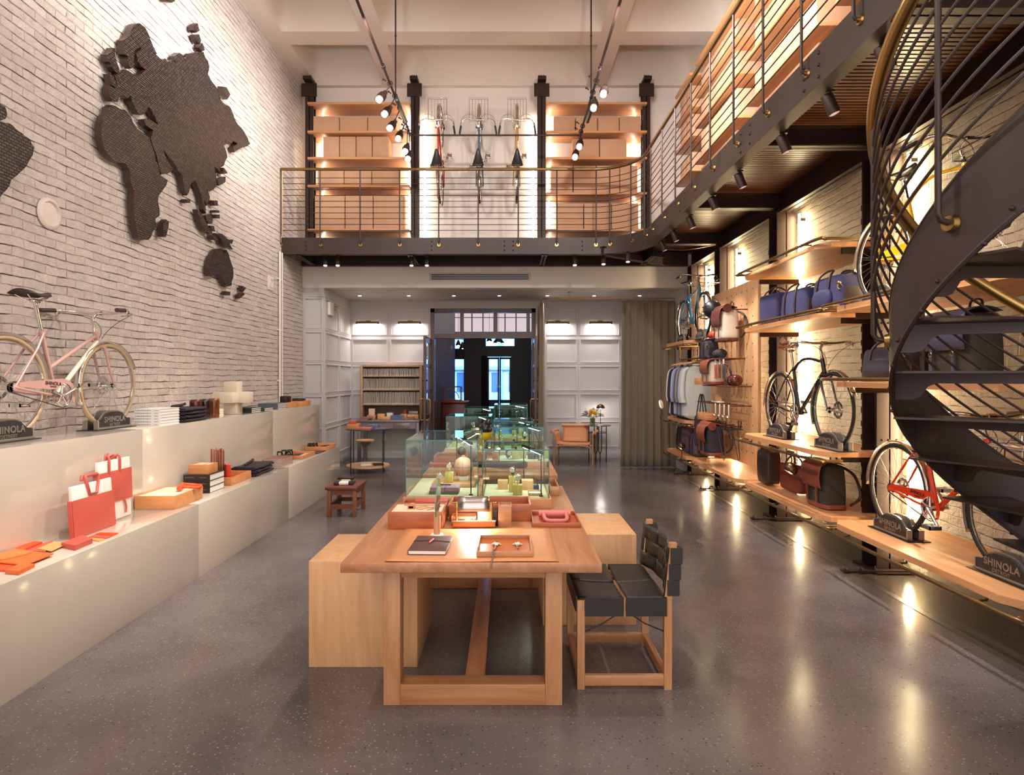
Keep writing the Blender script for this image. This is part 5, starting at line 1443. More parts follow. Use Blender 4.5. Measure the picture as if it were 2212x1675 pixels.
for i, (x, y, z) in enumerate(((-.62, 7.1, z2), (-.50, 7.25, z2), (-.30, 7.15, z2), (-.06, 6.85, z2), (.08, 6.8, z2), (.2, 6.95, z2), (-.1, 8.35, z2), (.1, 8.4, z2), (.2, 8.5, z2), (-.5, 9.0, z2), (-.32, 9.1, z2))):
    where = ['left case of second table, left', 'left case of second table, middle', 'left case of second table, right', 'rear right case of second table, left', 'rear right case of second table, middle', 'rear right case of second table, right',
             'tall case of third table, left', 'tall case of third table, middle', 'tall case of third table, right', 'left case of third table, left', 'left case of third table, right'][i]
    post('bamboo block in the '+where, x, y, .06, .06+.02*(i % 3), z)
    watch('watch on a block in the '+where, (x, y, z+.0605+.02*(i % 3)), .3*(i % 3-1), [M_chrome, M_dkbrn, M_blk][i % 3], 1.3)
# clear bag shape
b = MB(); b.tube([(-.56, 7.12, z2+.02), (-.25, 7.3, z2+.20)], [.012, .02], 10); one('steel_pump', b, M_chrome, 'slanted silver bicycle pump in the left case of the second table', 'pump')

# low wooden stool
st_ = thing('stool', 'low dark wooden stool on the floor by the plinth', 'stool', (-1.96, 7.36, 0))
M_stl = wood('stool_wood', (88, 44, 30), (128, 72, 46), 'X', 1, .5)
b = MB(); b.box(-.19, -.26, .325, .19, .25, .36, .004); b.build('seat', M_stl, st_)
for x in (-.17, .13):
    for y in (-.24, .19): b = MB(); b.box(x, y, 0, x+.045, y+.045, .325, .003); b.build('leg', wood('stool_leg', (120, 70, 44), (150, 92, 60), 'Z', 1, .5), st_)
b = MB(); b.box(-.165, -.235, .265, .17, -.205, .322); b.box(-.165, .2, .265, .17, .23, .322); b.box(-.165, -.235, .10, .17, -.21, .15); b.box(-.165, .205, .10, .17, .23, .15); b.box(-.165, -.2, .10, -.135, .2, .15); b.box(.14, -.2, .10, .17, .2, .15); b.box(-.165, -.2, .265, -.135, .2, .322); b.box(.14, -.2, .265, .17, .2, .322)
b.build('apron', M_stl, st_)
for i, (x, y, z, lab) in enumerate(((-1.97, 7.28, .361, 'black folded scarf with a white paper band on the stool'), (-1.99, 7.45, .361, 'brown folded scarf on the stool, behind the black one'))):
    f_ = thing('folded_scarf', lab, 'scarf', (x, y, z), .15)
    b = MB(); b.cbox((0, 0, .018), (.24, .10, .036), .014); b.build('cloth', [M_dkg, mat('brown_cloth', (110, 76, 48), .8)][i], f_)
    b = MB(); b.cbox((0, 0, .019), (.12, .104, .039), .012); b.build('paper_band', M_white if i == 0 else M_cream, f_)
b = MB(); b.cbox((-1.99, 7.45, .4125), (.2, .08, .025), .01); one('wallet', b, M_dkbrn, 'dark wallet on top of the brown scarf on the stool', 'wallet')
# ---------------------------------------------------------------- goods on the left plinths
ZL, ZU = .6115, 1.2355
def flat(name, lab, cat, px, z, t, m, group=None):
    P = [PZ(x, y, z) for x, y in px]
    b = MB(); b.prism([(p.x, p.y) for p in P], Matrix.Translation((0, 0, z)), t, min(.002, t*.4))
    return one(name, b, m, lab, cat, group)
M_or = mat('orange_hide', (222, 106, 44), .45, noise=.05, bump=.05, bscale=150)
M_or2 = mat('deep_orange_hide', (226, 78, 30), .45)
M_yel = mat('honey_hide', (232, 166, 96), .45)
M_cor = mat('coral_hide', (198, 90, 76), .48, noise=.05, bump=.06, bscale=150)
flat('envelope_pouch', 'orange leather envelope pouch, largest of the flat pouches at the left edge', 'pouch', [(-40, 1213), (54, 1223), (116, 1198), (40, 1190)], ZL+.012, .006, M_or)
e = flat('envelope_flap', 'paler orange folded case lying on the large orange envelope pouch', 'pouch', [(-30, 1207), (4, 1211), (58, 1199), (73, 1192), (30, 1187)], ZL+.0185, .005, mat('light_orange_hide', (236, 124, 62), .45))
flat('leather_pouch', 'deep orange pouch under the envelope at the left edge', 'pouch', [(-40, 1233), (16, 1236), (46, 1224), (-40, 1214)], ZL+.001, .008, M_or2)
flat('coin_pouch', 'small plump tan coin pouch at the plinth front edge', 'pouch', [(11, 1240), (41, 1243), (75, 1226), (45, 1224)], ZL+.0005, .020, M_or)
flat('leather_pouch', 'coral red flat pouch behind the envelope', 'pouch', [(45, 1192), (98, 1195), (115, 1172), (110, 1171)], ZL+.0006, .008, M_cor)
flat('leather_pouch', 'orange zipped pouch farthest back at the left', 'pouch', [(20, 1193), (42, 1195), (92, 1174), (70, 1172)], ZL+.0095, .010, M_or2)
flat('card_sleeve', 'honey coloured card sleeve beside the red zip wallet', 'card sleeve', [(80, 1187), (111, 1192), (148, 1175), (115, 1172)], ZL+.0088, .004, M_yel)
zw = flat('zip_wallet', 'long red zip wallet with a wrist strap beside the red briefcase', 'wallet', [(132, 1183), (163, 1190), (200, 1174), (178, 1166)], ZL+.0005, .03, M_cor)
flat('card_holder', 'orange card holder, farthest of three in a row in front of the red bags', 'card holder', [(206, 1156), (243, 1159), (256, 1153), (217, 1152)], ZL+.0005, .006, M_or2)
flat('card_holder', 'red card holder, middle of three in front of the red bags', 'card holder', [(191, 1162.5), (229, 1165), (242, 1160), (205, 1157)], ZL+.0005, .006, M_cor)
flat('card_holder', 'honey card holder, nearest of three in front of the red bags', 'card holder', [(185, 1165.5), (214, 1171), (228, 1166), (192, 1163.5)], ZL+.0005, .006, M_yel)
# slim red and white bags leaning on the back tier
M_wht = mat('white_hide', (240, 228, 220), .5)
def slimbag(lab, x, y0, y1, h, hr, handle, lean=.07):
    r = thing('briefcase', lab, 'bag', (x, (y0+y1)/2, ZL), 0)
    r.rotation_euler = (0, -lean, 0)
    w_ = (y1-y0)/2
    b = MB(); b.box(-.012, -w_+.012, 0, .010, w_-.006, h, .004); b.build('white_body', M_wht, r)
    z0 = 0 if handle == 'loop' else h*.30
    b = MB()
    b.grid(lambda u, v: (.014+.012*math.sin(PI*u)*math.sin(PI*v)+.004, -w_+2*w_*u, z0+(hr-z0)*v), 12, 10)
    b.box(-.017, -w_, z0, .015, w_, hr, .003); b.build('red_pocket', M_cor, r)
    b = MB()
    if handle == 'loop':
        P = [(0, -.055), (.0, .055), (0, .04), (0, -.04)]
        b.tube([(.014, -.035, hr+.015), (.014, -.065, h+.035), (.008, -.055, h+.05), (.008, .055, h+.05), (.014, .065, h+.035), (.014, .035, hr+.015)], .011, 8, closed=True)
        b.tube([(-.014, -.065, h+.02), (-.016, -.055, h+.05), (-.016, .055, h+.05), (-.014, .065, h+.02)], .010, 8)
    else:
        for s in (.014, -.016):
            b.tube(smoothpath([(s, -.06, hr-.02), (s, -.06, h-.01), (s-.002, -.05, h+.035), (s-.004, -.02, h+.045)], 4) if s < 0 else smoothpath([(s+.004, -.07, hr-.01), (s+.006, -.07, h), (s-.01, -.06, h+.03), (s-.05, -.03, h+.0)], 4), .008, 6)
            b.tube(smoothpath([(s+.004, .05, hr-.01), (s+.006, .05, h), (s-.01, .05, h+.03), (s-.05, .03, h+.0)], 4), .008, 6)
        b.tube(smoothpath([(.02, w_-.10, z0), (.022, w_-.085, z0*.55), (.02, w_-.09, .03)], 4), .007, 6)
    b.build('handle', M_cor, r)
    return r
slimbag('coral red briefcase with white top and loop handle, front of two', -2.79, 3.86, 4.27, .335, .245, 'loop')
slimbag('coral red and white tote with strap handles, behind the briefcase', -2.875, 4.22, 4.60, .44, .36, 'strap', .03)
M_box2 = wood('jewel_wood_X', (196, 128, 76), (218, 154, 100), 'X', 1.5, .4)
open_box('wooden_case', 'large flat oak case with pale top holding an orange lock on the low plinth', 'box', -2.945, 4.756, -2.624, 5.195, ZL, .105, M_box2, .010, M_cream, 0, .93)
ulock('orange leather wrapped U lock on the oak case', (-2.74, 5.06, ZL+.105), PI*.9-.9, M_or2, .95)
for k, n_ in enumerate(('bottom', 'middle', 'top')):
    bk = book('thick dark photo book, %s of three stacked on the low plinth' % n_, -2.915, 5.42, -2.675, 5.70, ZL+k*.0555, .055, mat('dark_cover', (46, 38, 38), .35), '-Y', 'thick dark books in a stack')
    b = MB()
    for q in range(9): b.box(-.105+q*.010, -.1405, .026, -.098+q*.010, -.1402, .034)
    for q in range(5): b.box(.03+q*.012, -.1405, .026, .038+q*.012, -.1402, .033)
    b.build('spine_marks', mat('grey_print', (120, 112, 110), .6), bk)
open_box('wooden_case', 'small oak box on top of the thick dark books', 'box', -2.88, 5.44, -2.70, 5.62, ZL+.167, .085, M_box2, .009, M_cream, 0, .92)
b = MB(); b.box(-2.84, 5.47, ZL+.249, -2.76, 5.58, ZL+.254); one('greeting_card', b, M_cream, 'small cream card tied with black ribbon on the small oak box', 'card')
gj = thing('pencil_jar', 'tall glass filled with upright copper brown pencils behind the books', 'pencil jar', (-2.80, 5.82, ZL))
b = MB(); b.lathe([(.068, .002), (.07, .20)], (0, 0, 0), 28, None, False); b.build('glass', M_glass, gj)
b = MB()
for k in range(24):
    a = k*2.4; rr = .012*math.sqrt(k)+.004
    b.cyl((rr*math.cos(a), rr*math.sin(a), .004), (rr*1.04*math.cos(a), rr*1.04*math.sin(a), .335+.01*(k % 3)), .0055, None, 6)
o = b.build('pencils', mat('copper_pencil', (176, 108, 82), .45), gj); o['kind'] = 'stuff'
b = MB(); b.cyl((-2.755, 5.93, ZL+.012), (-2.755, 5.93, ZL+.185), .031, None, 24); one('candle_tin', b, mat('signal_red', (226, 58, 34), .4), 'bright red cylinder tin in the open oak tray', 'tin')
open_box('wooden_case', 'open oak tray with slots holding the red tin', 'box', -2.90, 5.80, -2.655, 6.25, ZL, .078, M_box2, .010)
# folded jeans
M_den = mat('raw_denim', (46, 38, 46), .85, noise=.25, nscale=30, bump=.15, bscale=220)
def jeans(lab, c, n, w_=.13, d_=.24, rz=0, z0=0, grp=None):
    for k in range(n):
        r = thing('folded_jeans', lab % ['bottom', 'second', 'third', 'top'][k], 'jeans', (c[0], c[1], c[2]+k*.034), rz+(k % 2)*.05, grp)
        b = MB()
        def f(u, v, k=k):
            a = 2*PI*u; t = v
            # rounded fold section extruded along y with a slight wave
            x = w_*(abs(math.cos(a))**.35)*(1 if math.cos(a) > 0 else -1); z = .0165+.0158*(abs(math.sin(a))**.6)*(1 if math.sin(a) > 0 else -1)
            return (x+.006*math.sin(9*t+k*2), -d_+2*d_*t, z+.0012*math.sin(14*t+3*x*20))
        b.grid(f, 22, 16, None, True); b.build('denim', M_den, r)
        b = MB()
        for s in (-1, 1):
            P = [(x_, s*(d_-.002), z_) for x_, z_ in ((-w_+.008, .004), (w_-.008, .004), (w_-.004, .017), (w_-.01, .029), (-w_+.01, .029), (-w_+.004, .017))]
            b.b.faces.new([b.b.verts.new(p) for p in P])
        b.build('folded_edge', M_den, r)
    r = thing('jeans_leg', 'loose folded hem of '+lab.split(' in ')[0].replace('%s ', '')+' curling over the stack, '+('upper plinth' if c[2] > 1 else 'lower plinth'), 'jeans', (c[0], c[1], c[2]+n*.034), rz)
    b = MB(); b.tube(smoothpath([(-.02, -.16, .012), (-.05, -.02, .014), (-.07, .1, .014), (-.09, .20, .022)], 5), [.010, .013]+[.014]*14, 8); b.build('denim', M_den, r)
jeans('folded dark jeans, %s of the pile in the low plinth stack', (-2.76, 6.55, ZL), 3, grp='folded dark jeans')
jeans('folded dark jeans, %s of the pile in the high plinth stack', (-3.10, 5.76, ZU), 4, .13, .2, grp='folded dark jeans')
for k in range(6):
    book('thin glossy magazine, %s of the pile beyond the low jeans' % ['bottom', 'second', 'third', 'fourth', 'fifth', 'top'][k], -2.83, 6.95, -2.60, 7.32, ZL+k*.0165, .016, mat('magazine_cover', (140, 82, 74), .3, noise=.5, nscale=14), '-X', 'magazines in a pile', .02*(k % 2))
for k, (x, y, m_) in enumerate(((-2.80, 7.42, M_or2), (-2.72, 7.47, M_or2), (-2.80, 7.56, M_dkg), (-2.74, 7.60, M_dkg))):
    j = thing('glass_jar', 'small glass jar with %s fill, %s beyond the magazines' % (('orange', 'orange', 'dark', 'dark')[k], ('near left', 'near right', 'far left', 'far right')[k]), 'jar', (x, y, ZL))
    b = MB(); b.lathe([(.034, .001), (.036, .11), (.03, .12)], (0, 0, 0), 18, None, False); b.build('glass', M_glass, j)
    b = MB(); b.cyl((0, 0, .004), (0, 0, .075), .030, None, 16); b.build('contents', m_, j)
    b = MB(); b.cyl((0, 0, .12), (0, 0, .135), .032, None, 16); b.build('lid', M_blk, j)
open_box('tray', 'open oak tray beyond the jars on the low plinth', 'tray', -2.88, 7.66, -2.60, 8.16, ZL, .05, M_box2, .010)
for k in range(3):
    b = MB(); b.box(-2.84+k*.08, 7.75, ZL+.007, -2.78+k*.08, 8.0, ZL+.04, .004)
    one('wallet', b, [M_brn, M_blk, M_cream][k], '%s wallet in the open oak tray beyond the jars' % ['brown', 'black', 'cream'][k], 'wallet')
b = MB(); b.box(-2.88, 8.22, ZL, -2.58, 8.56, ZL+.008, .002); one('leather_mat', b, M_dkbrn, 'dark brown leather mat near the far end of the low plinth', 'mat')
open_box('tray', 'wooden tray of small bottles at the far end of the low plinth', 'tray', -2.90, 8.62, -2.585, 9.12, ZL, .055, M_box2, .010)
for k in range(6):
    x = -2.86+(k % 3)*.05; y = 8.68+(k//3)*.055
    bo = thing('small_bottle', 'small dark brown bottle in the far tray of the low plinth', 'bottle', (x, y, ZL+.007), 0, 'dark bottles in the far tray')
    b = MB(); b.lathe([(.021, 0), (.021, .055), (.012, .065), (.012, .072)], (0, 0, 0), 14); b.build('glass', mat('amber', (58, 28, 16), .15), bo)
    b = MB(); b.cyl((0, 0, .072), (0, 0, .09), .014, None, 12); b.build('cap', M_blk, bo)
b = MB(); b.box(-2.72, 8.75, ZL+.007, -2.63, 8.98, ZL+.045, .006); one('brush', b, M_blk, 'black brush in the far tray of the low plinth', 'brush')
# upper tier
for k in range(6):
    bk = book('white paperback, %s of the stack beside the bicycle' % ['bottom', 'second', 'third', 'fourth', 'fifth', 'top'][k], -3.215, 5.19, -2.99, 5.50, ZU+k*.0246, .0242, M_white, '-Y', 'white paperbacks by the pink bicycle', .008*(k % 2))
    b = MB()
    for q in range(11): b.box(-.105+q*.0125, -.1556, .009, -.097+q*.0125+(q % 3)*.002, -.1552, .0145)
    for q in range(3): b.box(.062+q*.011, -.1556, .009, .070+q*.011, -.1552, .0145)
    b.build('spine_marks', MATS['grey_print'], bk)
for k, (y, m_, nm) in enumerate(((6.0, mat('oxblood', (88, 30, 22), .25, noise=.2, coat=.4), 'oxblood'), (6.16, mat('dark_oxblood', (46, 24, 22), .25, noise=.2, coat=.4), 'near black'), (6.32, mat('cognac', (120, 58, 32), .25, noise=.2, coat=.4), 'cognac'))):
    r = thing('leather_canister', '%s leather cylinder case with straps on the high plinth' % nm, 'leather case', (-3.10+k*.012, y, ZU))
    b = MB(); b.lathe([(.05, 0), (.052, .004), (.052, .15), (.055, .15), (.055, .195), (.05, .2)], (0, 0, 0), 28); b.build('body', m_, r)
    b = MB(); b.lathe([(.0565, .158), (.0565, .172)], (0, 0, 0), 28, None, False); b.lathe([(.054, .03), (.054, .042)], (0, 0, 0), 28, None, False)
    for a in (-.6, -2.4): b.box(.052*math.cos(a)-.005, .052*math.sin(a)-.005, .10, .058*math.cos(a)+.005, .058*math.sin(a)+.005, .185)
    b.build('strap', m_, r)
M_marb = mat('pale_marble', (212, 200, 180), .35, noise=.08, nscale=4)
pc = (-3.16, 6.95)
ss = thing('stone_sculpture', 'pale stone sculpture of crossed square blocks on the high plinth', 'sculpture', (pc[0], pc[1], ZU))
for (nm, x0, y0, z0, x1, y1, z1) in (('foot_block', -.075, -.075, 0, .075, .075, .13), ('cross_arm', -.20, -.075, .13, .20, .075, .255), ('front_arm', -.06, -.24, .135, .10, -.075, .25), ('rear_arm', -.075, .075, .13, .075, .24, .255), ('top_block', -.075, -.075, .255, .075, .075, .375)):
    b = MB(); b.box(x0, y0, z0+.0005, x1, y1, z1, .002); b.build(nm, M_marb, ss)
for k in range(3): book('pale thin book, %s of three behind the leather cylinders' % ['bottom', 'middle', 'top'][k], -3.32, 6.5, -3.16, 6.72, ZU+k*.025, .024, M_cream, '-Y', 'pale books behind the cylinders')
def nbstack(lab, x0, y0, x1, y1, n, th, m):
    for k in range(n): book(lab % ['bottom', 'second', 'third', 'top'][k], x0, y0, x1, y1, ZU+k*th, th*.96, m, '-Y', (lab % 'each').replace('each ', ''))
nbstack('black notebook, %s of the stack beyond the stone blocks', -3.24, 7.12, -3.02, 7.40, 3, .020, mat('black_green', (30, 38, 34), .5))
nbstack('green notebook, %s of the stack beyond the black ones', -3.22, 7.5, -3.02, 7.78, 2, .020, mat('bottle_green', (34, 66, 44), .5))
nbstack('slate blue notebook, %s of the stack near the plinth end', -3.26, 7.88, -3.00, 8.2, 4, .020, mat('slate_cover', (90, 96, 108), .5))
open_box('wooden_case', 'oak box nearest of two at the far end of the high plinth', 'box', -3.22, 8.35, -3.02, 8.7, ZU, .075, M_box2, .01, None, 0, .9)
open_box('wooden_case', 'oak box farthest of two at the end of the high plinth', 'box', -3.24, 8.85, -3.02, 9.25, ZU, .075, M_box2, .01, None, 0, .9)
solid_box('camera_case', 'black leather case on the nearer oak box of the high plinth', 'case', -3.18, 8.42, -3.08, 8.6, ZU+.069, ZU+.16, M_blk, None, .01)
solid_box('camera_case', 'dark flat case on the farther oak box of the high plinth', 'case', -3.2, 8.95, -3.06, 9.15, ZU+.069, ZU+.11, M_dkbrn, None, .01)
# ---------------------------------------------------------------- alcove furniture
for i, (x, nm) in enumerate(((-2.85, 'leftmost'), (-1.99, 'left of the doorway'), (1.04, 'right of the doorway'), (1.92, 'rightmost'))):
    t = thing('picture_light', 'brushed brass picture light on the white panelling, '+nm, 'wall light', (x, YA-.10, 2.78))
    b = MB(); b.cyl((-.235, 0, 0), (.235, 0, 0), .028, None, 16); b.build('lamp_tube', M_brassD, t)
    b = MB(); b.box(-.05, .06, -.03, .05, .099, .05, .004); b.cyl((0, .07, .02), (0, 0, .02), .01, None, 8); b.build('wall_bracket', M_brassD, t)
    b = MB(); b.box(-.20, -.014, -.0300, .20, .014, -.0275); b.build('lamp_strip', emit('picture_led', (255, 242, 225), 24), t)
    area('picture_beam', (x, YA-.10, 2.745), .40, 5, NEUT, (0, .45, -1), .03)
em = thing('emergency_light', 'small white emergency light box with round lamp head on the side panelling', 'emergency light', (XA, 10.95, 2.78))
b = MB(); b.box(0, -.16, 0, .05, .10, .24, .01); b.build('housing', M_white, em)
b = MB(); b.cyl((.03, .16, .16), (.09, .14, .14), .05, None, 16); b.cyl((.02, .12, .14), (.03, .16, .16), .015, None, 8); b.build('lamp_head', M_chrome, em)
# bookcase hutch on desk
hc = thing('bookcase', 'oak hutch with three rows of thin grey sleeves against the white panelling', 'bookcase', (-2.31, 12.2, .83))
hx0, hx1, hz0, hz1, hy0, hy1 = -2.94, -1.70, .83, 1.91, 12.05, 12.37
M_hut = wood('hutch_oak', (150, 112, 82), (182, 142, 106), 'Z', 1, .5)
b = MB(); b.box(hx0, hy0, hz0, hx0+.05, hy1, hz1, .003); b.build('side_panel', M_hut, hc, True)
b = MB(); b.box(hx1-.05, hy0, hz0, hx1, hy1, hz1, .003); b.build('side_panel', M_hut, hc, True)
b = MB(); b.box(hx0+.05, hy0, hz1-.04, hx1-.05, hy1, hz1, .003); b.build('top_panel', M_hut, hc, True)
b = MB(); b.box(hx0+.05, hy1-.012, hz0, hx1-.05, hy1, hz1-.04); b.build('back_panel', mat('hutch_back', (104, 90, 80), .6), hc, True)
for z in (1.70, 1.425, 1.13): b = MB(); b.box(hx0+.05, hy0+.005, z-.028, hx1-.05, hy1-.012, z, .002); b.build('shelf', M_hut, hc, True)
M_slv = mat('grey_sleeve', (168, 156, 146), .35, .1, noise=.3, nscale=20)
sv = thing('record_sleeve', 'thin grey document sleeve standing on an oak hutch shelf', 'file', (0, 0, 0), 0, 'thin grey sleeves in the hutch')
b = MB(); b.box(-.0072, -.11, 0, .0072, .11, 1.0); b.build('sleeve', M_slv, sv); b = MB(); b.box(-.006, -.1125, 0, .006, -.110, .05); b.build('label_edge', M_white, sv)
first = True; rnd = random.Random(5)
for (z, h, row) in ((1.70, .145, 'top'), (1.425, .225, 'middle'), (1.13, .25, 'lowest')):
    n = 56
    for k in range(n):
        x = hx0+.065+(hx1-hx0-.13)*k/(n-1)
        r = sv if first else dup(sv); first = False
        r['label'] = 'thin grey document sleeve in the %s row of the oak hutch' % row
        r['group'] = 'grey sleeves in the %s hutch row' % row
        r.location = (x, hy0+.135+rnd.random()*.035, z+.001)
        tilt = .12*math.sin(k*.17+z*3)*(.6 if h > .2 else 1)
        r.rotation_euler = (0, tilt if 0 < k < n-3 else 0, 0)
        r.scale = (1, 1, h*(.92+.06*rnd.random()))
# desk
dk = thing('writing_desk', 'grey steel desk with a small drawer under the oak hutch', 'desk', (-2.31, 12.05, 0))
M_dsk = mat('grey_steel_desk', (142, 130, 132), .4, .5)
b = MB(); b.box(-2.94, 11.72, .79, -1.70, 12.375, .825, .004); b.build('desktop', M_dsk, dk, True)
for x in (-2.92, -1.78):
    for y in (11.75, 12.28): b = MB(); b.box(x, y, 0, x+.06, y+.06, .79, .003); b.build('leg', M_dsk, dk, True)
b = MB(); b.box(-2.86, 11.76, .66, -1.78, 11.78, .79); b.build('apron', M_dsk, dk, True)
b = MB(); b.box(-2.22, 11.745, .675, -1.9, 11.76, .775, .003); d = b.build('drawer', M_dsk, dk, True)
b = MB(); b.box(-2.10, 11.725, .72, -2.02, 11.745, .735, .003); b.build('handle', M_brass, d, True)
zk = .826
for (n_, lab, x0, y0, x1, y1, z0, z1, m_) in (
    ('small_box', 'cream card box standing upright on a tan box in the hutch', -2.78, 12.1, -2.66, 12.16, .905, 1.035, M_cream),
    ('small_box', 'tan box under the upright cream box', -2.80, 12.05, -2.64, 12.25, zk, .904, M_tan),
    ('small_box', 'tan box second from left on the desk', -2.60, 12.08, -2.46, 12.25, zk, .93, M_yel),
    ('small_box', 'square tan box in the middle of the desk', -2.46, 11.85, -2.29, 12.0, zk, .885, M_yel),
    ('small_box', 'white box behind the square tan box', -2.42, 12.1, -2.30, 12.25, zk, .95, M_white),
    ('small_box', 'grey gift box on a tan box at the right of the desk', -1.97, 12.06, -1.78, 12.22, .921, .985, M_dsk),
    ('small_box', 'tan box under the grey gift box', -1.99, 12.03, -1.77, 12.25, zk, .92, M_yel),
    ('small_box', 'low wooden pencil box right of the notebooks', -2.14, 12.08, -2.01, 12.25, zk, .925, M_shelf)):
    solid_box(n_, lab, 'box', x0, y0, x1, y1, z0, z1, m_, None, .003)
for k in range(4): book('white and blue notebook, %s of the desk stack' % ['bottom', 'second', 'third', 'top'][k], -2.29, 11.82, -2.05, 12.0, zk+k*.022, .021, mat('blue_grey_cover', (96, 104, 140), .5), '-X' if k > 9 else '-Y', 'notebooks stacked on the desk')
for k in range(3): book('brown notebook, %s of the stack at the desk left end' % ['bottom', 'middle', 'top'][k], -2.92+.02*k, 11.78, -2.72+.03*k, 11.98, zk+k*.019, .018, mat('rose_brown', (150, 104, 92), .6), '-Y', 'brown notebooks at the desk left end')
for k in range(3): book('brown notebook, %s of the stack at the desk right end' % ['bottom', 'middle', 'top'][k], -2.0+.015*k, 11.78, -1.83, 11.96, zk+k*.019, .018, MATS['rose_brown'], '-Y', 'brown notebooks at the desk right end')
for k in range(3):
    b = MB(); b.cyl((-2.10+k*.02, 12.15, .90), (-2.08+k*.025, 12.13, 1.00+.01*k), .006, None, 6); one('pencil', b, M_or, 'orange pencil standing in the low wooden box', 'pencil', 'pencils in the wooden box')
b = MB(); b.lathe([(.17, .45), (.175, .462), (.17, .475)], (0, 0, 0), 32)
sto = thing('round_stool', 'round pale topped stool on a slim pedestal in front of the desk', 'stool', (-2.70, 11.45, 0))
b.build('seat', M_ply, sto)
b = MB(); b.lathe([(.12, .449), (.05, .36), (.028, .30), (.018, .12), (.022, .07)], (0, 0, 0), 20); b.build('pedestal', M_dsk, sto)
b = MB()
for k in range(4): a = k*PI/2+.5; b.tube([(0, 0, .07), (.10*math.cos(a), .10*math.sin(a), .05), (.19*math.cos(a), .19*math.sin(a), .012)], .011, 8)
b.build('foot', M_chrome, sto)
# round display table
rt = thing('round_table', 'round two tier table with thin black legs beside the plinth end', 'table', (-2.46, 10.65, 0))
b = MB(); b.lathe([(.385, .745), (.388, .75), (.385, .757)], (0, 0, 0), 48); b.build('tabletop', mat('smoked_top', (70, 66, 68), .15, .4), rt)
b = MB(); b.lathe([(.375, .09), (.38, .10), (.375, .118)], (0, 0, 0), 48); b.build('lower_shelf', M_plyX, rt)
for k in range(4):
    a = k*PI/2+.95-PI; b = MB(); b.box(.381*math.cos(a)-.007, .381*math.sin(a)-.007, 0, .381*math.cos(a)+.007, .381*math.sin(a)+.007, .75); b.build('leg', M_blk, rt)
zt_ = .758
solid_box('small_box', 'tan open box at the left of the round table', 'box', -2.80, 10.52, -2.60, 10.72, zt_, zt_+.085, M_tan)
solid_box('small_box', 'red and white box on the tan box of the round table', 'box', -2.77, 10.56, -2.66, 10.68, zt_+.0855, zt_+.14, M_rlea)
solid_box('small_box', 'coral flat box at the front of the round table', 'box', -2.60, 10.36, -2.34, 10.54, zt_, zt_+.035, mat('coral_box', (198, 112, 92), .6))
solid_box('small_box', 'grey blue box behind the coral box on the round table', 'box', -2.46, 10.62, -2.28, 10.78, zt_, zt_+.07, MATS['blue_grey_cover'])
book('open white notebook at the right of the round table', -2.30, 10.44, -2.12, 10.64, zt_, .015, MATS['blue_grey_cover'])
for k in range(2): book('dark magazine on the lower tier of the round table, %s' % ['left', 'right'][k], -2.58+k*.22, 10.52, -2.40+k*.22, 10.72, .119, .02, [M_white, M_dkg][k], rz=.3)
# leather sling chair
ac = thing('armchair', 'tan leather sling armchair with bent wood frame in front of the panelling', 'armchair', (1.33, 11.72, 0), R(-14))
M_bent = wood('bent_beech', (176, 124, 80), (208, 160, 112), 'Z', 1, .4)
W, D = .37, .30
for sx_ in (-1, 1):
    for sy_ in (-1, 1):
        b = MB(); top = .64 if True else 0
        b.tube(smoothpath([(sx_*W, sy_*D, 0), (sx_*W, sy_*D, .30), (sx_*W, sy_*D*.98, .5), (sx_*W*1.02, sy_*D*.9, .60), (sx_*W*1.02, sy_*D*.6, .62)], 4), .014, 8); b.build('leg', M_bent, ac)
for sy_ in (-1, 1):
    b = MB(); P = smoothpath([(-W, sy_*D, .20), (-W*.85, sy_*D, .32), (-W*.55, sy_*D, .36), (W*.55, sy_*D, .36), (W*.85, sy_*D, .32), (W, sy_*D, .20)], 5); b.tube(P, .012, 8); b.build('arched_rail', M_bent, ac)
b = MB(); 
def seatf(u, v):
    # U section across x: arm - seat - arm
    s = -1+2*u; y = -D+2*D*v
    a = abs(s)
    if a < .55: x = s/.55*W*.86; z = .385+.01*(s/.55)**2-.012*math.sin(PI*v)
    else:
        k = (a-.55)/.45; x = (W*.86+.04*k)*(1 if s > 0 else -1); z = .395+.235*k
    if a > .9: x += (a-.9)*.6*(1 if s > 0 else -1); z -= (a-.9)*.15
    return (x, y, z)
b.grid(seatf, 40, 8); b.build('sling_seat', M_tan, ac, solid=.005)
b = MB()
for s in (-1, 1): b.tube([(s*(W+.045), -D-.02, .615), (s*(W+.045), D, .615)], .028, 12)
b.build('arm_roll', M_tan, ac)
b = MB()
b.grid(lambda u, v: (-.30+.50*u+.02, D-.10+.13*v+.0*u-(.04 if v < .1 else 0), .40+.31*v), 10, 8); b.tube([(-.30, D+.02, .70), (.22, D+.02, .70)], .024, 10); b.build('back_cushion', M_tan, ac, solid=.02)
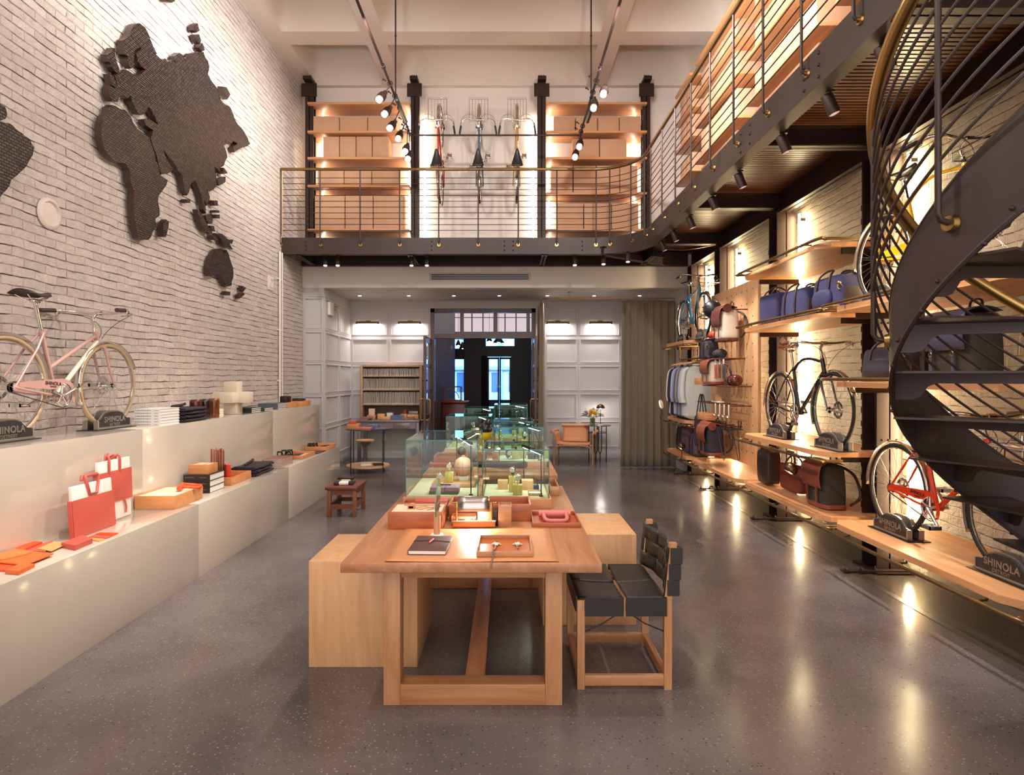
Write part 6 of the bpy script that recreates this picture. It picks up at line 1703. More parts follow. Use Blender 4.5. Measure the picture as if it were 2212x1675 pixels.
# side table with vase and lamp
sd_ = thing('side_table', 'round black metal side table with forked legs beside the armchair', 'table', (1.80, 12.0, 0))
b = MB(); b.lathe([(.275, .70), (.28, .706), (.275, .712)], (0, 0, 0), 40); b.build('tabletop', mat('dark_metal_top', (72, 60, 58), .3, .6), sd_)
for (x, y) in ((-.18, -.10), (-.05, -.16), (.03, -.17), (.17, -.08)):
    b = MB()
    if abs(x) < .1: b.tube([(x, y, 0), (x, y, .16), (x-.03, y, .22), (x-.03, y, .70)], .009, 6); b.tube([(x, y, .16), (x+.03, y, .22), (x+.03, y, .70)], .009, 6)
    else: b.cyl((x, y, 0), (x, y, .70), .009, None, 8)
    b.cyl((x, y, 0), (x, y, .012), .018, .012, 10); b.build('leg', M_blk, sd_)
b = MB(); b.torus((0, -.08, .57), .17, .006, 'Z', 36, 6); b.build('ring', M_blk, sd_)
vs_ = thing('flower_vase', 'glass vase of yellow and white flowers with dark ferns on the side table', 'flowers', (1.70, 11.95, .713))
b = MB(); b.lathe([(.045, 0), (.05, .02), (.052, .14)], (0, 0, 0), 20, None, False); b.lathe([(.044, .001), (.044, .004)], (0, 0, 0), 16); b.build('vase', mat('green_glass', (130, 150, 90), .08, trans=.8), vs_)
rnd = random.Random(11)
b = MB()
for k in range(26):
    a = rnd.random()*2*PI; l = .1+.1*rnd.random(); z1 = .2+.16*rnd.random()
    b.tube([(0, 0, .03), (.03*math.cos(a), .03*math.sin(a), .14), (l*math.cos(a), l*math.sin(a)*.7, z1)], .0022, 4)
b.build('stems', mat('stem_green', (52, 66, 34), .7), vs_)
M_fern = mat('fern_green', (44, 50, 34), .7); M_leaf = mat('grey_leaf', (150, 166, 120), .6)
for k, (ax, az) in enumerate(((-1.25, .9), (-.95, 1.1), (-1.5, .25), (.15, 1.3), (1.35, .15), (1.5, -.05), (-1.5, -.2), (.6, .9))):
    b = MB()
    d = Vector((math.sin(ax), .25*math.cos(k*2), math.cos(ax)*.9+.25)).normalized(); o_ = Vector((0, 0, .17))
    for q in range(9):
        c = o_+d*(.06+.021*q)+Vector((0, 0, -.0009*q*q))
        for s in (-1, 1):
            sd2 = d.cross(Vector((0, 1, 0))).normalized()*s
            L_ = .045*(1-q/11)
            p0, p1, p2, p3 = c, c+sd2*L_*.5+d*.014, c+sd2*L_+d*.01, c+sd2*L_*.5-d*.004
            b.b.faces.new([b.b.verts.new(p) for p in (p0, p3, p2, p1)])
    o = b.build('fern_leaf', M_fern, vs_)
for k in range(5):
    a = k*1.25; c = (.055*math.cos(a), -.06+.03*math.sin(a), .235+.02*(k % 2)+(.03 if k > 2 else 0))
    b = MB()
    for q in range(16):
        t_ = q*2.4; rr = .0085*math.sqrt(q); b.ball((c[0]+rr*math.cos(t_), c[1]-.004*(4-math.sqrt(q)), c[2]+rr*math.sin(t_)), .0095, 6)
    b.build('yellow_bloom', mat('yellow_petal', (236, 176, 40), .6), vs_)
for k in range(8):
    a = k*.8+.3; c = Vector((.095*math.cos(a), -.05+.02*math.sin(a*2), .235+.075*math.sin(a)))
    b = MB()
    for q in range(6):
        t_ = q*PI/3; u = Vector((math.cos(t_), -.3, math.sin(t_))); v = Vector((-math.sin(t_), 0, math.cos(t_)))
        b.b.faces.new([b.b.verts.new(p) for p in (c, c+u*.018+v*.01, c+u*.032, c+u*.018-v*.01)])
    b.ball(c, .007, 6); b.build('white_bloom', mat('white_petal', (238, 236, 214), .6), vs_)
dl = thing('dome_lamp', 'small bronze dome lamp on the side table behind the flowers', 'lamp', (1.875, 12.05, .713))
b = MB(); b.cyl((0, 0, 0), (0, 0, .015), .05, .045, 24); b.cyl((0, 0, .01), (0, 0, .34), .006, None, 8); b.build('stand', M_blk, dl)
b = MB(); b.lathe([(.085*math.cos(a), .33+.085*math.sin(a)) for a in [R(0)+R(89)*i/9 for i in range(10)]], (0, 0, 0), 28, None, False); b.build('lamp_shade', mat('bronze', (96, 74, 50), .3, .9), dl, solid=.002)
b = MB(); b.ball((0, 0, .335), .02, 12); b.build('bulb', emit('bulb_glow', (255, 220, 170), 40), dl)
l_ = bpy.data.lights.new('dome_light', 'POINT'); l_.energy = 5; l_.color = NEUT; l_.shadow_soft_size = .03
lo = bpy.data.objects.new('dome_light', l_); COL.objects.link(lo); lo.location = (1.875, 12.05, 1.02)
solid_box('small_box', 'tiny cream soap box at the front of the side table', 'box', 1.80, 11.84, 1.89, 11.90, .713, .733, M_cream)
# curtains
M_cur = mat('taupe_velvet', (128, 112, 92), .9, noise=.08, nscale=3, bump=.15, bscale=300, sheen=.4)
def curtain(lab, pts, z0, z1, folds, amp, flare):
    b = MB(); P = smoothpath([(x, y, 0) for x, y in pts], 6); n = len(P)
    def pos(u):
        f = u*(n-1); i = min(int(f), n-2); return P[i].lerp(P[i+1], f-i)
    def f(u, v):
        p = pos(u); e = .01; t = (pos(min(1, u+e))-pos(max(0, u-e))).normalized(); nn = Vector((t.y, -t.x, 0))
        k = amp*(.6+.5*(1-v))*(math.sin(2*PI*folds*u+.8*math.sin(5*u))+.35*math.sin(2*PI*folds*2.3*u+1+v))
        c = P[n//2]
        sc = 1+flare*(1-v)**2
        q = c+(p-c)*sc+nn*k
        return (q.x, q.y, z0+(z1-z0)*v)
    b.grid(f, int(folds*16), 14)
    b.build('cloth', M_cur, r_ := thing('curtain', lab, 'curtain', (pts[0][0], pts[0][1], z0)), True, smooth=80, solid=.006)
    b = MB()
    for k in range(int(folds)+1):
        p = pos(k/int(folds)); b.torus((p.x, p.y, z1+.012), .022, .003, 'X', 12, 4)
    b.build('curtain_rings', M_brass, r_, True)
curtain('wide taupe velvet curtain hanging from the brass rail at the right', [(2.12, 11.12), (2.5, 11.08), (2.9, 11.12), (3.25, 11.2)], .012, 3.08, 9, .045, .04)
curtain('narrow gathered taupe curtain beside the doorway', [(.66, 11.35), (.67, 11.7), (.66, 12.1)], .012, 3.08, 6, .05, .12)
cr_ = thing('curtain_rail', 'thin brass curtain rail hung from the alcove ceiling', 'curtain rail', (2.0, 11.1, 3.12))
b = MB(); b.tube([(.67, 12.3, 3.12), (.67, 11.25, 3.12), (.69, 11.15, 3.12), (.78, 11.1, 3.12), (3.1, 11.1, 3.12)], .013, 8); b.build('rail', M_brass, cr_, True)
for x in (1.16, 2.6): b = MB(); b.cyl((x, 11.1, 3.12), (x, 11.1, 3.24), .008, None, 8); b.cyl((x, 11.1, 3.225), (x, 11.1, 3.239), .035, None, 14); b.build('hanger', M_brass, cr_, True)

# ---------------------------------------------------------------- doorway and the front shop beyond
M_mah = wood('mahogany', (52, 24, 20), (86, 44, 34), 'Z', 1, .35, .2)
b = MB()
dz0 = 2.47
b.box(DX0, YA-.03, 0, DX0+.08, YA+.17, DZ); b.box(DX1-.08, YA-.03, 0, DX1, YA+.17, DZ); b.box(DX0, YA-.03, DZ-.08, DX1, YA+.17, DZ)
b.box(DX0+.08, YA-.02, dz0, DX1-.08, YA+.15, dz0+.09)
for x in (-.93, -.23): b.box(x-.035, YA-.01, dz0+.09, x+.035, YA+.1, DZ-.08)
struct('door_1', b, M_mah)
b = MB()
for x0, x1 in ((DX0+.08, -.965), (-.895, -.265), (-.195, DX1-.08)): b.b.faces.new([b.b.verts.new(v) for v in ((x0, YA+.03, dz0+.09), (x1, YA+.03, dz0+.09), (x1, YA+.03, DZ-.08), (x0, YA+.03, DZ-.08))])
struct('window_1', b, M_glass)
def leaf(lab, xh, s):
    r = thing('door_leaf', lab, 'door', (xh, YA-.04, 0), 0)
    y1, y0 = -.0, -.96
    b = MB(); t = .022
    b.box(-t, y0, .02, t, y0+.12, 2.45); b.box(-t, y1-.12, .02, t, y1, 2.45)
    for z0_, z1_ in ((.02, .30), (.86, .94), (1.36, 1.42), (1.86, 1.92), (2.34, 2.45)): b.box(-t, y0+.12, z0_, t, y1-.12, z1_)
    b.build('door_frame', M_mah, r, smooth=0)
    b = MB(); b.b.faces.new([b.b.verts.new(v) for v in ((0, y0+.12, .3), (0, y1-.12, .3), (0, y1-.12, 2.34), (0, y0+.12, 2.34))]); b.build('pane', M_glass, r)
    for q in (-1, 1):
        b = MB(); x = q*.022; b.tube([(x, y0+.06, .85), (x+q*.05, y0+.06, .85), (x+q*.075, y0+.06, .88), (x+q*.075, y0+.06, 1.22), (x+q*.05, y0+.06, 1.25), (x, y0+.06, 1.25)], .011, 8); b.build('handle', M_brass, r)
    b = MB(); b.cyl((-.05, y0+.06, 1.60), (.05, y0+.06, 1.60), .018, None, 12); b.build('lock', M_blk, r)
leaf('dark red brown glazed door leaf folded open at the left of the doorway', -1.56, 1)
leaf('dark red brown glazed door leaf folded open at the right of the doorway', .545, -1)
# front shop shell
YF = 24.0
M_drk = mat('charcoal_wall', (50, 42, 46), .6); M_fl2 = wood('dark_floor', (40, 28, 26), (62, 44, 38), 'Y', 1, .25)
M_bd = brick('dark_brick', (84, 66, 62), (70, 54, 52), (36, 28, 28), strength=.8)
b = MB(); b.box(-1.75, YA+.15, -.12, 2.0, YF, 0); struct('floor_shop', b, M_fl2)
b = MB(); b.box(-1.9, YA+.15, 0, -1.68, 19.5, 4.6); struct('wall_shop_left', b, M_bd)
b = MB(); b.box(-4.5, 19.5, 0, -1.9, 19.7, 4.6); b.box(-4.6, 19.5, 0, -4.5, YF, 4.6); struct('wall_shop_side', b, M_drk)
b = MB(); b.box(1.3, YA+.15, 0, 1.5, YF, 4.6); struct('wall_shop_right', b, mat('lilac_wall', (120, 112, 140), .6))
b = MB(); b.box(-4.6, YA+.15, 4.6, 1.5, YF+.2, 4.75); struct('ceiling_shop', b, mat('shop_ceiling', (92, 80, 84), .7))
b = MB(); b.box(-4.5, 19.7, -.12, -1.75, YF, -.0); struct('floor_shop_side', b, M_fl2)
M_fr = mat('black_frame', (22, 24, 32), .4)
b = MB()
wz = [(2.62, 2.9), (3.22, 3.52)]
def xw(px): return (px-VX)*YF/FPX
# street wall with window and door openings
ops = [(xw(973), xw(1002), .75, 2.40), (xw(973), xw(1001), 2.83, 3.20), (xw(1053), xw(1104), .10, 2.50), (xw(1044), xw(1111), 2.93, 3.22)]
xs = sorted({-4.5, 1.3, *[o_[0] for o_ in ops], *[o_[1] for o_ in ops]}); zz = sorted({0, 3.5, *[o_[2] for o_ in ops], *[o_[3] for o_ in ops]})
for xa, xb in zip(xs, xs[1:]):
    for za, zb in zip(zz, zz[1:]):
        xc_, zc_ = (xa+xb)/2, (za+zb)/2
        if any(o_[0] < xc_ < o_[1] and o_[2] < zc_ < o_[3] for o_ in ops): continue
        b.box(xa, YF, za, xb, YF+.18, zb)
b.box(-4.5, YF, 4.3, 1.3, YF+.18, 4.6)
for k in range(14): x = -4.5+k*.44; b.box(x, YF, 3.5, x+(.14 if k % 3 == 0 else .05), YF+.1, 4.3)
b.box(-4.5, YF, 4.05, 1.3, YF+.06, 4.08)
struct('wall_shop_front', b, M_fr)
b = MB(); b.b.faces.new([b.b.verts.new(v) for v in ((-4.5, YF+.12, 3.5), (1.3, YF+.12, 3.5), (1.3, YF+.12, 4.3), (-4.5, YF+.12, 4.3))]); struct('window_2', b, emit('frosted_reflection_glow', (206, 176, 186), .9))  # added glowing band, stands in for the pinkish ceiling reflection in the transom
dd = thing('shop_door', 'tall black glazed double door to the blue street at the far end', 'door', ((xw(1053)+xw(1104))/2, YF, 0))
b = MB(); xa, xb = xw(1053), xw(1104); xm = (xa+xb)/2; 
for x0_, x1_ in ((xa, xm-.005), (xm+.005, xb)):
    b = MB(); t_ = .06; b.box(x0_, YF+.02, .1, x0_+t_, YF+.08, 2.48); b.box(x1_-t_, YF+.02, .1, x1_, YF+.08, 2.48); b.box(x0_, YF+.02, .1, x1_, YF+.08, .78); b.box(x0_, YF+.02, 2.40, x1_, YF+.08, 2.48)
    lf = b.build('door_leaf', M_fr, dd, True, smooth=0)
    b = MB(); b.b.faces.new([b.b.verts.new(v) for v in ((x0_+t_, YF+.05, .78), (x1_-t_, YF+.05, .78), (x1_-t_, YF+.05, 2.4), (x0_+t_, YF+.05, 2.4))]); b.build('pane', M_glass, lf, True)
    hx = xm-.03 if x0_ == xa else xm+.03
    b = MB(); b.box(hx-.012, YF-.02, 1.28, hx+.012, YF+.02, 1.36); b.build('handle', M_brass, lf, True)
for k, o_ in enumerate((ops[0], ops[1], ops[3])):
    b = MB(); b.b.faces.new([b.b.verts.new(v) for v in ((o_[0], YF+.1, o_[2]), (o_[1], YF+.1, o_[2]), (o_[1], YF+.1, o_[3]), (o_[0], YF+.1, o_[3]))]); struct('window_%d' % (k+3), b, M_glass)
# the street: pale building with windows, lit by the blue evening sky
st2 = thing('street_building', 'pale building front across the street seen blue through the shop windows', 'building', (0, 33, 0))
M_fac = mat('pale_facade', (176, 190, 205), .8, noise=.1, nscale=1)
b = MB(); b.box(-9, 33, 0, 9, 33.5, 6); b.build('wall', M_fac, st2, True)
b = MB()
for z in (2.1, 3.05, 4.2): b.box(-9, 32.8, z, 9, 33, z+.16)
for k in range(19): b.box(-9+k*.95, 32.85, 0, -8.8+k*.95, 33, 6)
b.build('cornice', mat('facade_trim', (110, 126, 150), .7), st2, True)
for k in range(12):
    x = -5.6+k*.95; b = MB(); b.box(x, 32.96, .9, x+.5, 33.02, 1.95); b.build('window', mat('facade_glass', (60, 80, 110), .2), st2, True)
b = MB(); b.box(-10, YF+.3, -.15, 10, 33.5, -.05); struct('ground', b, mat('street_grey', (90, 96, 106), .7))
area('evening_sky', (0, 28.5, 6.5), 12, 6500, (.12, .45, 1.0), (0, .5, -1), 6)
# counter, cabinet, pendants in the front shop
kc = thing('counter', 'small mahogany counter in the front shop', 'counter', (-1.36, 15.8, 0))
M_mc = wood('mahogany_red', (96, 36, 24), (140, 62, 42), 'X', 1, .35)
b = MB(); b.box(-1.67, 15.5, .02, -1.08, 16.2, 1.0, .01); b.build('cabinet_body', M_mc, kc, True)
b = MB(); b.box(-1.67, 15.42, 1.0, -1.02, 16.25, 1.05, .01); b.build('counter_top', M_mc, kc, True)
b = MB(); b.box(-1.62, 15.49, .08, -1.14, 15.50, .66); b.build('niche', M_blk, kc, True)
vt = thing('table_vitrine', 'small wood framed glass vitrine on the mahogany counter', 'display case', (-1.4, 15.8, 1.051))
b = MB(); x0_, x1_, y0_, y1_, z0_, z1_ = -1.62, -1.2, 15.55, 15.95, 1.051, 1.42; e = .012
for x in (x0_, x1_):
    for y in (y0_, y1_): b.box(x-e, y-e, z0_, x+e, y+e, z1_)
for z in (z0_+e, z1_):
    for y in (y0_, y1_): b.box(x0_, y-e, z-e, x1_, y+e, z+e)
    for x in (x0_, x1_): b.box(x-e, y0_, z-e, x+e, y1_, z+e)
b.build('frame', M_mc, vt, True, smooth=0)
b = MB(); b.tube(smoothpath([(-1.55, 15.7, 1.3), (-1.45, 15.72, 1.34), (-1.3, 15.7, 1.25), (-1.25, 15.7, 1.12)], 4), .012, 6); b.box(-1.5, 15.65, 1.065, -1.35, 15.85, 1.10); one('copper_tool', b, M_brn, 'curved copper coloured tool inside the wood framed vitrine', 'tool')
cb_ = thing('wall_cabinet', 'tall mahogany shelf cabinet with lit panels in the front shop', 'cabinet', (.75, 15.5, 0))
b = MB(); X_ = .70
for y in (14.6, 15.4, 16.2, 17.0): b.box(X_-.0, y-.04, 0, 1.25, y+.04, 2.45)
for z in (.02, .75, 1.25, 1.78, 2.38): b.box(X_, 14.6, z, 1.25, 17.0, z+.06)
b.box(.62, 14.55, 0, .70, 14.65, 2.45); b.box(.62, 14.5, 2.38, 1.28, 14.6, 2.47); b.box(.98, 14.5, 0, 1.06, 14.6, 2.45)
for z in (.75, 1.25, 1.78): b.box(.66, 14.5, z, 1.06, 14.6, z+.07)
b.build('frame', M_mc, cb_, True, smooth=0)
b = MB(); b.box(1.26, 14.6, .02, 1.28, 17.0, 2.4); b.box(.70, 14.62, .02, 1.0, 14.66, 2.4); b.build('lit_back', mat('cabinet_back', (210, 176, 130), .5), cb_, True)
area('cabinet_light', (.86, 14.3, 2.3), .3, 6, WARM, (0, .6, -1), .1)
for k, (px, py, d) in enumerate(((1077, 739, 16.5), (999, 752, 15.5), (1057, 736, 18), (990, 745, 18.5))):
    p = PD(px, py, d)
    r = thing('pendant_lamp', 'small black cone pendant in the front shop, %s' % ['largest with bright bulb', 'lowest at the left', 'middle far one', 'far left one'][k], 'pendant lamp', p)
    s = .16 if k == 0 else .09
    b = MB(); b.lathe([(s, -.02), (s*.35, .12), (s*.3, .15)], (0, 0, 0), 20, None, False); b.build('lamp_shade', M_blk, r, solid=.003)
    b = MB(); b.cyl((0, 0, .14), (0, 0, 4.6-p.z), .006, None, 6); b.build('rod', M_blk, r)
    b = MB(); b.ball((0, 0, .0), s*.3, 10); b.build('bulb', emit('bulb_glow', (255, 220, 170), 40), r)
area('shop_light', (-.2, 17, 4.4), 3, 60, (1, .8, .75), (0, 0, -1), 6)
b = MB(); b.box(xw(1004), YF-.3, 0, xw(1050), YF-.05, 3.45); struct('wall_shop_pier', b, mat('pier_grey', (70, 64, 64), .5))
dc = thing('door_curtain', 'dark drape beside the far street door', 'curtain', (xw(1046), YF-.4, 0))
b = MB(); b.grid(lambda u, v: (xw(1041)+(xw(1053)-xw(1041))*u, YF-.38+.04*math.sin(u*22), .02+2.5*v), 24, 2); b.build('cloth', M_dkg, dc, True, solid=.004)
# ---------------------------------------------------------------- right wall shelving
def rshelf(lab, y0, y1, z, rail='up', xf=2.72, th=.045):
    t = thing('display_shelf', lab, 'shelf', ((xf+XR)/2, (y0+y1)/2, z-th))
    b = MB(); c = .13
    b.prism([(xf+c*.6, y0), (XR-.03, y0), (XR-.03, y1), (xf+c*.6, y1), (xf, y1-c), (xf, y0+c)], Matrix.Translation((0, 0, z-th)), th, .002)
    b.build('board', M_shelfY, t, True, smooth=0)
    zr2 = z+.02 if rail == 'up' else z-.075
    b = MB(); xo = xf-.045
    b.tube(smoothpath([(XR-.2 if rail == 'up' else xf+.16, y0-.02, zr2), (xf+.10, y0-.02, zr2), (xf+.02, y0+.0, zr2), (xo, y0+.10, zr2), (xo, y1-.10, zr2), (xf+.02, y1, zr2), (xf+.10, y1+.02, zr2)], 5), .014, 8)
    b.build('brass_rail', M_brassD, t, True, smooth=60)
    b = MB()
    for y in (y0+.25, (y0+y1)/2, y1-.25): b.tube([(xo, y, zr2), (xf+.03, y, zr2), (xf+.04, y, z-th*.5)], .008, 6)
    b.build('rail_bracket', M_brassD, t, True)
    for y in (y0+.06, y1-.06): b = MB(); b.box(xf+.2, y-.012, z-th-.05, XR-.08, y+.012, z-th); b.build('shelf_arm', M_steelD, t, True)
    return t
rshelf('low oak shelf with brass rail carrying the orange bicycle', 3.2, 5.09, .45, 'down')
rshelf('oak shelf with brass rail carrying the dark bags behind the stair', 3.2, 5.09, 1.62, 'up')
rshelf('high oak shelf carrying the yellow bicycle', 3.2, 5.09, 2.24, 'up')
rshelf('low oak shelf with brass rail below the black bicycle', 5.19, 7.01, .45, 'down')
rshelf('oak shelf with brass rail carrying the black bicycle', 5.19, 7.01, 1.01, 'down')
rshelf('high oak shelf carrying the three navy bags', 5.19, 7.01, 2.22, 'up')
rshelf('topmost oak shelf above the navy bags', 5.19, 7.01, 2.83, 'up')
rshelf('low oak bench shelf below the peg board', 7.1, 8.97, .45, 'down')
rshelf('low oak shelf below the shirts', 9.06, 10.35, .45, 'down')
rshelf('oak shelf just under the hanging shirts', 9.12, 10.35, 1.0, 'down')
rshelf('high oak shelf carrying the sky blue bicycle', 9.12, 10.40, 2.23, 'down')
# peg board
pb = thing('peg_board', 'tall oak veneer peg board between the shirt rack and black bicycle', 'peg board', (3.07, 8.2, .55))
b = MB(); b.box(3.05, 7.32, .55, 3.09, 9.0, 2.87, .002); b.build('board', M_ply, pb, True)
b = MB()
for i in range(9):
    for j in range(13):
        y = 7.47+i*.175; z = .72+j*.17; b.cyl((3.049, y, z), (3.051, y, z), .011, None, 8)
o = b.build('peg_hole', M_blk, pb, True); o['kind'] = 'stuff'
b = MB(); b.box(3.09, 7.6, .7, XR, 7.66, .76); b.box(3.09, 8.7, .7, XR, 8.76, .76); b.box(3.09, 7.6, 2.6, XR, 7.66, 2.66); b.box(3.09, 8.7, 2.6, XR, 8.76, 2.66); b.build('batten', M_steelD, pb, True)
M_peg = mat('rust_peg', (104, 54, 38), .5, .2)
def pegrow(lab, y0, y1, z, n, L_=.24, bar=True):
    t = thing('peg_shelf', lab, 'peg', (3.05, (y0+y1)/2, z))
    b = MB()
    for k in range(n):
        y = y0+(y1-y0)*k/max(1, n-1); b.cyl((3.05, y, z), (3.05-L_, y, z), .008, None, 8)
    b.build('peg', M_peg, t, True)
    if bar: b = MB(); b.cyl((3.05-L_, y0-.02, z), (3.05-L_, y1+.02, z), .008, None, 8); b.cyl((3.05-L_+.1, y0-.02, z), (3.05-L_+.1, y1+.02, z), .008, None, 8); b.build('cross_bar', M_peg, t, True)
def bagbody(b, w_, d_, h, p=.35, bulge=.0, taper=0.0):
    n = 28
    def f(u, v):
        a = 2*PI*u; ca, sa = math.cos(a), math.sin(a)
        e = (1-abs(2*v-1)**9)**(1/5) if 0 < v < 1 else .0
        sc = (1-taper*v)*(e if e else .02)
        return (w_/2*abs(ca)**p*(1 if ca > 0 else -1)*sc, d_/2*abs(sa)**p*(1 if sa > 0 else -1)*sc*(1+bulge*math.sin(PI*v)), h*v)
    b.grid(f, n, 16, None, True)
def strapt(b, pts, w_=.012, n=4):
    b.tube(smoothpath(pts, n), w_, 6)
def duffel(lab, c, rz, w_, d_, h, m, trim, pocket=False, group=None, name='duffel_bag', clasp=False):
    r = thing(name, lab, 'bag', c, rz, group)
    b = MB(); bagbody(b, w_, d_, h, .42, .06, .12); b.build('body', m, r)
    for s in (-1, 1):
        y = s*d_*.5; b = MB()
        strapt(b, [(-w_*.2, y*1.03, .02), (-w_*.2, y*1.07, h*.5), (-w_*.19, y*.9, h*.92), (-w_*.13, y*.55, h+.035), (w_*.13, y*.55, h+.035), (w_*.19, y*.9, h*.92), (w_*.2, y*1.07, h*.5), (w_*.2, y*1.03, .02)], .0095); b.build('handle', trim, r)
    b = MB(); bagbody(b, w_*1.005, d_*1.01, .05, .42, 0, 0); b.build('base_trim', trim, r)
    b = MB(); b.box(-w_*.42, -.012, h*.985, w_*.42, .012, h*1.012, .003); b.build('zip', trim, r)
    for sx2 in (-1, 1): b = MB(); b.box(sx2*w_*.47-.004, -d_*.30, h*.15, sx2*w_*.475+.006*sx2, d_*.30, h*.62, .003); b.build('end_panel', trim, r)
    if pocket:
        b = MB(); M = Matrix.Translation((0, -d_*.53, h*.12)); 
        g = MB(); 
        def f(u, v): a = PI*u; return (w_*.30*math.cos(a)*(abs(math.sin(PI*v))**.25 if 0 < v < 1 else .05), -d_*.49-.045*abs(math.sin(a))**.5*(abs(math.sin(PI*v))**.3), h*.10+h*.55*v)
        g.grid(f, 14, 10); po = g.build('front_pocket', m, r, solid=.003)
        g = MB(); g.cyl((0, -d_*.58, h*.62), (0, -d_*.60, h*.36), .006, None, 6); g.build('zip_pull', M_brass, po)
    if clasp:
        b = MB(); b.torus((w_*.44, -d_*.4, h*.62), .022, .004, 'X', 16, 6); b.ball((w_*.44, -d_*.42, h*.72), .016, 10); b.build('clasp', M_brass, r)
    return r
def backpack(lab, c, rz, w_, d_, h, m, flapm, group=None, roll=False, straps=True, tilt=0):
    r = thing('backpack', lab, 'bag', c, rz, group)
    if tilt: r.rotation_euler = (tilt, 0, rz)
    b = MB(); bagbody(b, w_, d_, h, .45, .08, .10); b.build('body', m, r)
    b = MB()
    def f(u, v):
        x = -w_*.46+w_*.92*u
        k = v
        if k < .4: q = k/.4; return (x, d_*.35-(d_*.9)*q, h*.97+.03*math.sin(PI*q))
        q = (k-.4)/.6; return (x*(1-.05*q), -d_*.55-.02*math.sin(PI*q)-.012, h*.97-h*.52*q)
    b.grid(f, 10, 16); b.build('flap', flapm, r, smooth=80, solid=.005)
    for s in (-1, 1):
        b = MB(); b.box(s*w_*.22-.011, -d_*.58-.012, h*.12, s*w_*.22+.011, -d_*.58-.004, h*.62); bs = b.build('buckle_strap', flapm, r)
        b = MB(); b.torus((s*w_*.22, -d_*.58-.016, h*.40), .014, .003, 'Y', 12, 5); b.build('buckle', M_brass, bs)
    b = MB()
    g = [(-.05, d_*.3, h*.95), (-.045, d_*.32, h+.07), (.045, d_*.32, h+.07), (.05, d_*.3, h*.95)]; strapt(b, g, .008)
    if straps: strapt(b, [(w_*.1, d_*.5, h*.9), (w_*.45, d_*.75, h*.75), (w_*.75, d_*.7, h*.35), (w_*.55, d_*.5, .05)], .013)
    b.build('carry_strap', M_dkbrn if flapm is not M_dkbrn else m, r)
    if roll:
        b = MB(); b.cyl((-w_*.5, -d_*.25, h*.96), (w_*.5, -d_*.25, h*.96), .055, None, 16); b.build('roll_top', flapm, r)
    b = MB()
    bagbody(b, w_*1.01, d_*1.02, .05, .45, 0, 0); b.build('base_trim', flapm, r)
    return r
def tote(lab, c, rz, w_, d_, h, m, trim, hh=.14, name='tote_bag'):
    r = thing(name, lab, 'bag', c, rz)
    b = MB(); bagbody(b, w_, d_, h, .35, .1, -.05); b.build('body', m, r)
    for s in (-1, 1): b = MB(); strapt(b, [(-w_*.22, s*d_*.5, h*.72), (-w_*.2, s*d_*.42, h*.98), (-w_*.1, s*d_*.15, h+hh), (w_*.1, s*d_*.15, h+hh), (w_*.2, s*d_*.42, h*.98), (w_*.22, s*d_*.5, h*.72)], .009); b.build('handle', trim, r)
    return r
Q = -PI/2
M_navy = mat('navy_canvas', (46, 45, 84), .8, noise=.08, nscale=40, bump=.15, bscale=300)
M_blkc = mat('black_canvas', (48, 42, 52), .8, noise=.1, nscale=40, bump=.15, bscale=300)
M_plum = mat('plum_canvas', (92, 72, 88), .8, noise=.1, nscale=40, bump=.15, bscale=300)
M_olive = mat('olive_canvas', (56, 52, 44), .85, noise=.1, nscale=40, bump=.15, bscale=300)
M_crc = mat('cream_canvas', (218, 200, 178), .8, noise=.06, nscale=30, bump=.15, bscale=300)
zsh = 2.222
tote('upright navy canvas tote, farthest of the three navy bags', (2.98, 6.66, zsh), Q, .44, .20, .37, M_navy, M_dkbrn, .05)
duffel('navy canvas duffel with dark straps, middle of the three navy bags', (2.98, 6.06, zsh), Q, .56, .26, .33, M_navy, M_dkbrn)
duffel('navy canvas holdall with front pocket, nearest of the three navy bags', (2.98, 5.42, zsh), Q, .52, .27, .35, M_navy, M_dkbrn, True, clasp=True)
# low shelf of the black bicycle bay
tote('dark brown and navy tote leaning at the far end of the low shelf', (2.95, 6.78, .452), Q, .28, .16, .40, M_dkbrn, M_brn, .02)
tote('reddish brown leather briefcase standing behind the ball lamp', (3.02, 6.32, .452), Q, .46, .12, .30, mat('red_brown_leather', (112, 52, 34), .45, noise=.1), M_dkbrn, .07)
backpack('black canvas backpack with large chestnut flap on the low shelf', (2.98, 5.62, .452), Q, .38, .22, .42, M_olive, mat('chestnut_leather', (138, 70, 46), .42, noise=.1))
# dark bags behind the stair
duffel('black canvas duffel bag behind the spiral stair', (2.98, 4.62, 1.622), Q, .60, .24, .27, M_blkc, M_dkbrn, True, clasp=True)
backpack('large slate and black flap backpack behind the spiral stair', (2.98, 3.92, 1.622), Q, .44, .24, .46, M_olive, mat('slate_leather', (66, 66, 84), .4, noise=.1))
# far low shelf
duffel('plum black duffel at the far end of the far low shelf', (2.98, 10.05, .452), Q, .34, .24, .40, M_blkc, M_dkbrn)
tote('plum canvas tote bag in the middle of the far low shelf', (2.96, 9.66, .452), Q, .34, .22, .40, M_plum, M_brn, .12)
duffel('plum grey duffel bag at the near end of the far low shelf', (2.96, 9.28, .452), Q, .36, .24, .36, M_plum, M_dkbrn)
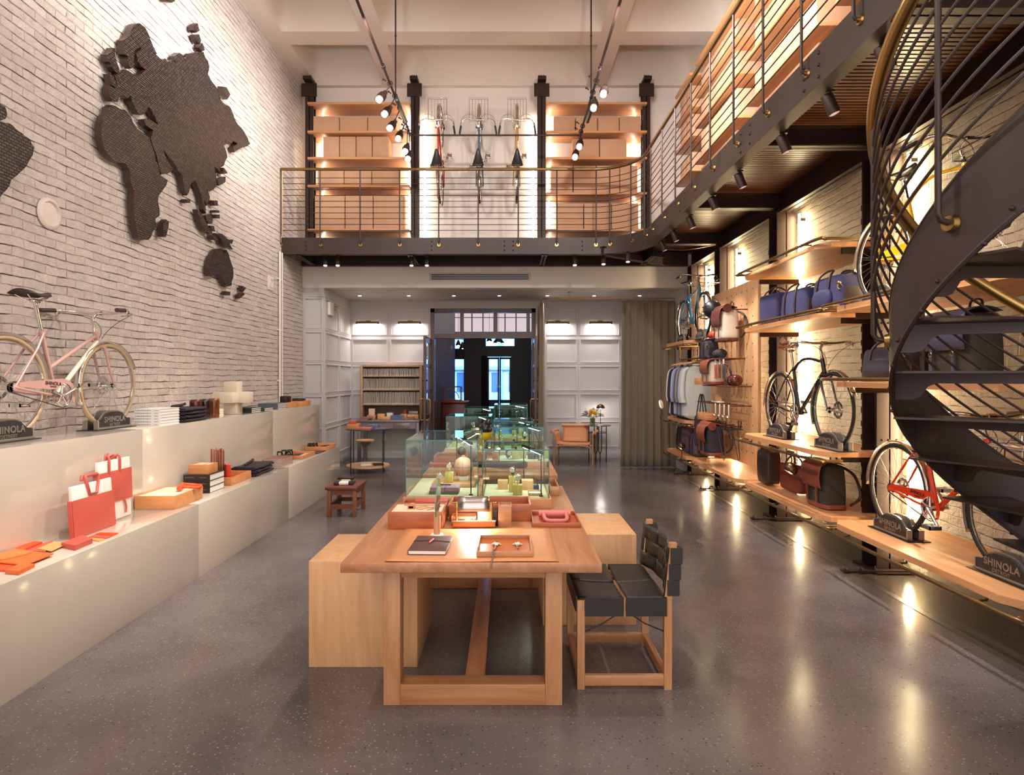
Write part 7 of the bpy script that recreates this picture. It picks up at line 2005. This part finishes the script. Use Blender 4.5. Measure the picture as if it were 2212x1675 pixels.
# peg board goods
pegrow('pair of rust coloured pegs at the top of the peg board', 7.62, 8.0, 2.52, 2, .20)
pegrow('rust coloured pegs above the orange pouch', 8.45, 8.75, 2.52, 2, .24, False)
pegrow('upper rust coloured peg shelf holding the orange pouch', 8.15, 8.55, 2.19, 4, .26)
pegrow('middle rust coloured peg shelf holding the black bag', 7.7, 8.75, 1.90, 7, .30)
pegrow('peg row carrying the key fobs and brown pouch', 7.5, 8.6, 1.545, 7, .24)
pegrow('peg row carrying the tan shoe and bottles', 7.5, 8.9, 1.30, 7, .22)
pegrow('lowest peg row above the wire rack', 7.8, 8.9, 1.02, 5, .18)
hl = thing('bicycle_helmet', 'matte black bicycle helmet on the upper pegs', 'helmet', (2.86, 8.38, 2.52))
b = MB(); b.ball((0, 0, .09), .13, 28, (.95, 1.05, 1)); b.build('shell', mat('matte_black', (34, 32, 38), .38), hl)
b = MB()
for dy in (-.05, .02, .08):
    for dz in (.12, .06): b.cbox((-.118+.02*abs(dy)*8, dy, dz), (.02, .035, .010), .003)
b.build('vent', M_rub, hl)
b = MB(); strapt(b, [(-.03, -.11, .03), (-.02, -.10, -.09), (.03, -.04, -.14), (.03, .06, -.10), (0, .11, .03)], .006); b.build('chin_strap', M_rub, hl)
backpack('cream canvas backpack with brown leather top hanging on the peg board', (2.86, 7.83, 2.12), Q, .36, .22, .44, M_crc, mat('oxblood_soft', (98, 48, 38), .42, noise=.1), None, True)
duffel('small black flap bag on the middle peg shelf', (2.86, 8.52, 1.912), Q, .36, .20, .27, M_blkc, M_blk, clasp=True, name='messenger_bag')
def rollpouch(lab, c, m, w_=.2, r_=.055):
    r = thing('roll_pouch', lab, 'pouch', c, 0)
    b = MB(); b.tube([(0, -w_/2, r_), (0, -w_/2+.01, r_), (0, w_/2-.01, r_), (0, w_/2, r_)], [r_*.8, r_, r_, r_*.8], 20); b.build('body', m, r)
    b = MB()
    for s in (-.25, .25): b.torus((0, s*w_, r_), r_+.003, .005, 'Y', 20, 5); 
    b.build('strap', M_dkbrn, r); return r
rollpouch('orange leather roll pouch on the upper peg shelf', (2.86, 8.33, 2.20), M_or2, .20, .05)
rollpouch('black roll pouch beside the black flap bag', (2.82, 7.98, 1.912), M_blkc, .24, .058)
rollpouch('brown leather barrel pouch on the key fob peg row', (2.88, 7.62, 1.556), mat('oxblood', (88, 30, 22), .25), .24, .065)
backpack('cream canvas roll bag with brown leather flap on the peg board', (2.84, 8.28, 1.556), Q, .36, .2, .34, M_crc, MATS['chestnut_leather'], None, False)
for k, (y, m_, nm) in enumerate(((8.08, M_cor, 'red'), (7.92, M_brn, 'brown'), (7.78, mat('slate_leather', (66, 66, 84), .4), 'slate'))):
    r = thing('leather_tag', '%s leather luggage tag hanging in a row on the middle pegs' % nm, 'luggage tag', (2.80, y, 1.89))
    b = MB(); b.box(-.003, -.035, -.24, .003, .035, -.06, .002); b.build('tag_body', m_, r)
    b = MB(); b.box(-.002, -.02, -.06, .004, .02, .01, .001); b.build('paper_loop', M_white, r)
for k in range(4):
    y = 7.60+k*.16
    r = thing('handlebar_bell', 'silver bell on a cream card strap, %s of four from the camera' % cnt[k], 'bell', (2.80, y, 1.30))
    b = MB(); b.box(-.002, -.018, -.20, .004, .018, .01, .001); b.build('card_strap', M_crc, r)
    b = MB(); b.ball((-.01, 0, -.15), .028, 14); b.build('bell_dome', M_chrome, r)
sh = thing('sneaker', 'single tan lace up shoe with white sole on the lower peg row', 'shoe', (2.88, 8.22, 1.312), 0)
def shoef(u, v):
    y = -.14+.28*u; hgt = .045+.065*max(0, math.sin(PI*.5*(u*1.25-.1)))*(1 if u > .25 else .6+u*1.6); wd = .045*(1-.25*abs(2*u-1)**3)*(.9+.1*math.sin(PI*u)); a = PI*v
    ed = (abs(math.sin(PI*u))**.3 if 0 < u < 1 else .02)
    return (wd*math.cos(a)*ed, y, .022+hgt*math.sin(a)*ed)
b = MB(); b.grid(shoef, 18, 12); b.build('upper', mat('tan_suede', (186, 138, 96), .8), sh)
b = MB(); b.cbox((0, 0, .012), (.095, .285, .024), .011); b.build('sole', M_white, sh)
b = MB()
for k in range(4): b.tube([(-.028, .02-.028*k, .095-.010*k), (.028, .0-.028*k, .098-.010*k)], .003, 5)
b.build('laces', M_crc, sh)
open_box('small_box', 'small slotted wooden box on the key fob peg row', 'box', 2.76, 8.62, 2.92, 8.86, 1.556, .10, M_box2, .009)
open_box('small_box', 'slotted wooden box of twine on the lower peg row', 'box', 2.74, 8.36, 2.92, 8.66, 1.06, .10, M_box2, .009)
b = MB()
for k in range(5): b.torus((2.83, 8.51, 1.10+k*.012), .06-.004*k, .007, 'Z', 18, 5)
one('twine_coil', b, M_brassD, 'coil of golden twine in the slotted wooden box', 'twine')
tote('long black canvas tote hanging from the lowest pegs', (2.84, 8.78, .62), Q, .34, .12, .50, M_blkc, M_blkc, .26)
backpack('black canvas roll top backpack with chestnut leather roll and straps', (2.80, 8.22, .60), Q, .38, .24, .42, M_blkc, MATS['chestnut_leather'], None, True)
wr = thing('bicycle_rack', 'black wire bicycle carrier rack on the lower peg board', 'bicycle rack', (2.9, 7.85, .70))
b = MB()
for k in range(5): b.tube([(3.0, 7.62+k*.0+.0, .98), (2.72, 7.62, .98)], .005, 5) if False else b.tube([(2.74+k*.055, 7.55, 1.0), (2.74+k*.055, 8.05, 1.0)], .005, 5)
for y in (7.55, 7.72, 7.88, 8.05): b.tube([(2.74, y, 1.0), (2.96, y, 1.0)], .005, 5)
for x in (2.76, 2.95):
    b.tube([(x, 7.7, 1.0), (x, 7.62, .62), (x, 7.66, .60), (x, 7.92, 1.0)], .005, 5); b.tube([(x, 7.60, 1.0), (x, 7.58, 1.1), (x, 7.68, 1.1), (x, 7.66, 1.0)], .006, 5)
b.tube([(2.95, 7.8, .85), (3.05, 7.8, .85)], .005, 5)
b.build('wire_frame', M_blk, wr, True)
# shirts
rod = thing('clothes_rail', 'brass clothes rail hung below the sky blue bicycle shelf', 'clothes rail', (2.95, 9.7, 1.95))
b = MB(); b.tube([(2.95, 9.2, 2.18), (2.95, 9.2, 2.0), (2.95, 9.22, 1.965), (2.95, 9.26, 1.955), (2.95, 10.2, 1.955), (2.95, 10.26, 1.97), (2.95, 10.28, 2.0), (2.95, 10.28, 2.18)], .012, 8); b.build('rail', M_brassD, rod, True)
def mkshirt(m, lab, y, rnd_):
    r = thing('shirt', lab, 'shirt', (2.95, y, 0))
    def f(u, v):
        a = 2*PI*u; z = 1.04+.80*v
        wv = .215+.02*(1-v) if v < .9 else .215*(1-((v-.9)/.1)**1.6*.72)
        dp = .032+.012*(1-v)
        return (wv*abs(math.cos(a))**.7*(1 if math.cos(a) > 0 else -1)+.006*math.sin(9*v+rnd_), dp*math.sin(a)+.008*math.sin(6*u*2*PI+rnd_)*(1-v), z+(.03*math.cos(2*a) if v < .05 else 0))
    b = MB(); b.grid(f, 30, 18, None, True); b.build('body', m, r, solid=.002)
    for s in (-1, 1):
        b = MB(); b.tube(smoothpath([(s*.15, 0, 1.80), (s*.215, 0, 1.74), (s*.245, -.01, 1.55), (s*.25, -.02, 1.36), (s*.235, -.03, 1.27)], 4), [.03]*3+[.042]*8+[.045]*6, 10); sl_ = b.build('sleeve', m, r)
        b = MB(); b.torus((s*.236, -.03, 1.275), .036, .014, 'Z', 16, 6); b.build('cuff', m, sl_)
    b = MB(); b.torus((0, 0, 1.855), .055, .014, 'Z', 20, 6); b.build('collar', m, r)
    return r
cols = [((196, 196, 188), 'pale grey green'), ((176, 190, 214), 'pale blue'), ((120, 112, 112), 'grey'), ((158, 152, 158), 'light grey'), ((98, 92, 100), 'dark grey'), ((150, 160, 206), 'blue'), ((192, 196, 216), 'icy blue'), ((42, 38, 62), 'navy'), ((56, 48, 70), 'dark navy'), ((222, 216, 222), 'white')]
for k, (c_, nm) in enumerate(cols):
    y = 9.28+k*.088
    m_ = mat('shirt_'+nm.replace(' ', '_'), c_, .85, noise=.06, nscale=30)
    mkshirt(m_, '%s shirt, %s from the camera on the brass clothes rail' % (nm, ['nearest', 'second', 'third', 'fourth', 'fifth', 'sixth', 'seventh', 'eighth', 'ninth', 'farthest'][k]), y, k*1.3)
    h = thing('clothes_hanger', 'wooden clothes hanger holding the %s shirt on the brass rail' % nm, 'hanger', (2.95, y, 1.86), 0)
    b = MB(); b.tube(smoothpath([(-.2, 0, 0), (-.08, 0, .035), (0, 0, .045), (.08, 0, .035), (.2, 0, 0)], 3), .008, 6); b.build('hanger_bar', M_ply, h)
    b = MB(); b.tube([(0, 0, .045), (0, 0, .075), (.012, 0, .085), (.012, 0, .10), (0, 0, .112), (-.01, 0, .105)], .002, 4); b.build('hook', M_chrome, h)
# shoes / small box on shirt shelf
duffel('dark plum bag half hidden under the farthest shirts', (2.97, 10.1, 1.002), Q, .3, .2, .16, M_plum, M_dkbrn)
# clamp ball lamps on the brass rails
def balllamp(lab, c, r_, clampz, dx=0):
    t = thing('clamp_lamp', lab, 'lamp', c)
    b = MB(); b.lathe([(r_*math.cos(a), r_*math.sin(a)) for a in [R(-35)+R(124)*i/14 for i in range(15)]], (0, 0, 0), 28, Matrix.Rotation(R(35), 4, 'Y'), False); b.build('lamp_shade', mat('bronze', (96, 74, 50), .3, .9), t, solid=.002)
    b = MB(); b.ball((.01, 0, -.015), r_*.5, 12); b.build('bulb', emit('bulb_soft', (255, 225, 175), 12), t)
    b = MB(); b.tube(smoothpath([(0, 0, r_*(.9 if clampz > 0 else -.8)), (.01, 0, clampz*.6), (.0, .03, clampz)], 4), .006, 6); b.box(-.02, -.03, clampz-.02, .02, .06, clampz+.02, .004); b.build('clamp_arm', M_blk, t)
balllamp('bronze ball lamp clamped below the black bicycle shelf', (2.68, 5.68, .79), .063, .15)
balllamp('bronze ball lamp clamped to the far low brass rail', (2.68, 9.25, .60), .062, -.22)
ml = thing('round_mirror', 'small round glowing mirror disc clamped to the shirt shelf rail', 'mirror', (2.66, 10.38, 1.2))
b = MB(); b.lathe([(.075, -.004), (.08, 0), (.075, .004)], (0, 0, .0), 28, Matrix.Rotation(R(75), 4, 'Y') @ Matrix.Rotation(R(40), 4, 'X')); b.build('disc', mat('mirror_silver', (240, 230, 215), .15, .6), ml)
b = MB(); b.tube(smoothpath([(0, 0, -.07), (.02, 0, -.16), (-.02, 0, -.22), (.02, 0, -.28)], 4), .006, 6); b.build('arm', M_blk, ml)
b = MB(); b.tube(smoothpath([(2.69, 5.72, .93), (2.66, 5.65, .955), (2.70, 5.5, .93), (2.66, 5.35, .95), (2.70, 5.2, .93)], 4), .006, 5); one('power_cable', b, M_blk, 'black cable wound around the brass rail under the black bicycle', 'cable')
b = MB(); b.tube(smoothpath([(2.2, 8.9, 3.6), (2.5, 8.8, 3.52), (2.8, 8.8, 3.55), (3.1, 8.95, 3.63)], 5), .006, 5); one('power_cable', b, M_brassD, 'thin loose cable drooping under the mezzanine near the corner', 'cable')

# ---------------------------------------------------------------- hung lighting tracks
for x, nm in ((TRX[0], 'left'), (TRX[1], 'right')):
    t = thing('lighting_track', 'long dark pipe track hung from the ceiling at the %s' % nm, 'lighting track', (x, 5, TRZ))
    b = MB(); b.cyl((x, 1.2, TRZ), (x, 9.24, TRZ), .016, None, 10)
    for y in (3.0, 5.6, 7.2): b.cyl((x, y-.03, TRZ), (x, y+.03, TRZ), .026, None, 10)
    b.build('pipe', M_steelD, t, True)
    b = MB(); b.cyl((x, 8.0, TRZ), (x, 8.0, ZC+.62), .010, None, 8); b.ball((x, 8.0, 6.2), .016, 8); b.ball((x, 8.0, TRZ), .024, 8); b.build('drop_rod', M_steelD, t, True)
    b = MB(); b.cyl((x, 3.4, TRZ), (x, 3.4, ZC+.62), .010, None, 8); b.build('drop_rod', M_steelD, t, True)
    b = MB(); b.box(x-.02+.03, 7.9, TRZ-.09, x+.02+.03, 8.6, TRZ-.03, .004); b.build('ballast_box', M_blk, t, True)
ct = thing('cross_pipe', 'thin horizontal pipe joining the two lighting tracks', 'pipe', (0, 9.24, TRZ))
b = MB(); b.cyl((TRX[0], 9.24, TRZ), (TRX[1]+.02, 9.24, TRZ), .014, None, 8); b.build('pipe', M_steelD, ct, True)
def trackspot(lab, x, y, dx, tz=-.18, aim=(-1, 0, -.6)):
    r = thing('track_spotlight', lab, 'spotlight', (x, y, TRZ), 0, None)
    d = Vector(aim).normalized(); q = d.to_track_quat('Z', 'Y').to_matrix().to_4x4()
    c = Vector((x+dx, y, TRZ+tz))
    b = MB(); b.torus((x, y, TRZ), .03, .007, 'Y', 18, 6); b.tube([(x, y, TRZ-.03), (x+dx*.4, y, TRZ+tz*.5), c-d*.05], .008, 6); b.tube([(x-.05, y, TRZ+.03), (x-.075, y, TRZ+.05)], .008, 6); b.ball((x-.085, y, TRZ+.055), .014, 8)
    b.build('clamp', M_steelD, r, True)
    M = Matrix.Translation(c) @ q
    b = MB(); b.lathe([(.020, -.10), (.030, -.09), (.033, -.03), (.046, .0), (.050, .05), (.046, .052)], (0, 0, 0), 18, M)
    for k in range(3): b.lathe([(.042+.004*k, -.03+.025*k), (.049+.004*k, -.028+.025*k), (.049+.004*k, -.022+.025*k), (.042+.004*k, -.02+.025*k)], (0, 0, 0), 18, M, False)
    b.build('housing', M_steel, r, True)
    b = MB(); b.lathe([(.038, .05), (.038, .095), (.026, .102), (.003, .104)], (0, 0, 0), 18, M, False); b.build('lens', emit('lens_glow', (255, 226, 200), 14), r, True)
ln = ['first', 'second', 'third', 'fourth', 'fifth', 'sixth']
for k, (y, dx, tz) in enumerate(((7.62, -.10, -.16), (7.95, -.10, -.20), (8.3, -.10, -.24), (8.75, -.08, -.20), (8.98, -.02, -.30), (9.12, 0, -.36))):
    trackspot('glowing clamp spotlight on the left track, %s from the camera' % ln[k], TRX[0], y, dx, tz, (-.4, -.5, -.8) if k < 3 else (-.2, -.5, -.9))
for k, (y, dx, tz) in enumerate(((7.55, .10, -.12), (7.85, .02, -.16), (8.9, -.04, -.26), (9.1, -.08, -.34))):
    trackspot('glowing clamp spotlight on the right track, %s from the camera' % ln[k], TRX[1], y, dx, tz, (-.2, -.5, -.85))
